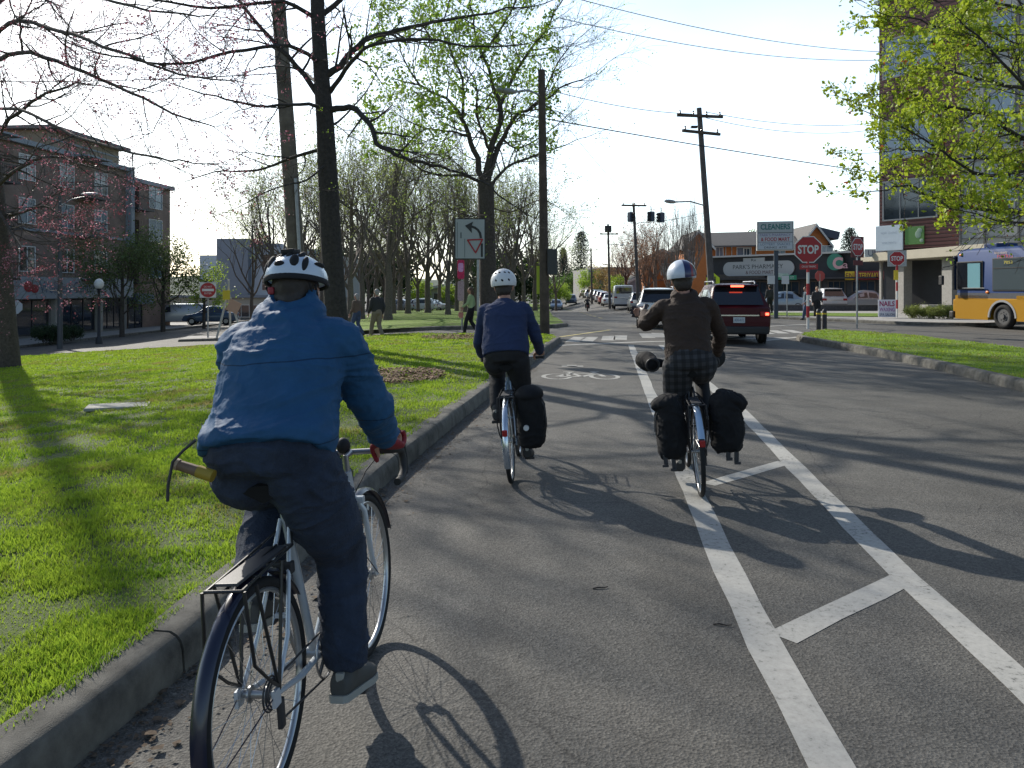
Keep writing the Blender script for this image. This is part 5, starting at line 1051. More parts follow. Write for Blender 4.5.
# ================================================================== vehicles
RUB = mat('rubber', (.018, .018, .018), .8, spec=.3); HUBM = mat('alloy', (.35, .35, .36), .35, metal=.8); TGL = mat('tinted_glass', (.012, .014, .018), .05, spec=1.)
TAIL = mat('tail_lens', (.30, .01, .012), .25); TAILON = mat('lit_tail_lamp', (.8, .05, .03), .3, emit=((1, .10, .05), 5.)); PLATE = mat('plate_white', (.5, .53, .55), .5); TRIMB = mat('black_trim', (.02, .02, .021), .6); CHR = mat('chrome_trim', (.6, .6, .6), .2, metal=1.)
def car(name, label, cat, loc, rz, paint, kind='suv', L=4.6, W_=1.85, H=1.7, group=None, lit=False, rails=False, detail=True):
    """rear bumper at local y=0, nose at +y"""
    t = thing(name, label, cat, loc, rz, group); w = W_/2
    belt = H*.60; sill = .27
    if kind == 'suv': st = [(0, .42, .62, .66, .93, .95, .9), (.03, .34, belt*.96, belt*1.0, .95, .97, .90), (.10, .30, belt, belt+.03, .97, 1, .86), (.52, .27, belt, H*.965, .98, 1, .72), (.95, .26, belt, H, .98, 1, .74), (L*.5, .26, belt*.985, H*.99, .98, 1, .74), (L*.60, .26, belt*.97, H*.93, .98, 1, .72), (L*.765, .26, belt*.94, belt*.99, .98, .99, .80), (L*.95, .28, belt*.80, belt*.86, .95, .95, .78), (L*.99, .32, belt*.62, belt*.70, .88, .88, .72), (L, .40, belt*.50, belt*.52, .80, .80, .7)]
    elif kind == 'sedan': st = [(0, .42, .6, .64, .90, .92, .86), (.04, .34, belt*.98, belt*1.02, .94, .96, .86), (.16, .28, belt*1.02, belt*1.07, .96, .98, .84), (L*.16, .26, belt, belt*1.09, .98, 1, .8), (L*.31, .26, belt, H*.97, .98, 1, .68), (L*.45, .26, belt*.985, H, .98, 1, .69), (L*.56, .26, belt*.97, H*.955, .98, 1, .68), (L*.74, .26, belt*.94, belt*1.0, .98, .99, .8), (L*.94, .28, belt*.80, belt*.86, .94, .94, .78), (L*.99, .32, belt*.62, belt*.68, .88, .88, .72), (L, .40, belt*.50, belt*.52, .80, .80, .7)]
    else: st = [(0, .42, .6, .64, .97, .97, .93), (.03, .36, belt, belt+.02, .98, .98, .93), (.06, .34, belt, H*.98, .98, .99, .88), (.3, .34, belt, H, .98, 1, .90), (L*.6, .34, belt, H, .98, 1, .9), (L*.70, .34, belt*.98, H*.95, .98, 1, .88), (L*.84, .34, belt*.86, belt*.9, .98, .98, .84), (L*.97, .36, belt*.66, belt*.70, .94, .94, .8), (L, .42, belt*.45, belt*.48, .88, .88, .78)]
    vs = []; fs = []; ring = None
    for (y, zb, ze, zt, ws, wb, wt) in st:
        half = [(w*ws*.9, zb), (w*ws, zb+.08), (w*wb, (zb+ze)/2+.04), (w*wb*.985, ze), (w*wt*1.0, ze+(zt-ze)*.86), (w*wt*.93, ze+(zt-ze)*.965), (w*wt*.6, zt), (0, zt+.012)]
        r_ = [(x, y, z) for x, z in half]+[(-x, y, z) for x, z in half[::-1][1:]]; ring = len(r_); vs += r_
    for i in range(len(st)-1):
        for k in range(ring): fs.append((i*ring+k, i*ring+(k+1) % ring, (i+1)*ring+(k+1) % ring, (i+1)*ring+k))
    fs.append(tuple(range(ring))); fs.append(tuple((len(st)-1)*ring+k for k in range(ring))[::-1])
    # stations are joined towards +y; turn the faces outward
    bm_ = MB().add(vs, fs); body = bm_.build('body', paint, t, 38)
    # wheels
    wr = .34 if kind != 'sedan' else .31
    if kind == 'van': wr = .36
    for y in (L*.19, L*.81):
        for s_ in (-1, 1):
            tm = MB(); tm.torus((0, 0, 0), (1, 0, 0), wr-.075, .085, 24, 8, 1.3); o = tm.build('wheel', RUB, t, 40); o.location = (s_*(w-.10), y, wr)
            if detail:
                MB().cyl((-.09, 0, 0), (.09, 0, 0), wr-.13, n=16).build('rim', HUBM, o, 40)
                ar = MB(); ar.torus((s_*(w+.000)-s_*.03, y, wr+.02), (1, 0, 0), wr+.055, .03, 24, 6, .8); ar.build('wheel_arch', TRIMB, t, 40)
    # glass
    def at(y):
        for i in range(len(st)-1):
            if st[i][0] <= y <= st[i+1][0]:
                f = (y-st[i][0])/(st[i+1][0]-st[i][0]); return [a+(b-a)*f for a, b in zip(st[i], st[i+1])]
    def sp(y, v, s_):
        q = at(y); ze, zt = q[2], q[3]; x0 = w*q[5]*.985; x1 = w*q[6]; f = v/.86; return V(s_*(x0+(x1-x0)*f+.012), y, ze+(zt-ze)*v+.004)
    if kind == 'suv': segs = [(.34, .95), (1.05, L*.40), (L*.42, L*.63)]
    elif kind == 'sedan': segs = [(L*.27, L*.40), (L*.42, L*.62)]
    else: segs = [(L*.62, L*.74)]
    for s_ in (-1, 1):
        for ya, yb in segs:
            g = MB(); g.quad(sp(ya, .1, s_), sp(yb, .1, s_), sp(yb if yb < L*.6 else yb-.18, .74, s_), sp(ya+.05, .74, s_)); g.build('side_window', TGL, t)
    def cross(ya, va, yb, vb, inset=.9, nm='rear_window', off=-.012, m=TGL):
        qa_, qb_ = at(ya), at(yb); za = qa_[3]+.0; zb_ = qb_[3]
        a = [V(-w*qa_[6]*inset, ya+off, za+.015), V(w*qa_[6]*inset, ya+off, za+.015), V(w*qb_[6]*inset, yb+off, zb_+.01), V(-w*qb_[6]*inset, yb+off, zb_+.01)]
        MB().quad(*a).build(nm, m, t)
    if kind == 'suv': cross(.13, 0, .50, 0, .93, off=-.03); cross(L*.75, 0, L*.61, 0, .93, 'windscreen', .03)
    elif kind == 'sedan': cross(L*.18, 0, L*.30, 0, .93, off=-.03); cross(L*.73, 0, L*.57, 0, .93, 'windscreen', .03)
    else:
        MB().box((0, .03, H*.78), (w*1.5, .03, H*.24)).build('rear_window', TGL, t); cross(L*.82, 0, L*.71, 0, .93, 'windscreen', .03)
    # lamps, plate, bumper
    zt_ = belt*.84
    for s_ in (-1, 1):
        MB().box((s_*w*.80, .03, zt_), (w*.30, .12, .15), bev=.03).build('tail_light', TAIL, t)
        if lit and s_ > 0: MB().box((s_*w*.86, -.035, zt_), (.09, .03, .07), bev=.01).build('lit_lamp', TAILON, t)
        MB().box((s_*w*.72, L-.10, belt*.62), (w*.34, .16, .13), bev=.04).build('headlight', mat('head_lens', (.55, .58, .6), .15), t)
    if detail:
        MB().box((0, -.02, zt_-.17), (.32, .02, .16)).build('licence_plate', PLATE, t)
        MB().box((0, .02, .42), (W_*.93, .2, .22), bev=.05).build('bumper', TRIMB if kind != 'sedan' else paint, t)
        MB().box((0, -.005, zt_-.04), (W_*.62, .03, .035)).build('chrome_strip', CHR, t)
        MB().box((0, L+.0, belt*.55), (w*.9, .06, .13), bev=.02).build('grille', TRIMB, t)
        for s_ in (-1, 1): MB().box((s_*(w+.07), L*.63, belt+.06), (.16, .1, .13), bev=.03).build('side_mirror', paint, t)
    if kind == 'suv' and detail:
        MB().box((0, .40, H*.965), (W_*.66, .22, .05), bev=.02).build('spoiler', paint, t); 
        if lit: MB().box((0, .285, H*.955), (.36, .03, .05)).build('brake_light', TAILON, t)
    if rails:
        for s_ in (-1, 1):
            mb = MB(); mb.tube([(s_*w*.66, .75, H-.01), (s_*w*.66, .85, H+.06), (s_*w*.66, 2.6, H+.06), (s_*w*.66, 2.7, H-.02)], .022, 6); mb.build('roof_rail', HUBM, t, 50)
    return t
def road_rz(): return R(-7)
PM = lambda n, c, m=.0, r=.3: mat(n, c, r, metal=m, coat=.6)
c = W(739, 289, 22.4)
S = car('suv', 'dark maroon SUV with roof rails and a lit right tail lamp waiting at the crossing', 'car', (c.x, 22.4, 0), R(-6), mat('maroon_paint', (.055, .002, .006), .4, spec=.25), 'suv', 5.0, 1.78, 1.74, lit=True, rails=True)
text('ADK-4172', .26, .08, mat('plate_blue', (.08, .1, .2), .6), [o for o in S.children if o.name.startswith('licence')][0], (0, -.033, 1.74*.6*.84-.17))
WH = PM('white_car_paint', (.55, .56, .57)); SIL = PM('silver_paint', (.34, .36, .39), .5); DBL = PM('dark_blue_paint', (.03, .04, .06), .3); RDC = PM('red_car_paint', (.3, .03, .03)); TAN = PM('tan_paint', (.3, .24, .17), .3)
g = 'cars parked along the far road'
def rc(px, Y, pt, kind, lab, rz=R(-5), det=True, **k):
    v = gz(px, Y, 0); return car({'van': 'van', 'suv': 'suv', 'sedan': 'car'}[kind], lab, {'van': 'van', 'suv': 'car', 'sedan': 'car'}[kind], v, rz, pt, kind, group=g, detail=det, **k)
rc(659, 31.5, PM('pearl_paint', (.72, .72, .70)), 'suv', 'white SUV half hidden by the brown jacket rider', R(-9), L=4.5, H=1.62, W_=1.75, rails=True)
rc(641.5, 64, SIL, 'suv', 'silver blue parked SUV right behind the white van', L=4.4, H=1.6)
rc(624, 76, WH, 'van', 'tall white van parked along the far road', L=5.4, H=2.35, W_=1.95)
far = [(611, 92, WH, 'white parked car just beyond the white van'), (606.5, 101, RDC, 'reddish parked car left of the white van'), (602.5, 111, WH, 'second white parked car beyond the van'), (599, 121, SIL, 'silver parked car behind the motorcyclist'), (595, 131, DBL, 'dark parked car behind the motorcyclist'),
       (590, 141, WH, 'pale parked car left of the motorcyclist'), (584.5, 150, TAN, 'tan parked car near the end of the row'), (581, 162, DBL, 'last dark parked car in the row')]
for px, Y, pt, lab in far: rc(px, Y, pt, 'suv' if int(Y) % 2 else 'sedan', lab, R(-3), False, L=4.4, H=1.6 if int(Y) % 2 else 1.45)
g = 'oncoming cars far down the road'
rc(556.5, 118, PM('pale_blue_paint', (.3, .38, .45), .3), 'sedan', 'small pale blue oncoming car by the straight dark pole', R(176), False, L=4.4, H=1.45); rc(571, 132, DBL, 'suv', 'dark oncoming car left of the motorcyclist', R(176), False, L=4.7, H=1.7)
g = 'cars parked beyond the park'
rc(415.5, 92, SIL, 'sedan', 'left pale car seen through the park trees', R(80), False, L=4.3, H=1.45); rc(436, 92, WH, 'suv', 'right white car seen through the park trees', R(82), False, L=4.4, H=1.55); rc(447, 95, SIL, 'sedan', 'silver car half behind the right white car in the park', R(82), False, L=4.3, H=1.42)
g = 'cars by the panelled block'
rc(238, 68, PM('blue_paint', (.05, .09, .16), .3), 'sedan', 'blue parked car behind the barricade', R(100), True, L=4.4, H=1.6); rc(207, 74, SIL, 'van', 'grey van parked behind the no entry sign', R(100), False, L=4.8, H=2.0)
g = 'cars parked at the shops'
rc(835, 56.5, WH, 'suv', 'white SUV parked tail out before the dark shop front', R(-6), True, L=4.4, H=1.65, W_=1.75); rc(893, 57, SIL, 'sedan', 'pale silver car angled nose left behind the nails board', R(78), True, L=4.4, H=1.5); rc(812, 57.5, PM('light_blue_paint', (.25, .32, .38), .3), 'sedan', 'light blue car behind the left walker at the shops', R(60), False, L=4.2, H=1.42)
# ---------------------------------------------------------------- bus
B0 = V(19.0, 31.5, 0); bh = R(11.5)      # heading: local +y = forward
bus = thing('city_bus', 'blue and yellow city bus entering from the right picture edge', 'bus', V(19.2, 31.2, .0), bh)
BL = mat('bus_blue', (.012, .036, .12), .6, spec=.2); BY = mat('bus_yellow', (.38, .19, .004), .6, spec=.2); BG = mat('bus_grey_band', (.035, .04, .05), .5)
yf = 2.75; yr = -9.2; wb = 2.55
def rb(z0, z1, w0, nm, m, yf_=yf, top=False):
    mb = MB(); 
    pts = []
    for (x, y) in ((0, yr), (-0, yf_-.25)): pts.append((x, y))
    poly = [(0, yr), (w0, yr), (w0, yf_-.45), (w0-.3, yf_-.06), (w0/2, yf_+.03), (.3, yf_-.06), (0, yf_-.45)]
    if not top: vs = [V(x, y, z0) for x, y in poly]+[V(x, y, z1) for x, y in poly]; k = len(poly); mb.add(vs, [tuple(range(k))[::-1], tuple(range(k, 2*k))]+[(i, (i+1) % k, (i+1) % k+k, i+k) for i in range(k)])
    else:
        lv = ((z0, 0), (z1-.16, .02), (z1-.05, .09), (z1, .22)); k = len(poly); vs = []; cx, cy = w0/2, (yr+yf_)/2
        for z, ins in lv: vs += [V(cx+(x-cx)*(1-2*ins/w0), cy+(y-cy)*(1-2*ins/(yf_-yr)), z) for x, y in poly]
        mb.add(vs, [tuple(range(k))[::-1], tuple(range(3*k, 4*k))]+[(j*k+i, j*k+(i+1) % k, (j+1)*k+(i+1) % k, (j+1)*k+i) for j in range(3) for i in range(k)])
    return mb.build(nm, m, bus, 40)
# skirt is built around the wheel opening
def side_panel(z0, z1, ya, yb, m, nm): MB().box((wb/2, (ya+yb)/2, (z0+z1)/2), (wb, yb-ya, z1-z0)).build(nm, m, bus)
wr = .50; side_panel(.34, 1.32, .70, yf-.30, BY, 'front_skirt'); side_panel(.34, 1.32, -5.4, -.70, BY, 'side_skirt'); side_panel(.34, 1.32, yr, -6.9, BY, 'rear_skirt')
rb(1.16, 1.20, wb, 'skirt_top', BY); MB().box((wb/2, 0, .8), (wb-.7, 1.4, .7)).build('wheel_well', TRIMB, bus); MB().box((wb/2, -6.15, .8), (wb-.7, 1.5, .7)).build('wheel_well', TRIMB, bus)
rb(1.2, 1.42, wb-.004, 'grey_band', BG); rb(1.42, 3.25, wb, 'blue_body', BL, top=True)
MB().box((wb/2, yf-.02, .75), (wb-.5, .3, .8), bev=.05).build('front_panel', BY, bus); MB().box((wb/2, yf+.12, .5), (wb-.3, .25, .3), bev=.06).build('bumper', TRIMB, bus)
for yw in (0, -6.15):
    for xw in (.16, wb-.16):
        o = MB().torus((0, 0, 0), (1, 0, 0), wr-.12, .13, 32, 10, 1.1).build('wheel', RUB, bus, 40); o.location = (xw, yw, wr)
        mb = MB(); mb.cyl((-.1, 0, 0), (.1, 0, 0), wr-.2, n=20); mb.build('rim', mat('steel_rim', (.12, .12, .12), .5, metal=.5), o, 40); mb = MB(); mb.cyl((-.16, 0, 0), (.12, 0, 0), .1, n=12)
        for k in range(8): mb.cyl((-.12, .17*cos(k*pi/4), .17*sin(k*pi/4)), (0, .17*cos(k*pi/4), .17*sin(k*pi/4)), .022, n=6)
        mb.build('hub', mat('steel_hub', (.2, .2, .2), .4, metal=.7), o, 40)
    mb = MB(); 
    for k in range(25): 
        a = pi*k/24; a2 = pi*(k+1)/24
        if k < 24: mb.add([(-.012, yw+.70*cos(a), .45+.70*sin(a)), (-.012, yw+.70*cos(a2), .45+.70*sin(a2)), (-.012, yw+.62*cos(a2), .45+.62*sin(a2)), (-.012, yw+.62*cos(a), .45+.62*sin(a))]+[(.05, yw+.70*cos(a), .45+.70*sin(a)), (.05, yw+.70*cos(a2), .45+.70*sin(a2)), (.05, yw+.62*cos(a2), .45+.62*sin(a2)), (.05, yw+.62*cos(a), .45+.62*sin(a))], [(0, 1, 2, 3), (7, 6, 5, 4), (0, 4, 5, 1), (2, 6, 7, 3)])
    mb.build('wheel_arch', TRIMB if yw else mat('arch_grey', (.3, .3, .3), .5), bus)
    mb = MB()                                                        # yellow corners over the round wheel opening
    for k in range(16):
        q = []
        for a in (pi*k/16, pi*(k+1)/16):
            ca_, sa_ = cos(a), sin(a); f_ = min(.705/max(abs(ca_), 1e-6), (1.165-.45)/max(sa_, 1e-6)); q.append(((yw+.66*ca_, .45+.66*sa_), (yw+f_*ca_, .45+f_*sa_)))
        mb.add([(.001, *q[0][0]), (.001, *q[1][0]), (.001, *q[1][1]), (.001, *q[0][1]), (.05, *q[0][0]), (.05, *q[1][0]), (.05, *q[1][1]), (.05, *q[0][1])], [(0, 1, 2, 3), (7, 6, 5, 4), (0, 4, 5, 1)])
    mb.build('arch_corner', BY, bus)
def bwin(ya, yb, z0, z1, nm='side_window', gm=TGL, fr=.05):
    f = MB().box((-.008, (ya+yb)/2, (z0+z1)/2), (.03, yb-ya, z1-z0), bev=.01).build(nm, TRIMB, bus); MB().box((-.028, (ya+yb)/2, (z0+z1)/2), (.02, yb-ya-2*fr, z1-z0-2*fr)).build('pane', gm, f); return f
BGL = mat('bus_window_glass', (.07, .09, .10), .12, spec=.8); BGC = mat('bus_cab_glass', (.18, .36, .40), .15, spec=.8)
f = bwin(.95, 2.35, 1.55, 2.72, 'driver_window'); MB().box((-.042, 1.38, 2.13), (.02, .66, 1.0)).build('sliding_pane', BGC, f); MB().box((-.055, 1.4, 1.62), (.03, 1.2, .03)).build('sill', GALV, f)
for ya, yb in ((-1.35, .45), (-3.1, -1.42), (-4.85, -3.17), (-6.6, -4.92), (-8.4, -6.67)):
    f = bwin(ya, yb, 1.5, 2.8, gm=BGL); MB().box((-.045, (ya+yb)/2, 2.4), (.015, yb-ya-.1, .03)).build('bar', TRIMB, f)
MB().box((wb/2, yf+.0, 2.25), (wb-.35, .12, 1.45), bev=.04).build('windscreen', TGL, bus)
Rl = Matrix.Rotation(R(-90), 3, 'Z')
text('king county', .62, .15, mat('bus_letter_cream', (.6, .45, .35), .5), bus, (-.004, .05, 3.0), rot=Rl); text('METRO', .75, .13, mat('bus_letter_red', (.5, .03, .03), .5), bus, (-.0045, -.15, 2.86), rot=Rl); text('7052', .42, .11, mat('bus_letter_yellow', (.6, .5, .05), .5), bus, (-.04, -.35, 2.62), rot=Rl)
MB().ell((0, 2.15, 3.0), (.03, .07, .05)).build('marker_lamp', mat('amber_lens', (.7, .2, .03), .3), bus, 40); MB().ell((-.005, .72, 1.45), (.03, .09, .06)).build('side_marker', mat('amber_lens', (.7, .2, .03)), bus, 40)
MB().box((wb/2-.2, 1.2, 3.34), (1.0, .7, .22), bev=.05).build('roof_hatch', BL, bus); mb = MB(); mb.tube([(-.02, 2.4, 2.6), (-.35, 2.75, 2.5), (-.38, 2.8, 2.3)], .02, 6); mb.build('mirror_arm', TRIMB, bus); MB().box((-.38, 2.8, 1.95), (.12, .2, .4), bev=.03).build('mirror', TRIMB, bus)
# ================================================================== bicycles
def tag_part(o, l): o['label'] = l; return o
def xform(loc, head, lean): return dict(loc=loc, rot=(0, R(lean), R(-head)))
def bicycle(name, label, loc, head, lean, frame, fcol2=None, drop=False, fender=None, rack=None, saddle_m=None, front_rack=False, refl=True, fr=(-25, 150), steer=0., crank=-65., tyre=None, rimm=None):
    t = thing(name, label, 'bicycle', loc, rot=(0, R(lean), R(-head))); tyre = tyre or RUB; rimm = rimm or mat('rim_alloy', (.42, .43, .44), .3, metal=.8)
    WB = 1.03
    def wheel(y, rot=0., nm='wheel'):
        w_ = MB().torus((0, 0, 0), (1, 0, 0), .323, .0175, 72, 10).build(nm, tyre, t, 50); w_.location = (0, y, .341); w_.rotation_euler = (0, 0, rot)
        MB().torus((0, 0, 0), (1, 0, 0), .303, .0095, 72, 8, 1.25).build('rim', rimm, w_, 50)
        mb = MB()
        for k in range(32):
            a = 2*pi*k/32+.05; a2 = a+(.32 if (k//2) % 2 else -.32); sx_ = .028 if k % 2 else -.028
            mb.tube([(sx_, .022*cos(a2*1.0+a*0), .022*sin(a2)), (0, .298*cos(a), .298*sin(a))], .00115, 4, False)
        mb.build('spokes', mat('spoke_steel', (.5, .5, .5), .3, metal=.9), w_, 50)
        mb = MB(); mb.lathe((0, 0, 0), [(.01, -.05), (.012, -.034), (.026, -.03), (.026, -.024), (.014, -.02), (.014, .02), (.026, .024), (.026, .03), (.012, .034), (.01, .05)], 14)
        mb.v = [(v[2], v[1], v[0]) for v in mb.v]; mb.build('hub', mat('hub_alloy', (.4, .4, .4), .35, metal=.8), w_, 50)
        return w_
    wr_ = wheel(0); wf = wheel(WB, steer)
    MB().ell((0, .1, .27), (.003, .012, .02)).build('spoke_reflector', mat('reflector_clear', (.6, .62, .6), .3), wf)
    mb = MB(); BBp = V(0, .43, .275); ST = V(0, .275, .80); HT = V(0, .905, .80); HB = V(0, .935, .69)
    for a, b, r in ((BBp, V(0, .265, .835), .0155), (ST-V(0, 0, .02), HT-V(0, 0, .03), .0145), (BBp, HB+V(0, 0, .02), .017), (HT+V(0, -.008, .02), HB-V(0, -.008, .02), .0185)): mb.cyl(a, b, r, n=12)
    for s_ in (-1, 1):
        mb.tube([V(s_*.058, 0, .341), V(s_*.05, .12, .47), V(s_*.016, .27, .80)], .008, 8); mb.tube([V(s_*.058, 0, .341), V(s_*.05, .2, .30), V(s_*.03, .41, .278)], [.008, .0115, .0115], 8)
    mb.cyl((-.036, .43, .275), (.036, .43, .275), .021, n=14); mb.box((0, .2, .50), (.05, .014, .014)); mb.box((.06, -.01, .335), (.012, .04, .05)); mb.box((-.06, -.01, .335), (.012, .04, .05)); mb.build('frame', frame, t, 50)
    mb = MB()
    for s_ in (-1, 1): mb.tube([V(s_*.052, WB, .341), V(s_*.048, WB-.035, .43), V(s_*.045, .95, .64), V(s_*.02, .942, .685)], [.009, .0115, .0125, .0125], 8)
    mb.box((0, .943, .688), (.10, .035, .03), bev=.008); mb.build('fork', fcol2 or frame, t, 50)
    MB().cyl(V(0, .27, .82), V(0, .245, .895), .0135).build('seat_post', HUBM, t, 50)
    if rack:
        mb = MB()
        for x in (-.055, 0, .055): mb.cyl((x, -.17, .715), (x, .19, .735), .005, n=6)
        for y in (-.17, -.05, .08, .19): mb.cyl((-.058, y, .717), (.058, y, .717+.02*(y > .1)), .005, n=6)
        for s_ in (-1, 1):
            mb.tube([V(s_*.062, .01, .35), V(s_*.066, -.10, .71)], .0055, 6); mb.tube([V(s_*.062, .01, .35), V(s_*.066, .08, .72)], .0055, 6); mb.tube([V(s_*.064, -.17, .715), V(s_*.075, -.16, .50), V(s_*.07, -.05, .40), V(s_*.062, .01, .36)], .0055, 6); mb.tube([V(s_*.055, .19, .735), V(s_*.02, .265, .77)], .004, 6)
        mb.build('rear_rack', rack, t, 50); MB().box((0, .02, .728), (.07, .34, .01), bev=.003).build('rack_plate', mat('rack_plate_grey', (.06, .06, .065), .5), t)
    if fender:
        for y0, a0, a1, nm in ((0, fr[0], fr[1], 'rear_fender'), (WB, 35, 165, 'front_fender')):
            mb = MB(); n = 22; vs = []; fs = []
            for k in range(n+1):
                a = R(180-(a0+(a1-a0)*k/n)); 
                for x, dr in ((-.024, -.008), (-.016, .003), (0, .007), (.016, .003), (.024, -.008)): vs.append((x, y0+(.362+dr)*cos(a), .341+(.362+dr)*sin(a)))
            for k in range(n):
                for j in range(4): fs.append((k*5+j, k*5+j+1, (k+1)*5+j+1, (k+1)*5+j))
            mb.add(vs, fs); a = R(180-(a0+12))
            for s_ in (-1, 1): mb.tube([V(s_*.06, y0, .345), V(s_*.026, y0+.358*cos(a), .341+.358*sin(a))], .0022, 5)
            mb.build(nm, fender, t, 60)
        if refl: o = MB().box((0, -.376, .47), (.04, .015, .05), bev=.006).build('reflector', TAIL, t)
    # saddle
    mb = MB(); vs = []; fs = []; prof = [(-.13, .068, 0), (-.11, .078, .012), (-.04, .062, .010), (.03, .032, .004), (.10, .020, .003), (.14, .010, -.008)]
    S0 = V(0, .25, .925); n = 10
    for y, w_, z in prof:
        for k in range(n+1):
            a = pi*k/n; vs.append(S0+V(w_*cos(a), y, z+.022*sin(a)**.6-.03*(1-sin(a))*0))
        vs.append(S0+V(0, y, z-.035))
    m_ = n+2
    for i in range(len(prof)-1):
        for k in range(m_): fs.append((i*m_+k, i*m_+(k+1) % m_, (i+1)*m_+(k+1) % m_, (i+1)*m_+k))
    fs += [tuple(range(m_))[::-1], tuple((len(prof)-1)*m_+k for k in range(m_))]; mb.add(vs, fs)
    mb.tube([S0+V(.02, -.1, -.02), S0+V(.02, .1, -.025)], .0035, 6); mb.tube([S0+V(-.02, -.1, -.02), S0+V(-.02, .1, -.025)], .0035, 6); mb.build('saddle', saddle_m or mat('saddle_black', (.012, .012, .012), .85, spec=.2), t, 45)
    # stem and bar
    MB().tube([V(0, .903, .80), V(0, .893, .88 if drop else .90), V(0, .965, .885 if drop else .925)], [.013, .013, .012], 10).build('stem', HUBM, t, 50)
    bc_ = V(0, .968, .885 if drop else .927); tape = mat('bar_tape', (.02, .02, .02), .7)
    if drop:
        mb = MB(); mb.cyl(bc_+V(-.14, 0, 0), bc_+V(.14, 0, 0), .0125, n=10); mb.build('handlebar', HUBM, t, 50)
        for s_ in (-1, 1):
            mb = MB(); mb.tube([bc_+V(s_*.12, 0, 0), bc_+V(s_*.172, .005, 0), bc_+V(s_*.19, .03, -.003), bc_+V(s_*.193, .085, -.02), bc_+V(s_*.196, .10, -.06), bc_+V(s_*.200, .075, -.105), bc_+V(s_*.205, .01, -.125), bc_+V(s_*.207, -.05, -.125)], .0155, 10); mb.build('bar_drop', tape, t, 50)
            mb = MB(); mb.tube([bc_+V(s_*.193, .07, -.005), bc_+V(s_*.193, .11, .02), bc_+V(s_*.193, .135, .055)], [.016, .019, .014], 10); mb.tube([bc_+V(s_*.193, .13, .01), bc_+V(s_*.196, .15, -.06), bc_+V(s_*.2, .13, -.13)], [.008, .006, .005], 6); mb.build('brake_lever', tape, t, 50)
        MB().ell(bc_+V(-.03, -.01, .03), (.03, .03, .035)).build('cycle_computer', tape, t, 50)
    else:
        mb = MB(); mb.tube([bc_+V(-.27, -.09, .01), bc_+V(-.18, -.05, .012), bc_+V(-.08, 0, .0), bc_+V(.08, 0, 0), bc_+V(.18, -.05, .012), bc_+V(.27, -.09, .01)], .012, 10); mb.build('handlebar', HUBM, t, 50)
        for s_ in (-1, 1):
            MB().tube([bc_+V(s_*.20, -.058, .012), bc_+V(s_*.29, -.10, .01)], .017, 10).build('grip', tape, t, 50)
            MB().tube([bc_+V(s_*.19, -.03, 0), bc_+V(s_*.2, .0, -.005), bc_+V(s_*.28, -.03, -.02)], [.008, .006, .005], 6).build('brake_lever', HUBM, t, 50)
    for s_ in (-1, 1):
        MB().tube([bc_+V(s_*.17, .05, -.01), bc_+V(s_*.12, .12, .0), bc_+V(s_*.03, .08, -.10), V(0, .96, .70)], .0028, 5).build('brake_cable', tape, t, 50)
    if front_rack:
        mb = MB()
        for x in (-.12, -.04, .04, .12): mb.cyl((x, .98, .72), (x, 1.28, .72), .006, n=6)
        for y in (.98, 1.08, 1.18, 1.28): mb.cyl((-.13, y, .72), (.13, y, .72), .006, n=6)
        for s_ in (-1, 1): mb.tube([V(s_*.055, WB, .35), V(s_*.11, 1.12, .71)], .006, 6); mb.tube([V(s_*.13, .98, .72), V(s_*.13, .98, .80), V(s_*.13, 1.28, .80), V(s_*.13, 1.28, .72)], .006, 6)
        mb.build('front_rack', HUBM, t, 50)
    # drive
    ca, sa = cos(R(crank)), sin(R(crank)); mb = MB(); mb.torus((.044, .43, .275), (1, 0, 0), .085, .004, 40, 6)
    for k in range(5): mb.cyl((.044, .43, .275), (.044, .43+.083*cos(k*1.2566), .275+.083*sin(k*1.2566)), .007, n=6)
    mb.build('chainring', HUBM, t, 50)
    mb = MB()
    for s_ in (1, -1): mb.tube([V(s_*.03, .43, .275), V(s_*.062, .43, .275), V(s_*.075, .43+s_*.17*ca, .275+s_*.17*sa), V(s_*.09, .43+s_*.17*ca, .275+s_*.17*sa)], .011, 8)
    mb.build('crank', HUBM, t, 50)
    for s_ in (1, -1):
        c_ = V(s_*.13, .43+s_*.17*ca, .275+s_*.17*sa); MB().box(c_, (.085, .09, .024), bev=.006).build('pedal', DARKM, t)
    mb = MB(); mb.tube([V(.044, .43, .36), V(.044, .0, .375)], .004, 6); mb.tube([V(.044, .43, .19), V(.044, .06, .235), V(.044, .03, .28)], .004, 6); mb.build('chain', DARKM, t)
    mb = MB()
    for k, r_ in enumerate((.05, .043, .036)): mb.torus((.036+.006*k, 0, .341), (1, 0, 0), r_, .003, 24, 6)
    mb.box((.055, .025, .27), (.016, .03, .09), bev=.004); mb.build('derailleur', DARKM, t, 50)
    mb = MB(); mb.box((0, .21, .655), (.09, .03, .04), bev=.006); mb.build('rear_brake', DARKM, t)
    return t
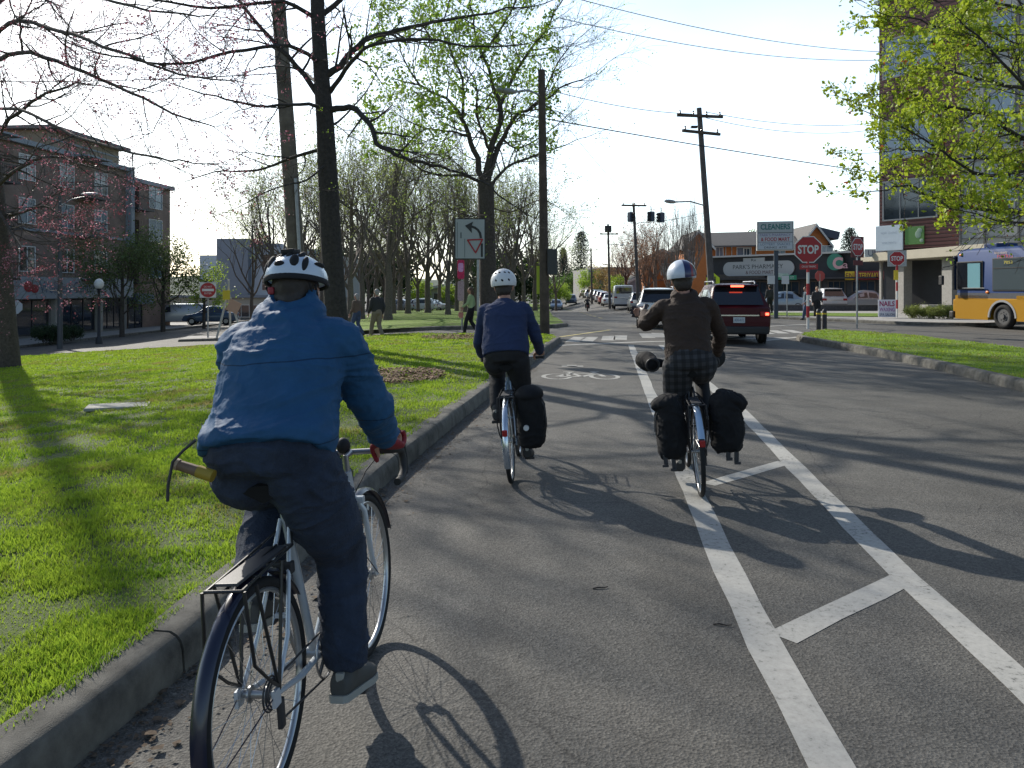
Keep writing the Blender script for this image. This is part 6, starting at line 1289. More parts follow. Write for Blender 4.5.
# ================================================================== people
def ring_loft(mb, rings, n=22, ex=2.3):
    """rings: (centre, side, fwd, a, b) superellipse sections"""
    vs = []; fs = []
    for c, s_, f_, a, b in rings:
        for k in range(n):
            th = 2*pi*k/n; x = abs(cos(th))**(2/ex)*(1 if cos(th) > 0 else -1); y = abs(sin(th))**(2/ex)*(1 if sin(th) > 0 else -1)
            vs.append(c+s_*(a*x)+f_*(b*y))
    for i in range(len(rings)-1):
        for k in range(n): fs.append((i*n+k, i*n+(k+1) % n, (i+1)*n+(k+1) % n, (i+1)*n+k))
    fs.append(tuple(range(n))[::-1]); fs.append(tuple((len(rings)-1)*n+k for k in range(n)))
    mb.add(vs, fs)
def limbt(mb, pts, rad, n=14, flat=None):
    """rounded tapered limb with smooth interpolation"""
    P = [V(*p) for p in pts]; Q = []; Rr = []
    for i in range(len(P)-1):
        p_1 = P[max(i-1, 0)]; p0 = P[i]; p1 = P[i+1]; p2 = P[min(i+2, len(P)-1)]
        for k in range(5):
            t = k/5; lin = p0.lerp(p1, t); cr = .5*((2*p0)+(p1-p_1)*t+(2*p_1-5*p0+4*p1-p2)*t*t+(3*p0-p_1-3*p1+p2)*t**3); Q.append(lin.lerp(cr, .6)); u = t*t*(3-2*t); Rr.append(rad[i]+(rad[i+1]-rad[i])*u)
    Q.append(P[-1]); Rr.append(rad[-1]); d0 = (Q[0]-Q[1]).normalized(); d1 = (Q[-1]-Q[-2]).normalized()
    Q = [Q[0]+d0*Rr[0]*.8, Q[0]+d0*Rr[0]*.45]+Q+[Q[-1]+d1*Rr[-1]*.45, Q[-1]+d1*Rr[-1]*.8]; Rr = [Rr[0]*.35, Rr[0]*.85]+Rr+[Rr[-1]*.85, Rr[-1]*.35]
    mb.tube(Q, Rr, n)
def remesh(mb, voxel, sm, name, m, parent, folds=None, label=None):
    me = bpy.data.meshes.new(name); me.from_pydata(mb.v, [], mb.f); o = bpy.data.objects.new('tmp', me); COL.objects.link(o)
    r_ = o.modifiers.new('r', 'REMESH'); r_.mode = 'VOXEL'; r_.voxel_size = voxel; r_.adaptivity = 0
    if sm: s_ = o.modifiers.new('s', 'SMOOTH'); s_.factor = .5; s_.iterations = sm
    dg = bpy.context.evaluated_depsgraph_get(); me2 = bpy.data.meshes.new_from_object(o.evaluated_get(dg)); bpy.data.objects.remove(o); me2.name = name
    if folds:
        n = len(me2.vertices); co_ = np.empty(n*3); me2.vertices.foreach_get('co', co_); co_ = co_.reshape(-1, 3); no = np.empty(n*3); me2.vertices.foreach_get('normal', no); no = no.reshape(-1, 3)
        amp, (fx, fy, fz), seed = folds; dd = np.empty(n)
        for i in range(n):
            p = V(co_[i][0]*fx, co_[i][1]*fy, co_[i][2]*fz)+V(seed, 0, 0); w_ = noise.noise(p*.45); q = p+V(w_, w_*1.3, w_*1.7)*1.1
            a = 1-abs(noise.noise(q))*2.4; b = 1-abs(noise.noise(q*2.1+V(3, 5, 1)))*2.2; e_ = 1-abs(noise.noise(q*4.4+V(1, 2, 8)))*2.2; dd[i] = max(a, -.6)**3*.75+max(b, -.5)**3*.34+max(e_, -.5)**3*.15+noise.noise(p*.3)*.8-.3
        co_ += no*(dd*amp)[:, None]; me2.vertices.foreach_set('co', co_.ravel())
    me2.materials.clear(); o = link(name, me2, m, parent, 180); 
    if label: o['label'] = label
    return o
def hand(mb, w_, f, up, s, curl=58., size=1.):
    """wrist point, direction of the knuckles, back-of-hand normal, thumb side"""
    f = f.normalized(); s = (s-f*s.dot(f)).normalized(); up = (up-f*up.dot(f)-s*up.dot(s)).normalized(); z = size
    ring_loft(mb, [(w_-f*.03*z, s, up, .027*z, .022*z), (w_, s, up, .028*z, .020*z), (w_+f*.035*z, s, up, .038*z, .018*z), (w_+f*.075*z, s, up, .041*z, .016*z), (w_+f*.09*z, s, up, .038*z, .012*z)], 16)
    for k, (off, L) in enumerate(((.031, .073), (.0105, .082), (-.0105, .077), (-.030, .062))):
        p = w_+f*.080*z+s*off*z; d_ = f.copy(); pts = [p]; 
        for j, fr in enumerate((.45, .31, .27)):
            d_ = d_.copy(); d_.rotate(Matrix.Rotation(R(-curl if j else -curl*.75), 3, s) if (f.cross(s)).dot(up) > 0 else Matrix.Rotation(R(curl if j else curl*.75), 3, s)); p = p+d_*(L*fr*z); pts.append(p)
        limbt(mb, pts, [.0105*z, .0098*z, .009*z, .0075*z], 10)
    p = w_+f*.022*z+s*.03*z; d_ = (s*.8+f*.75-up*.35).normalized(); p1 = p+d_*.038*z; d2 = (f*.8-up*.6+s*.05).normalized(); p2 = p1+d2*.032*z; p3 = p2+(d2-up*.4-s*.3).normalized()*.024*z
    limbt(mb, [p, p1, p2, p3], [.015*z, .0125*z, .011*z, .0085*z], 10)
def foot(mb, ank, toe_dir, sole_z, size=1., pitch=0., shoe=False):
    d_ = V(toe_dir[0], toe_dir[1], 0).normalized(); s = V(d_.y, -d_.x, 0); e = .006 if shoe else 0; M_ = Matrix.Rotation(R(pitch), 3, s)
    heel = ank.copy(); 
    def q(fwd, dz): return ank+M_ @ (d_*fwd*size+V(0, 0, dz))
    H = ank.z-sole_z; u = M_ @ V(0, 0, 1); 
    ring_loft(mb, [(q(-.062, -H+.035), s, u, .026+e, .033+e), (q(-.04, -H+.042), s, u, .034+e, .041+e), (q(0., -H+.048), s, u, .037+e, .047+e), (q(.06, -H+.040), s, u, .042+e, .039+e), (q(.12, -H+.030), s, u, .048+e, .029+e), (q(.165, -H+.024), s, u, .043+e, .023+e), (q(.19, -H+.020), s, u, .025+e, .014+e)], 16)
SKIN = mat('skin', (.42, .22, .15), .5, var=.08, vscale=20, spec=.4); 
def make_person(t, J, voxel=.009, detail=True, skin=SKIN):
    """J: joints in the frame of t. One continuous body."""
    mb = MB(); side = (J['sh_r']-J['sh_l']).normalized(); up = (J['neck']-J['pelvis']).normalized(); fw = up.cross(side).normalized()*1.0
    if fw.y < 0 and J.get('facing', V(0, 1, 0)).y > 0: fw = -fw
    rings = []
    for c, a, b in ((J['pelvis']-up*.10, .10, .08), (J['pelvis'], .155, .105), (J['waist'], .125, .095), (J['chest'], .155, .105), (J['neck']-up*.09, .15, .085), (J['neck']-up*.03, .075, .06), (J['neck']+up*.01, .056, .056)): rings.append((c, side, fw, a, b))
    ring_loft(mb, rings); limbt(mb, [J['neck']-up*.03, J['head']-V(0, 0, .03)], [.058, .052])
    hf = J.get('look', V(0, 1, -.05)).normalized(); hs = hf.cross(V(0, 0, 1)).normalized(); hu = hs.cross(hf); M_ = Matrix((hs, hf, hu)).transposed().to_4x4(); h = J['head']
    P_ = lambda x, y, z: h+M_ @ V(x, y, z)
    mb.ell(h, (.074, .092, .108), M_, 20, 14); mb.ell(P_(0, .03, -.055), (.055, .06, .055), M_, 14, 10); mb.ell(P_(0, .096, -.015), (.012, .018, .026), M_, 8, 6); mb.ell(P_(0, .085, -.055), (.024, .012, .010), M_, 8, 6)
    for s_ in (-1, 1): mb.ell(P_(s_*.077, -.005, -.012), (.010, .020, .030), M_, 10, 8); mb.ell(P_(s_*.03, .082, .022), (.018, .01, .008), M_, 8, 6)
    for s_, k in ((-1, 'l'), (1, 'r')):
        limbt(mb, [J['sh_'+k], J['el_'+k], J['wr_'+k]], [.052, .040, .027]); limbt(mb, [J['hip_'+k], J['kn_'+k], J['an_'+k]], [.088, .056, .038])
        if detail: 
            f_ = J['hd_'+k]; hand(mb, J['wr_'+k], f_, J.get('hu_'+k, V(0, 0, 1)), J.get('ht_'+k, V(-s_, 0, 0)), J.get('curl', 58.))
        else:
            f_ = J['hd_'+k].normalized(); hand(mb, J['wr_'+k], f_, J.get('hu_'+k, V(0, 0, 1)), J.get('ht_'+k, V(-s_, 0, 0)), 25., 1.08)
        foot(mb, J['an_'+k], J.get('toe_'+k, V(0, 1, 0)), J['an_'+k].z-.085, pitch=J.get('pi_'+k, 0))
    o = remesh(mb, voxel, 2, 'body', skin, t)
    if detail:
        for s_ in (-1, 1): MB().ell(P_(s_*.03, .083, .012), (.011, .007, .006), M_, 8, 6).build('eye', mat('eye_white', (.6, .58, .55), .2), t, 60)
    J['_P'] = P_; J['_M'] = M_; J['_side'] = side; J['_fw'] = fw; J['_up'] = up
    return o
def top(t, J, m, rings, arm=(.085, .07, .05), cuff=.96, voxel=.009, folds=(.006, (5, 5, 13), 0), name='jacket', label=None, extra=None, lower=True):
    mb = MB(); side, fw = J['_side'], J['_fw']
    ring_loft(mb, [(J['pelvis']+(J['neck']-J['pelvis'])*f+V(*o_), side, fw, a, b) for f, a, b, o_ in rings], 26)
    for k in 'lr':
        w_ = J['el_'+k].lerp(J['wr_'+k], cuff); sh = J['sh_'+k]; inn = sh.lerp(J['neck'], .45)
        limbt(mb, [inn-V(0, 0, .03), sh, sh.lerp(J['el_'+k], .5), J['el_'+k], J['el_'+k].lerp(w_, .5), w_], [arm[0]*.9, arm[0], (arm[0]+arm[1])/2, arm[1], (arm[1]+arm[2])/2, arm[2]], 16)
    if extra: extra(mb)
    return remesh(mb, voxel, 3, name, m, t, folds, label)
def bottoms(t, J, m, hipw=(.175, .14), leg=(.115, .082, .062), end=.93, voxel=.009, folds=(.005, (6, 6, 10), 5), name='trousers', label=None, topf=.12):
    mb = MB(); side, fw, up = J['_side'], J['_fw'], J['_up']; p = J['pelvis']
    ring_loft(mb, [(p+up*topf, side, fw, hipw[0]*.85, hipw[1]*.88), (p+up*.04, side, fw, hipw[0], hipw[1]), (p-up*.05, side, fw, hipw[0], hipw[1]), (p-up*.11, side, fw, hipw[0]*.72, hipw[1]*.75)], 22)
    for k in 'lr':
        e = J['kn_'+k].lerp(J['an_'+k], end); hp = J['hip_'+k]
        pts = [hp, hp.lerp(J['kn_'+k], .5), J['kn_'+k], J['kn_'+k].lerp(e, .45), e]; limbt(mb, pts, [leg[0], (leg[0]*1.1+leg[1])/2, leg[1], (leg[1]+leg[2])/2*1.03, leg[2]], 16)
    return remesh(mb, voxel, 3, name, m, t, folds, label)
def shoes(t, J, m, sole=None, voxel=.007, name='shoe'):
    for k in 'lr':
        mb = MB(); foot(mb, J['an_'+k], J.get('toe_'+k, V(0, 1, 0)), J['an_'+k].z-.088, 1.04, J.get('pi_'+k, 0), True); limbt(mb, [J['an_'+k]-V(0, 0, .02), J['an_'+k]+V(0, 0, .02)], [.045, .045])
        o = remesh(mb, voxel, 2, name, m, t)
        MB().box(J['an_'+k]+V(0, -.058, -.02), (.03, .02, .05), bev=.006).build('heel_tab', mat('pale_sole', (.3, .3, .27), .7), o)
        if sole:
            d_ = J.get('toe_'+k, V(0, 1, 0)).normalized(); s = V(d_.y, -d_.x, 0); M_ = Matrix.Rotation(R(J.get('pi_'+k, 0)), 3, s); u = M_ @ V(0, 0, 1); a = J['an_'+k]; mb = MB()
            vs = []; pr = ((-.075, .022), (-.06, .036), (0, .042), (.07, .046), (.13, .054), (.18, .047), (.205, .022))
            lo = [a+M_ @ (d_*y+V(0, 0, -.100)) for y, w_ in pr]; n = len(pr); out = [lo[i]-s*pr[i][1] for i in range(n)]+[lo[i]+s*pr[i][1] for i in range(n)][::-1]
            mb.add(out+[q+u*.024 for q in out], [tuple(range(2*n))[::-1], tuple(range(2*n, 4*n))]+[(i, (i+1) % (2*n), (i+1) % (2*n)+2*n, i+2*n) for i in range(2*n)]); mb.build('sole', sole, o)
def glove(t, J, k, m, curl=58.):
    mb = MB(); s_ = 1 if k == 'r' else -1; hand(mb, J['wr_'+k], J['hd_'+k], J.get('hu_'+k, V(0, 0, 1)), J.get('ht_'+k, V(-s_, 0, 0)), curl, 1.28); return remesh(mb, .006, 2, 'glove', m, t)
def hair(t, J, m, long=0., voxel=.009, zf=1.):
    mb = MB(); P_, M_ = J['_P'], J['_M']; mb.ell(P_(0, -.016, .024), (.083, .094, .100), M_, 18, 12); mb.ell(P_(0, -.045, -.03), (.074, .055, .075), M_, 16, 10)
    if long: limbt(mb, [P_(0, -.06, -.02), P_(0, -.08, -.08-long*.4), P_(0, -.085, -.08-long)], [.07, .065, .04])
    return remesh(mb, voxel, 2, 'hair', m, t, (.006, (30, 30, 12), 3))
def frame_thing(name, label, loc, head, lean): return thing(name, label, 'person', loc, rot=(0, R(lean), R(-head)))
HAIRD = mat('dark_hair', (.025, .018, .014), .6, var=.3, vscale=60)
def helmet_shell(t, J, m, dims=(.112, .142, .115), c=(0, -.005, .035), zmin=-.28, pitch=0, n=36, name='helmet', band=None):
    P_, M_ = J['_P'], J['_M']; mb = MB(); C_ = P_(*c); Mh = M_ @ Matrix.Rotation(R(pitch), 4, 'X'); mb.ell(C_, dims, Mh, n, 18, zmin=zmin); h = mb.build(name, m, t, 60)
    return h, C_, Mh
def on_shell(C_, Mh, dims, az, el, k=1.):
    return C_+(Mh @ V(dims[0]*k*cos(R(el))*sin(R(az)), dims[1]*k*cos(R(el))*cos(R(az)), dims[2]*k*sin(R(el))))
# ---------------------------------------------------------------- rider 1, near, blue jacket
L1_, H1_, N1_ = V(-.748, 2.43, .002), 7.6, -4.3
SILF = mat('silver_white_frame', (.50, .54, .58), .3, metal=.2, coat=.5)
b1_ = bicycle('bicycle', 'silver white drop bar bicycle with black rack under the blue jacket rider', L1_, H1_, N1_, SILF, drop=True, refl=False, fender=mat('navy_fender', (.01, .012, .03), .3, coat=.4), rack=mat('black_rack', (.02, .02, .02), .4), crank=-66.)
p1_ = frame_thing('person', 'cyclist in a blue rain jacket and jeans seen from behind, nearest rider', L1_, H1_, N1_)
J = dict(pelvis=V(0, .20, 1.045), waist=V(0, .27, 1.20), chest=V(0, .36, 1.33), neck=V(0, .43, 1.455), head=V(0, .52, 1.57), sh_l=V(-.180, .41, 1.385), sh_r=V(.180, .41, 1.385), el_r=V(.228, .60, 1.125), wr_r=V(.188, .865, .945), el_l=V(-.242, .60, 1.135), wr_l=V(-.193, .865, .945),
         hip_l=V(-.09, .21, .985), hip_r=V(.09, .21, .985), kn_r=V(.115, .47, .615), an_r=V(.125, .405, .235), kn_l=V(-.185, .60, .855), an_l=V(-.13, .28, .535), hd_r=V(0, .92, -.38), hd_l=V(0, .92, -.38), hu_r=V(.35, .3, 1), hu_l=V(-.35, .3, 1), ht_r=V(-1, .1, 0), ht_l=V(1, .1, 0), pi_r=-8, pi_l=-10, toe_r=V(.08, 1, 0), toe_l=V(-.12, 1, 0), look=V(.12, 1, -.12))
make_person(p1_, J, .008)
JBL = mat('blue_rain_shell', (.021, .080, .172), .72, var=.15, vscale=7, bump=.3, bscale=24, spec=.2)
def seams(m, zs, w_=.003):
    n = m.node_tree.nodes; l = m.node_tree.links; b = n['Principled BSDF']; tc = n.new('ShaderNodeTexCoord'); sx_ = n.new('ShaderNodeSeparateXYZ'); l.new(tc.outputs['Object'], sx_.inputs[0]); acc = None
    nz = n.new('ShaderNodeTexNoise'); nz.inputs['Scale'].default_value = 5; l.new(tc.outputs['Object'], nz.inputs['Vector'])
    for ax_, z0 in zs:
        s_ = n.new('ShaderNodeMath'); s_.operation = 'MULTIPLY_ADD'; l.new(nz.outputs['Fac'], s_.inputs[0]); s_.inputs[1].default_value = .03; l.new(sx_.outputs[ax_], s_.inputs[2])
        c_ = n.new('ShaderNodeMath'); c_.operation = 'COMPARE'; l.new(s_.outputs[0], c_.inputs[0]); c_.inputs[1].default_value = z0+.015; c_.inputs[2].default_value = w_
        if acc is None: acc = c_.outputs[0]
        else: a_ = n.new('ShaderNodeMath'); a_.operation = 'MAXIMUM'; l.new(acc, a_.inputs[0]); l.new(c_.outputs[0], a_.inputs[1]); acc = a_.outputs[0]
    old = b.inputs['Base Color'].links[0].from_socket; mx = n.new('ShaderNodeMix'); mx.data_type = 'RGBA'; mx.blend_type = 'MULTIPLY'; l.new(acc, mx.inputs[0]); l.new(old, mx.inputs[6]); mx.inputs[7].default_value = (.45, .45, .45, 1); l.new(mx.outputs[2], b.inputs['Base Color'])
seams(JBL, [('Z', 1.335), ('Z', 1.075)], .0022)
def hood(mb):
    c = J['neck']+V(0, .015, .035); 
    for k in range(1): mb.torus(c+V(0, -.01, .0), (0, -.35, 1), .092, .042, 24, 10, 1.1)
    mb.torus(c+V(0, .012, .045), (0, -.45, 1), .074, .026, 24, 10, 1.4); mb.ell(J['neck']+V(0, -.075, -.015), (.135, .052, .062), None, 18, 12); limbt(mb, [J['neck']+V(-.15, -.03, -.045), J['neck']+V(0, -.085, -.055), J['neck']+V(.15, -.03, -.045)], [.03, .045, .03])
jk = top(p1_, J, JBL, [(-.015, .222, .160, (0, -.03, -.0)), (.06, .232, .168, (0, -.025, 0)), (.16, .222, .158, (0, -.005, 0)), (.35, .213, .150, (0, 0, 0)), (.62, .215, .148, (0, 0, 0)), (.84, .195, .125, (0, .0, 0)), (.97, .12, .09, (0, 0, 0)), (1.06, .085, .08, (0, 0, 0))],
         arm=(.088, .076, .058), cuff=.86, voxel=.0075, folds=(.0125, (3.6, 3.6, 11), 2), extra=hood)
DEN = mat('denim', (.019, .030, .055), .9, var=.4, vscale=9, bump=.3, bscale=150)
bt = bottoms(p1_, J, DEN, (.208, .160), (.128, .092, .080), .90, .008, (.012, (5.5, 5.5, 10), 5), topf=.07)
shoes(p1_, J, mat('grey_shoe', (.06, .06, .055), .7), mat('pale_sole', (.3, .3, .27), .7))
glove(p1_, J, 'r', mat('red_glove', (.22, .012, .02), .7, var=.2, vscale=30)); glove(p1_, J, 'l', MATS['red_glove']); hair(p1_, J, HAIRD)
HD = (.105, .138, .094); hm, C_, Mh = helmet_shell(p1_, J, mat('helmet_white', (.55, .62, .70), .35, coat=.3), HD, (0, -.006, .047), -.12, -4)
VNT = mat('vent_black', (.008, .008, .01), .8)
for az, el, sz in ((180, 22, (.020, .012, .012)), (150, 30, (.017, .03, .011)), (210, 30, (.017, .03, .011)), (128, 24, (.012, .034, .012)), (232, 24, (.012, .034, .012)), (168, 56, (.011, .032, .012)), (192, 56, (.011, .032, .012)), (130, 56, (.011, .03, .012)), (230, 56, (.011, .03, .012)), (90, 30, (.01, .035, .014)), (270, 30, (.01, .035, .014)), (20, 50, (.012, .03, .01)), (340, 50, (.012, .03, .01))):
    c_ = on_shell(C_, Mh, HD, az, el, .985); n_ = (c_-C_).normalized(); tz = (n_.cross(Mh @ V(1, 0, 0))).normalized(); sx_ = tz.cross(n_).normalized(); M3 = Matrix((sx_, tz, n_)).transposed().to_4x4(); MB().ell(c_, sz, M3, 14, 8).build('vent', VNT, hm, 60)
mb = MB(); mb.torus(C_+(Mh @ V(0, 0, -.012)), Mh @ V(0, 0, 1), .105, .008, 40, 6, 1.4); mb.v = [tuple(C_+(Mh @ V(*[(Mh.inverted() @ (V(*v)-C_))[i]*(1, 1.26, 1)[i] for i in range(3)]))) for v in mb.v]; mb.build('rim_band', VNT, hm, 60)
mb = MB(); mb.box(on_shell(C_, Mh, HD, 180, 70, 1.08), (.05, .07, .018), bev=.006); mb.tube([on_shell(C_, Mh, HD, 180, 66, 1.0), on_shell(C_, Mh, HD, 180, 70, 1.1)], .012, 8); mb.build('light_mount', VNT, hm)
mb = MB(); P_ = J['_P']
for s_ in (-1, 1): mb.tube([P_(s_*.088, -.03, .02), P_(s_*.084, .0, -.05), P_(s_*.055, .035, -.11), P_(0, .05, -.125)], .004, 6); mb.tube([P_(s_*.088, -.075, .02), P_(s_*.083, -.02, -.05)], .004, 6)
mb.build('strap', VNT, hm, 60); MB().box(P_(-.055, -.092, .0), (.025, .02, .028), bev=.008).build('red_dial', mat('dial_red', (.25, .02, .03), .5), hm)
Fr = Matrix.Translation(L1_) @ Matrix.Rotation(R(-H1_), 4, 'Z') @ Matrix.Rotation(R(N1_), 4, 'Y')
hl = thing('lock_handle', 'short yellow and brown tubular bike lock poking out left of the blue jacket hem', 'lock', Fr @ V(-.185, .03, 1.03), rot=(0, R(N1_), R(-H1_))); 
MB().tube([(-.045, .0, .016), (.0, 0, 0), (.05, 0, -.018)], [.016, .017, .018], 12).build('tube', mat('brown_sleeve', (.16, .10, .06), .6, var=.2, vscale=40), hl, 50); MB().tube([(.02, 0, -.007), (.07, 0, -.025)], .0195, 12).build('yellow_end', mat('yellow_cap', (.30, .21, .02), .6), hl, 50); MB().tube([(-.055, 0, .02), (-.042, 0, .015)], .0185, 12).build('end_cap', mat('cap_cream', (.4, .3, .2), .5), hl, 50)
MB().tube([(.02, 0, .09), (-.02, -.01, .06), (-.05, -.02, .03), (-.065, -.03, -.04), (-.07, -.03, -.09)], .005, 6).build('strap', DARKM, hl, 50)
# ---------------------------------------------------------------- rider 2, middle
L2_, H2_, N2_ = V(.0, 6.48, .002), 4.0, -3.6
CHR2 = mat('polished_fender', (.55, .60, .66), .18, metal=.8)
b2_ = bicycle('bicycle', 'city bicycle with polished fenders and one big black pannier under the navy sweater rider', L2_, H2_, N2_, mat('steel_blue_frame', (.25, .32, .40), .3, metal=.3, coat=.4), fender=CHR2, rack=DARKM, front_rack=True, crank=-80.)
p2_ = frame_thing('person', 'cyclist in a navy sweater and plain white helmet riding by the kerb, middle distance', L2_, H2_, N2_)
J = dict(pelvis=V(0, .21, 1.05), waist=V(0, .25, 1.20), chest=V(0, .31, 1.34), neck=V(0, .37, 1.475), head=V(0, .43, 1.605), sh_l=V(-.168, .35, 1.40), sh_r=V(.168, .35, 1.40), el_r=V(.25, .47, 1.14), wr_r=V(.265, .76, 1.0), el_l=V(-.25, .47, 1.14), wr_l=V(-.265, .76, 1.0),
         hip_l=V(-.09, .21, .985), hip_r=V(.09, .21, .985), kn_r=V(.10, .47, .60), an_r=V(.12, .36, .215), kn_l=V(-.12, .62, .86), an_l=V(-.12, .34, .555), hd_r=V(0, .9, -.4), hd_l=V(0, .9, -.4), ht_r=V(-1, 0, 0), ht_l=V(1, 0, 0), pi_r=-8, pi_l=-8, look=V(0, 1, -.08))
make_person(p2_, J, .009)
top(p2_, J, mat('navy_knit', (.018, .032, .085), .9, var=.15, vscale=8, bump=.4, bscale=160), [(-.07, .195, .160, (0, -.01, 0)), (.12, .20, .160, (0, 0, 0)), (.4, .187, .14, (0, 0, 0)), (.65, .19, .135, (0, 0, 0)), (.86, .185, .11, (0, 0, 0)), (.97, .10, .08, (0, 0, 0)), (1.03, .068, .066, (0, 0, 0))], arm=(.064, .054, .043), voxel=.009, folds=(.008, (4.5, 4.5, 11), 7), name='sweater')
bottoms(p2_, J, mat('black_trousers', (.012, .012, .014), .85), (.175, .145), (.108, .072, .058), .93, .010, (.005, (6, 6, 10), 9), topf=.04); shoes(p2_, J, mat('black_shoe', (.02, .02, .02), .6)); hair(p2_, J, HAIRD)
HD = (.112, .135, .118); hm, C_, Mh = helmet_shell(p2_, J, mat('helmet_matt_white', (.62, .63, .63), .45), HD, (0, -.01, .035), -.32, 0)
for az, el in ((180, 2), (150, 4), (210, 4), (140, 38), (220, 38), (165, 40), (195, 40)):
    c_ = on_shell(C_, Mh, HD, az, el, .985); n_ = (c_-C_).normalized(); a_ = n_.orthogonal().normalized(); M3 = Matrix((a_, n_.cross(a_), n_)).transposed().to_4x4(); MB().ell(c_, (.009, .013, .006), M3, 10, 6).build('vent', VNT, hm, 60)
def pannier(label, loc_t, fr, c, d_, m, flap=True, straps=False, patch=None, floppy=0.):
    L_, H_, N_ = fr; Fm = Matrix.Translation(L_) @ Matrix.Rotation(R(-H_), 4, 'Z') @ Matrix.Rotation(R(N_), 4, 'Y')
    t = thing('pannier_bag', label, 'bag', Fm @ V(*c), rot=(0, R(N_), R(-H_))); w_, l_, h_ = d_; mb = MB()
    ring_loft(mb, [(V(0, 0, -h_/2+.0), V(1, 0, 0), V(0, 1, 0), w_*.38, l_*.40), (V(0, 0, -h_/2+.03), V(1, 0, 0), V(0, 1, 0), w_*.47, l_*.47), (V(.01, 0, -h_*.15), V(1, 0, 0), V(0, 1, 0), w_*.53, l_*.51), (V(.005, 0, h_*.2), V(1, 0, 0), V(0, 1, 0), w_*.5, l_*.5), (V(0, 0, h_*.40), V(1, 0, 0), V(0, 1, 0), w_*.44, l_*.47), (V(0, 0, h_/2), V(1, 0, 0), V(0, 1, 0), w_*.3, l_*.40)], 26, 3)
    if floppy: mb.ell((floppy, -.02, h_*.43), (w_*.55, l_*.42, .05), Matrix.Rotation(R(-18 if floppy < 0 else 24), 4, 'Y'), 18, 10); mb.ell((floppy*1.7, -.03, h_*.36), (w_*.28, l_*.3, .07), None, 14, 8)
    o = remesh(mb, .008, 2, 'bag', m, t, (.016 if floppy else .010, (7, 7, 8), 11 if floppy else 20))
    if flap: mb = MB(); mb.ell((0, 0, h_*.40), (w_*.53, l_*.54, h_*.16), None, 26, 12, zmin=-.3); mb.build('flap', m, t, 60)
    mb = MB()
    for y in (-l_*.22, l_*.22): mb.tube([(w_*.2, y, h_*.52), (w_*.53, y-.01, h_*.2), (w_*.56, y-.01, -h_*.1)], .006, 6) if c[0] > 0 else mb.tube([(-w_*.2, y, h_*.52), (-w_*.53, y-.01, h_*.2), (-w_*.56, y-.01, -h_*.1)], .006, 6)
    mb.build('strap', mat('webbing_black', (.03, .03, .032), .6), t, 60)
    if straps:
        mb = MB(); s_ = 1 if c[0] > 0 else -1
        for dx_, ln in ((-.03, .08), (.028, .11)):
            x = s_*w_*.12+dx_; mb.box((x, -l_*.40, -h_*.42-ln/2), (.032, .012, ln), Matrix.Rotation(R(4*s_), 4, 'Y')); mb.box((x+s_*.004, -l_*.42, -h_*.42-ln), (.045, .025, .018))
        mb.build('tie_straps', mat('webbing_black', (.03, .03, .032)), t)
    if patch: mb = MB(); mb.cyl((patch[0], -l_*.53-.006, patch[1]), (patch[0], -l_*.53+.02, patch[1]), patch[2], n=16); mb.build('round_reflector', mat('reflector_white', (.6, .6, .58), .4), t, 40)
    return t
BAG = mat('black_nylon', (.011, .011, .012), .85, var=.3, vscale=14, spec=.25)
pannier('large rounded black pannier with a white round reflector on the middle bicycle', None, (L2_, H2_, N2_), (.185, .0, .53), (.22, .34, .46), BAG, patch=(-.03, -.06, .022))
# ---------------------------------------------------------------- rider 3, right
L3_, H3_, N3_ = V(1.44, 6.07, .002), 7.0, -3.6
b3_ = bicycle('bicycle', 'black bicycle with pale blue rear fender between two black panniers', L3_, H3_, N3_, mat('black_frame', (.015, .015, .017), .35, coat=.4), fender=mat('pale_blue_fender', (.30, .42, .58), .3, coat=.3), rack=DARKM, crank=100., fr=(25, 150))
p3_ = frame_thing('person', 'cyclist in a brown jacket and dark check shorts with left arm held out', L3_, H3_, N3_)
J = dict(pelvis=V(0, .20, 1.05), waist=V(0, .23, 1.20), chest=V(0, .27, 1.35), neck=V(0, .31, 1.51), head=V(-.01, .345, 1.655), sh_l=V(-.18, .30, 1.44), sh_r=V(.18, .30, 1.44), el_r=V(.28, .44, 1.19), wr_r=V(.28, .73, 1.03), el_l=V(-.315, .42, 1.315), wr_l=V(-.30, .66, 1.385),
         hip_l=V(-.09, .20, .985), hip_r=V(.09, .20, .985), kn_l=V(-.11, .44, .60), an_l=V(-.12, .33, .215), kn_r=V(.12, .60, .86), an_r=V(.12, .33, .555), hd_r=V(0, .9, -.4), hd_l=V(-.35, .9, .1), ht_r=V(-1, 0, 0), ht_l=V(.2, 0, 1), hu_l=V(-1, 0, 0), pi_r=-8, pi_l=-8, look=V(-.1, 1, -.05), curl=40.)
make_person(p3_, J, .009)
JBR = mat('brown_canvas_jacket', (.034, .019, .012), .85, var=.25, vscale=7, bump=.3, bscale=70)
def hood3(mb): mb.torus(J['neck']+V(0, .0, .02), (0, -.3, 1), .075, .035, 24, 10, 1.2); mb.ell(J['neck']+V(0, -.06, -.04), (.11, .05, .075), None, 16, 10)
top(p3_, J, JBR, [(-.06, .190, .145, (0, 0, 0)), (.10, .185, .145, (0, 0, 0)), (.35, .172, .135, (0, 0, 0)), (.6, .19, .14, (0, 0, 0)), (.84, .18, .115, (0, 0, 0)), (.97, .11, .085, (0, 0, 0)), (1.03, .075, .07, (0, 0, 0))], arm=(.070, .062, .052), voxel=.009, folds=(.010, (5, 5, 12), 17), extra=hood3)
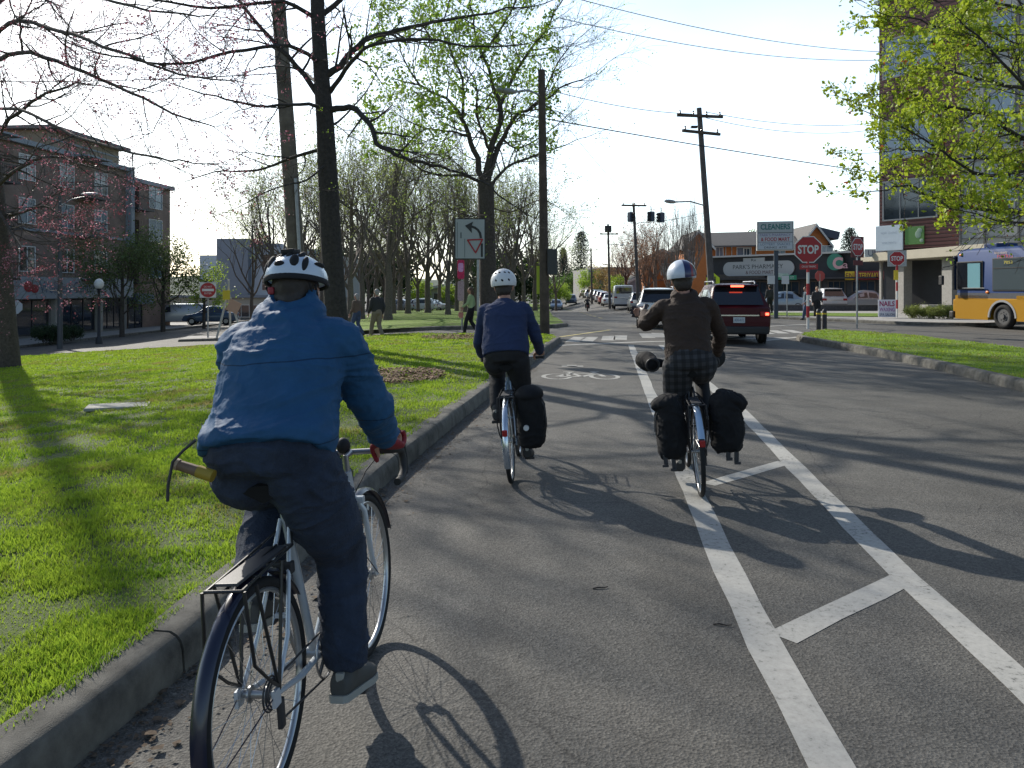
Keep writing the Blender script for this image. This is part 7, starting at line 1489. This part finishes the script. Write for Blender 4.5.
def plaid():
    m = bpy.data.materials.new('dark_plaid'); m.use_nodes = True; n = m.node_tree.nodes; l = m.node_tree.links; b = n['Principled BSDF']; tc = n.new('ShaderNodeTexCoord'); c = None
    for d_ in 'XZ':
        w_ = n.new('ShaderNodeTexWave'); w_.bands_direction = d_; w_.inputs['Scale'].default_value = 5.2; l.new(tc.outputs['Object'], w_.inputs[0]); r = n.new('ShaderNodeValToRGB'); r.color_ramp.interpolation = 'CONSTANT'
        r.color_ramp.elements[0].color = (.5, .5, .5, 1); r.color_ramp.elements[1].position = .5; r.color_ramp.elements[1].color = (1, 1, 1, 1); l.new(w_.outputs['Fac'], r.inputs[0])
        if c is None: c = r.outputs[0]
        else:
            x = n.new('ShaderNodeMix'); x.data_type = 'RGBA'; x.blend_type = 'MULTIPLY'; x.inputs[0].default_value = 1; l.new(c, x.inputs[6]); l.new(r.outputs[0], x.inputs[7]); c = x.outputs[2]
    y = n.new('ShaderNodeMix'); y.data_type = 'RGBA'; y.blend_type = 'MULTIPLY'; y.inputs[0].default_value = 1; y.inputs[6].default_value = (.045, .045, .05, 1); l.new(c, y.inputs[7]); l.new(y.outputs[2], b.inputs['Base Color']); b.inputs['Roughness'].default_value = .9; return m
PLD = plaid()
bottoms(p3_, J, mat('black_leggings', (.012, .012, .013), .8), (.165, .135), (.098, .064, .048), .98, .009, None, 'leggings')
mb = MB(); side, fw, up = J['_side'], J['_fw'], J['_up']; p = J['pelvis']; ring_loft(mb, [(p+up*.10, side, fw, .155, .13), (p, side, fw, .185, .152), (p-up*.07, side, fw, .185, .15), (p-up*.12, side, fw, .14, .12)], 22)
for k in 'lr': limbt(mb, [J['hip_'+k], J['hip_'+k].lerp(J['kn_'+k], .5), J['hip_'+k].lerp(J['kn_'+k], .86)], [.125, .115, .102], 16)
remesh(mb, .009, 2, 'shorts', PLD, p3_, (.005, (6, 6, 10), 31)); shoes(p3_, J, MATS['black_shoe']); glove(p3_, J, 'l', DARKM, 30.); hair(p3_, J, HAIRD)
HD = (.116, .145, .122); hm, C_, Mh = helmet_shell(p3_, J, mat('helmet_pale', (.50, .55, .62), .35, coat=.3), HD, (0, -.012, .04), -.25, 0)
for (x0, x1), m_, nm in (((.0, .052), mat('helmet_navy', (.015, .02, .08), .3, coat=.3), 'navy_stripe'), ((.052, .072), mat('helmet_red', (.22, .02, .03), .3), 'red_stripe'), ((.072, .118), mat('helmet_navy', (.015, .02, .08), .3), 'navy_side')):
    mb = MB(); vs = []; fs = []; nn = 26; mm = 6
    for i in range(nn+1):
        ph = -.25+(pi+.5)*i/nn
        for j in range(mm+1):
            x = x0+(x1-x0)*j/mm; q = math.sqrt(max(0, 1-(min(x, .1155)/HD[0])**2)); vs.append(C_+(Mh @ V(x*1.014, HD[1]*1.014*q*cos(ph), HD[2]*1.014*q*sin(ph))))
    for i in range(nn):
        for j in range(mm): fs.append((i*(mm+1)+j, i*(mm+1)+j+1, (i+1)*(mm+1)+j+1, (i+1)*(mm+1)+j))
    mb.add(vs, fs); mb.build(nm, m_, hm, 60)
for s_, lb in ((-1, 'black padded handlebar mitt left of the brown jacket rider'), (1, 'black padded handlebar mitt right of the brown jacket rider')):
    Fm = Matrix.Translation(L3_) @ Matrix.Rotation(R(-H3_), 4, 'Z') @ Matrix.Rotation(R(N3_), 4, 'Y'); t = thing('handlebar_mitt', lb, 'mitt', Fm @ V(s_*.285 if s_ < 0 else .255, .84, .965), rot=(0, R(N3_), R(-H3_)))
    mb = MB(); limbt(mb, [V(s_*.05, .10, .01), V(s_*.02, .02, 0), V(-s_*.02, -.09, -.02)], [.075, .088, .066]); limbt(mb, [V(s_*.03, .03, -.01), V(-s_*.13, .07, -.03)], [.06, .035]); remesh(mb, .008, 3, 'mitt', BAG, t, (.006, (9, 9, 9), 41)); MB().torus((-s_*.02, -.125, -.02), (0, 1, .15), .052, .010, 20, 8).build('cuff', mat('webbing_black', (.03, .03, .032)), t, 60)
pannier('left floppy black pannier with loose straps on the black bicycle', None, (L3_, H3_, N3_), (-.20, -.02, .54), (.20, .30, .45), BAG, flap=False, straps=True, floppy=-.03)
pannier('right bulging black pannier with open top flap on the black bicycle', None, (L3_, H3_, N3_), (.21, -.02, .56), (.22, .30, .42), BAG, flap=False, straps=True, floppy=.06)
# ---------------------------------------------------------------- walkers
def walker(label, foot_, face, h, shirt, pants, hairm, stride=.28, armp=None, longh=0., jk='jacket', loose=1., group=None, bag=None):
    t = thing('person', label, 'person', foot_, R(face), group); k = h/1.72; s = stride
    J = dict(pelvis=V(0, 0, .95), waist=V(0, .0, 1.10), chest=V(0, -.01, 1.25), neck=V(0, .0, 1.43), head=V(0, .03, 1.585), sh_l=V(-.175, 0, 1.37), sh_r=V(.175, 0, 1.37), el_l=V(-.23, .03, 1.10), el_r=V(.23, -.06, 1.10), wr_l=V(-.22, .17, .90), wr_r=V(.22, .02, .86),
             hip_l=V(-.085, 0, .90), hip_r=V(.085, 0, .90), kn_l=V(-.09, s*.55+.03, .50), an_l=V(-.09, s, .105), kn_r=V(.09, -s*.15+.06, .49), an_r=V(.09, -s*.9, .13), hd_l=V(0, .2, -1), hd_r=V(0, .1, -1), hu_l=V(-1, 0, 0), hu_r=V(1, 0, 0), ht_l=V(0, 1, 0), ht_r=V(0, 1, 0), look=V(0, 1, -.05), pi_r=-14)
    if armp: J.update(armp)
    make_person(t, J, .014, False)
    top(t, J, shirt, [(.0, .17*loose, .125, (0, 0, 0)), (.2, .165*loose, .125, (0, 0, 0)), (.5, .165*loose, .125, (0, 0, 0)), (.72, .18, .125, (0, 0, 0)), (.9, .165, .10, (0, 0, 0)), (.98, .09, .07, (0, 0, 0)), (1.03, .065, .063, (0, 0, 0))], arm=(.068, .055, .042), voxel=.014, folds=(.006, (5, 5, 12), 3), name=jk)
    bottoms(t, J, pants, (.165, .13), (.105, .075, .062), .96, .014, None); shoes(t, J, MATS['black_shoe'], voxel=.012); hair(t, J, hairm, longh, .012)
    t.scale = (k, k, k); return t
GH = mat('grey_hair', (.32, .30, .28), .7); BH = mat('brown_hair', (.09, .05, .03), .7); DKJ = mat('dark_jacket', (.03, .03, .032), .8); KHK = mat('khaki_trousers', (.22, .18, .13), .9); BJN = mat('blue_jeans', (.05, .08, .14), .85)
def gf(px, py, dz=.0): v = G(px, py); return V(v.x, v.y, T(v.x, v.y)+dz)
g = 'people walking across the side street'
walker('woman in a dark vest with tan sleeves walking behind the khaki trousered man', gf(357, 336.5), 60, 1.62, mat('tan_sleeve_coat', (.14, .10, .075), .85), BJN, GH, .25, longh=.06, group=g, loose=1.1)
walker('man in a dark jacket and khaki trousers walking by the main dark trunk', gf(377, 340), 40, 1.70, DKJ, KHK, GH, .26, group=g, loose=1.12)
walker('woman in a pale green jacket and black trousers near the pink yarn post', gf(471, 334.5), 80, 1.66, mat('pale_green_jacket', (.35, .45, .22), .8), mat('black_trousers', (.012, .012, .014)), BH, .22, longh=.1, group=g, armp=dict(el_l=V(-.22, .08, 1.12), wr_l=V(-.18, .26, 1.0)))
walker('walker in a grey blue jacket and jeans left of the banded stop sign post', gf(806, 320), 100, 1.72, mat('grey_blue_jacket', (.09, .13, .16), .8), BJN, BH, .2, group=g, armp=dict(el_l=V(-.26, .0, 1.12)))
walker('walker all in black right of the banded stop sign post', gf(817, 319), 170, 1.72, DKJ, mat('black_trousers', (.012, .012, .014)), mat('fair_hair', (.3, .2, .12), .7), .15, group=g, loose=1.15)
v = gz(770, 47, .13); walker('figure in black standing between the maroon car and the shop sign post', v, 10, 1.7, DKJ, mat('black_trousers', (.012, .012, .014)), HAIRD, .06)
# ---- motorcyclist far away
v = gz(587.5, 88, 0); mt = thing('motorcycle', 'small dark motorcycle riding away on the far road', 'motorcycle', v, R(-4))
for y in (0, 1.35): o = MB().torus((0, 0, 0), (1, 0, 0), .25, .07, 20, 8).build('wheel', RUB, mt, 50); o.location = (0, y, .32)
mb = MB(); mb.box((0, .6, .5), (.28, .7, .35), bev=.08); mb.ell((0, .8, .8), (.16, .28, .15)); mb.tube([(0, 1.35, .32), (0, 1.1, .95)], .05, 8); mb.build('engine_body', DARKM, mt, 50); MB().box((0, .25, .78), (.26, .6, .1), bev=.04).build('seat', RUB, mt); MB().tube([(-.35, .95, 1.0), (0, 1.08, .98), (.35, .95, 1.0)], .02, 6).build('handlebar', DARKM, mt); MB().box((0, -.12, .62), (.16, .08, .1), bev=.02).build('tail_light', TAIL, mt)
t = thing('person', 'rider in dark clothes and helmet on the far motorcycle', 'person', v, R(-4))
J = dict(pelvis=V(0, .3, .92), waist=V(0, .33, 1.07), chest=V(0, .4, 1.2), neck=V(0, .48, 1.36), head=V(0, .54, 1.5), sh_l=V(-.18, .46, 1.3), sh_r=V(.18, .46, 1.3), el_l=V(-.3, .62, 1.12), el_r=V(.3, .62, 1.12), wr_l=V(-.33, .85, 1.03), wr_r=V(.33, .85, 1.03), hip_l=V(-.1, .3, .9), hip_r=V(.1, .3, .9), kn_l=V(-.2, .7, .78), kn_r=V(.2, .7, .78), an_l=V(-.2, .5, .4), an_r=V(.2, .5, .4), hd_l=V(0, 1, -.2), hd_r=V(0, 1, -.2), look=V(0, 1, 0))
make_person(t, J, .016, False); top(t, J, DKJ, [(0, .17, .13, (0, 0, 0)), (.5, .17, .13, (0, 0, 0)), (.8, .19, .13, (0, 0, 0)), (.97, .09, .08, (0, 0, 0))], arm=(.075, .062, .05), voxel=.016, folds=None); bottoms(t, J, DKJ, (.17, .14), (.11, .08, .065), .96, .016, None); shoes(t, J, MATS['black_shoe'], voxel=.014); MB().ell(J['head']+V(0, 0, .02), (.13, .15, .14)).build('helmet', mat('helmet_dark', (.03, .03, .04), .3), t, 60)

for px, py, a, lab in ((600, 589, 10, 'tiny dark twig lying on the asphalt left of the lane line'), (722, 626, -15, 'smaller dark twig lying on the asphalt beside the lane line')):
    c = G(px, py); tw = thing('twig', lab, 'twig', c+V(0, 0, .004), R(a)); MB().tube([(-.04, 0, 0), (-.01, .004, .004), (.02, 0, .002), (.045, .006, .004)], [.0035, .004, .0035, .002], 6).build('stick', BKD, tw)
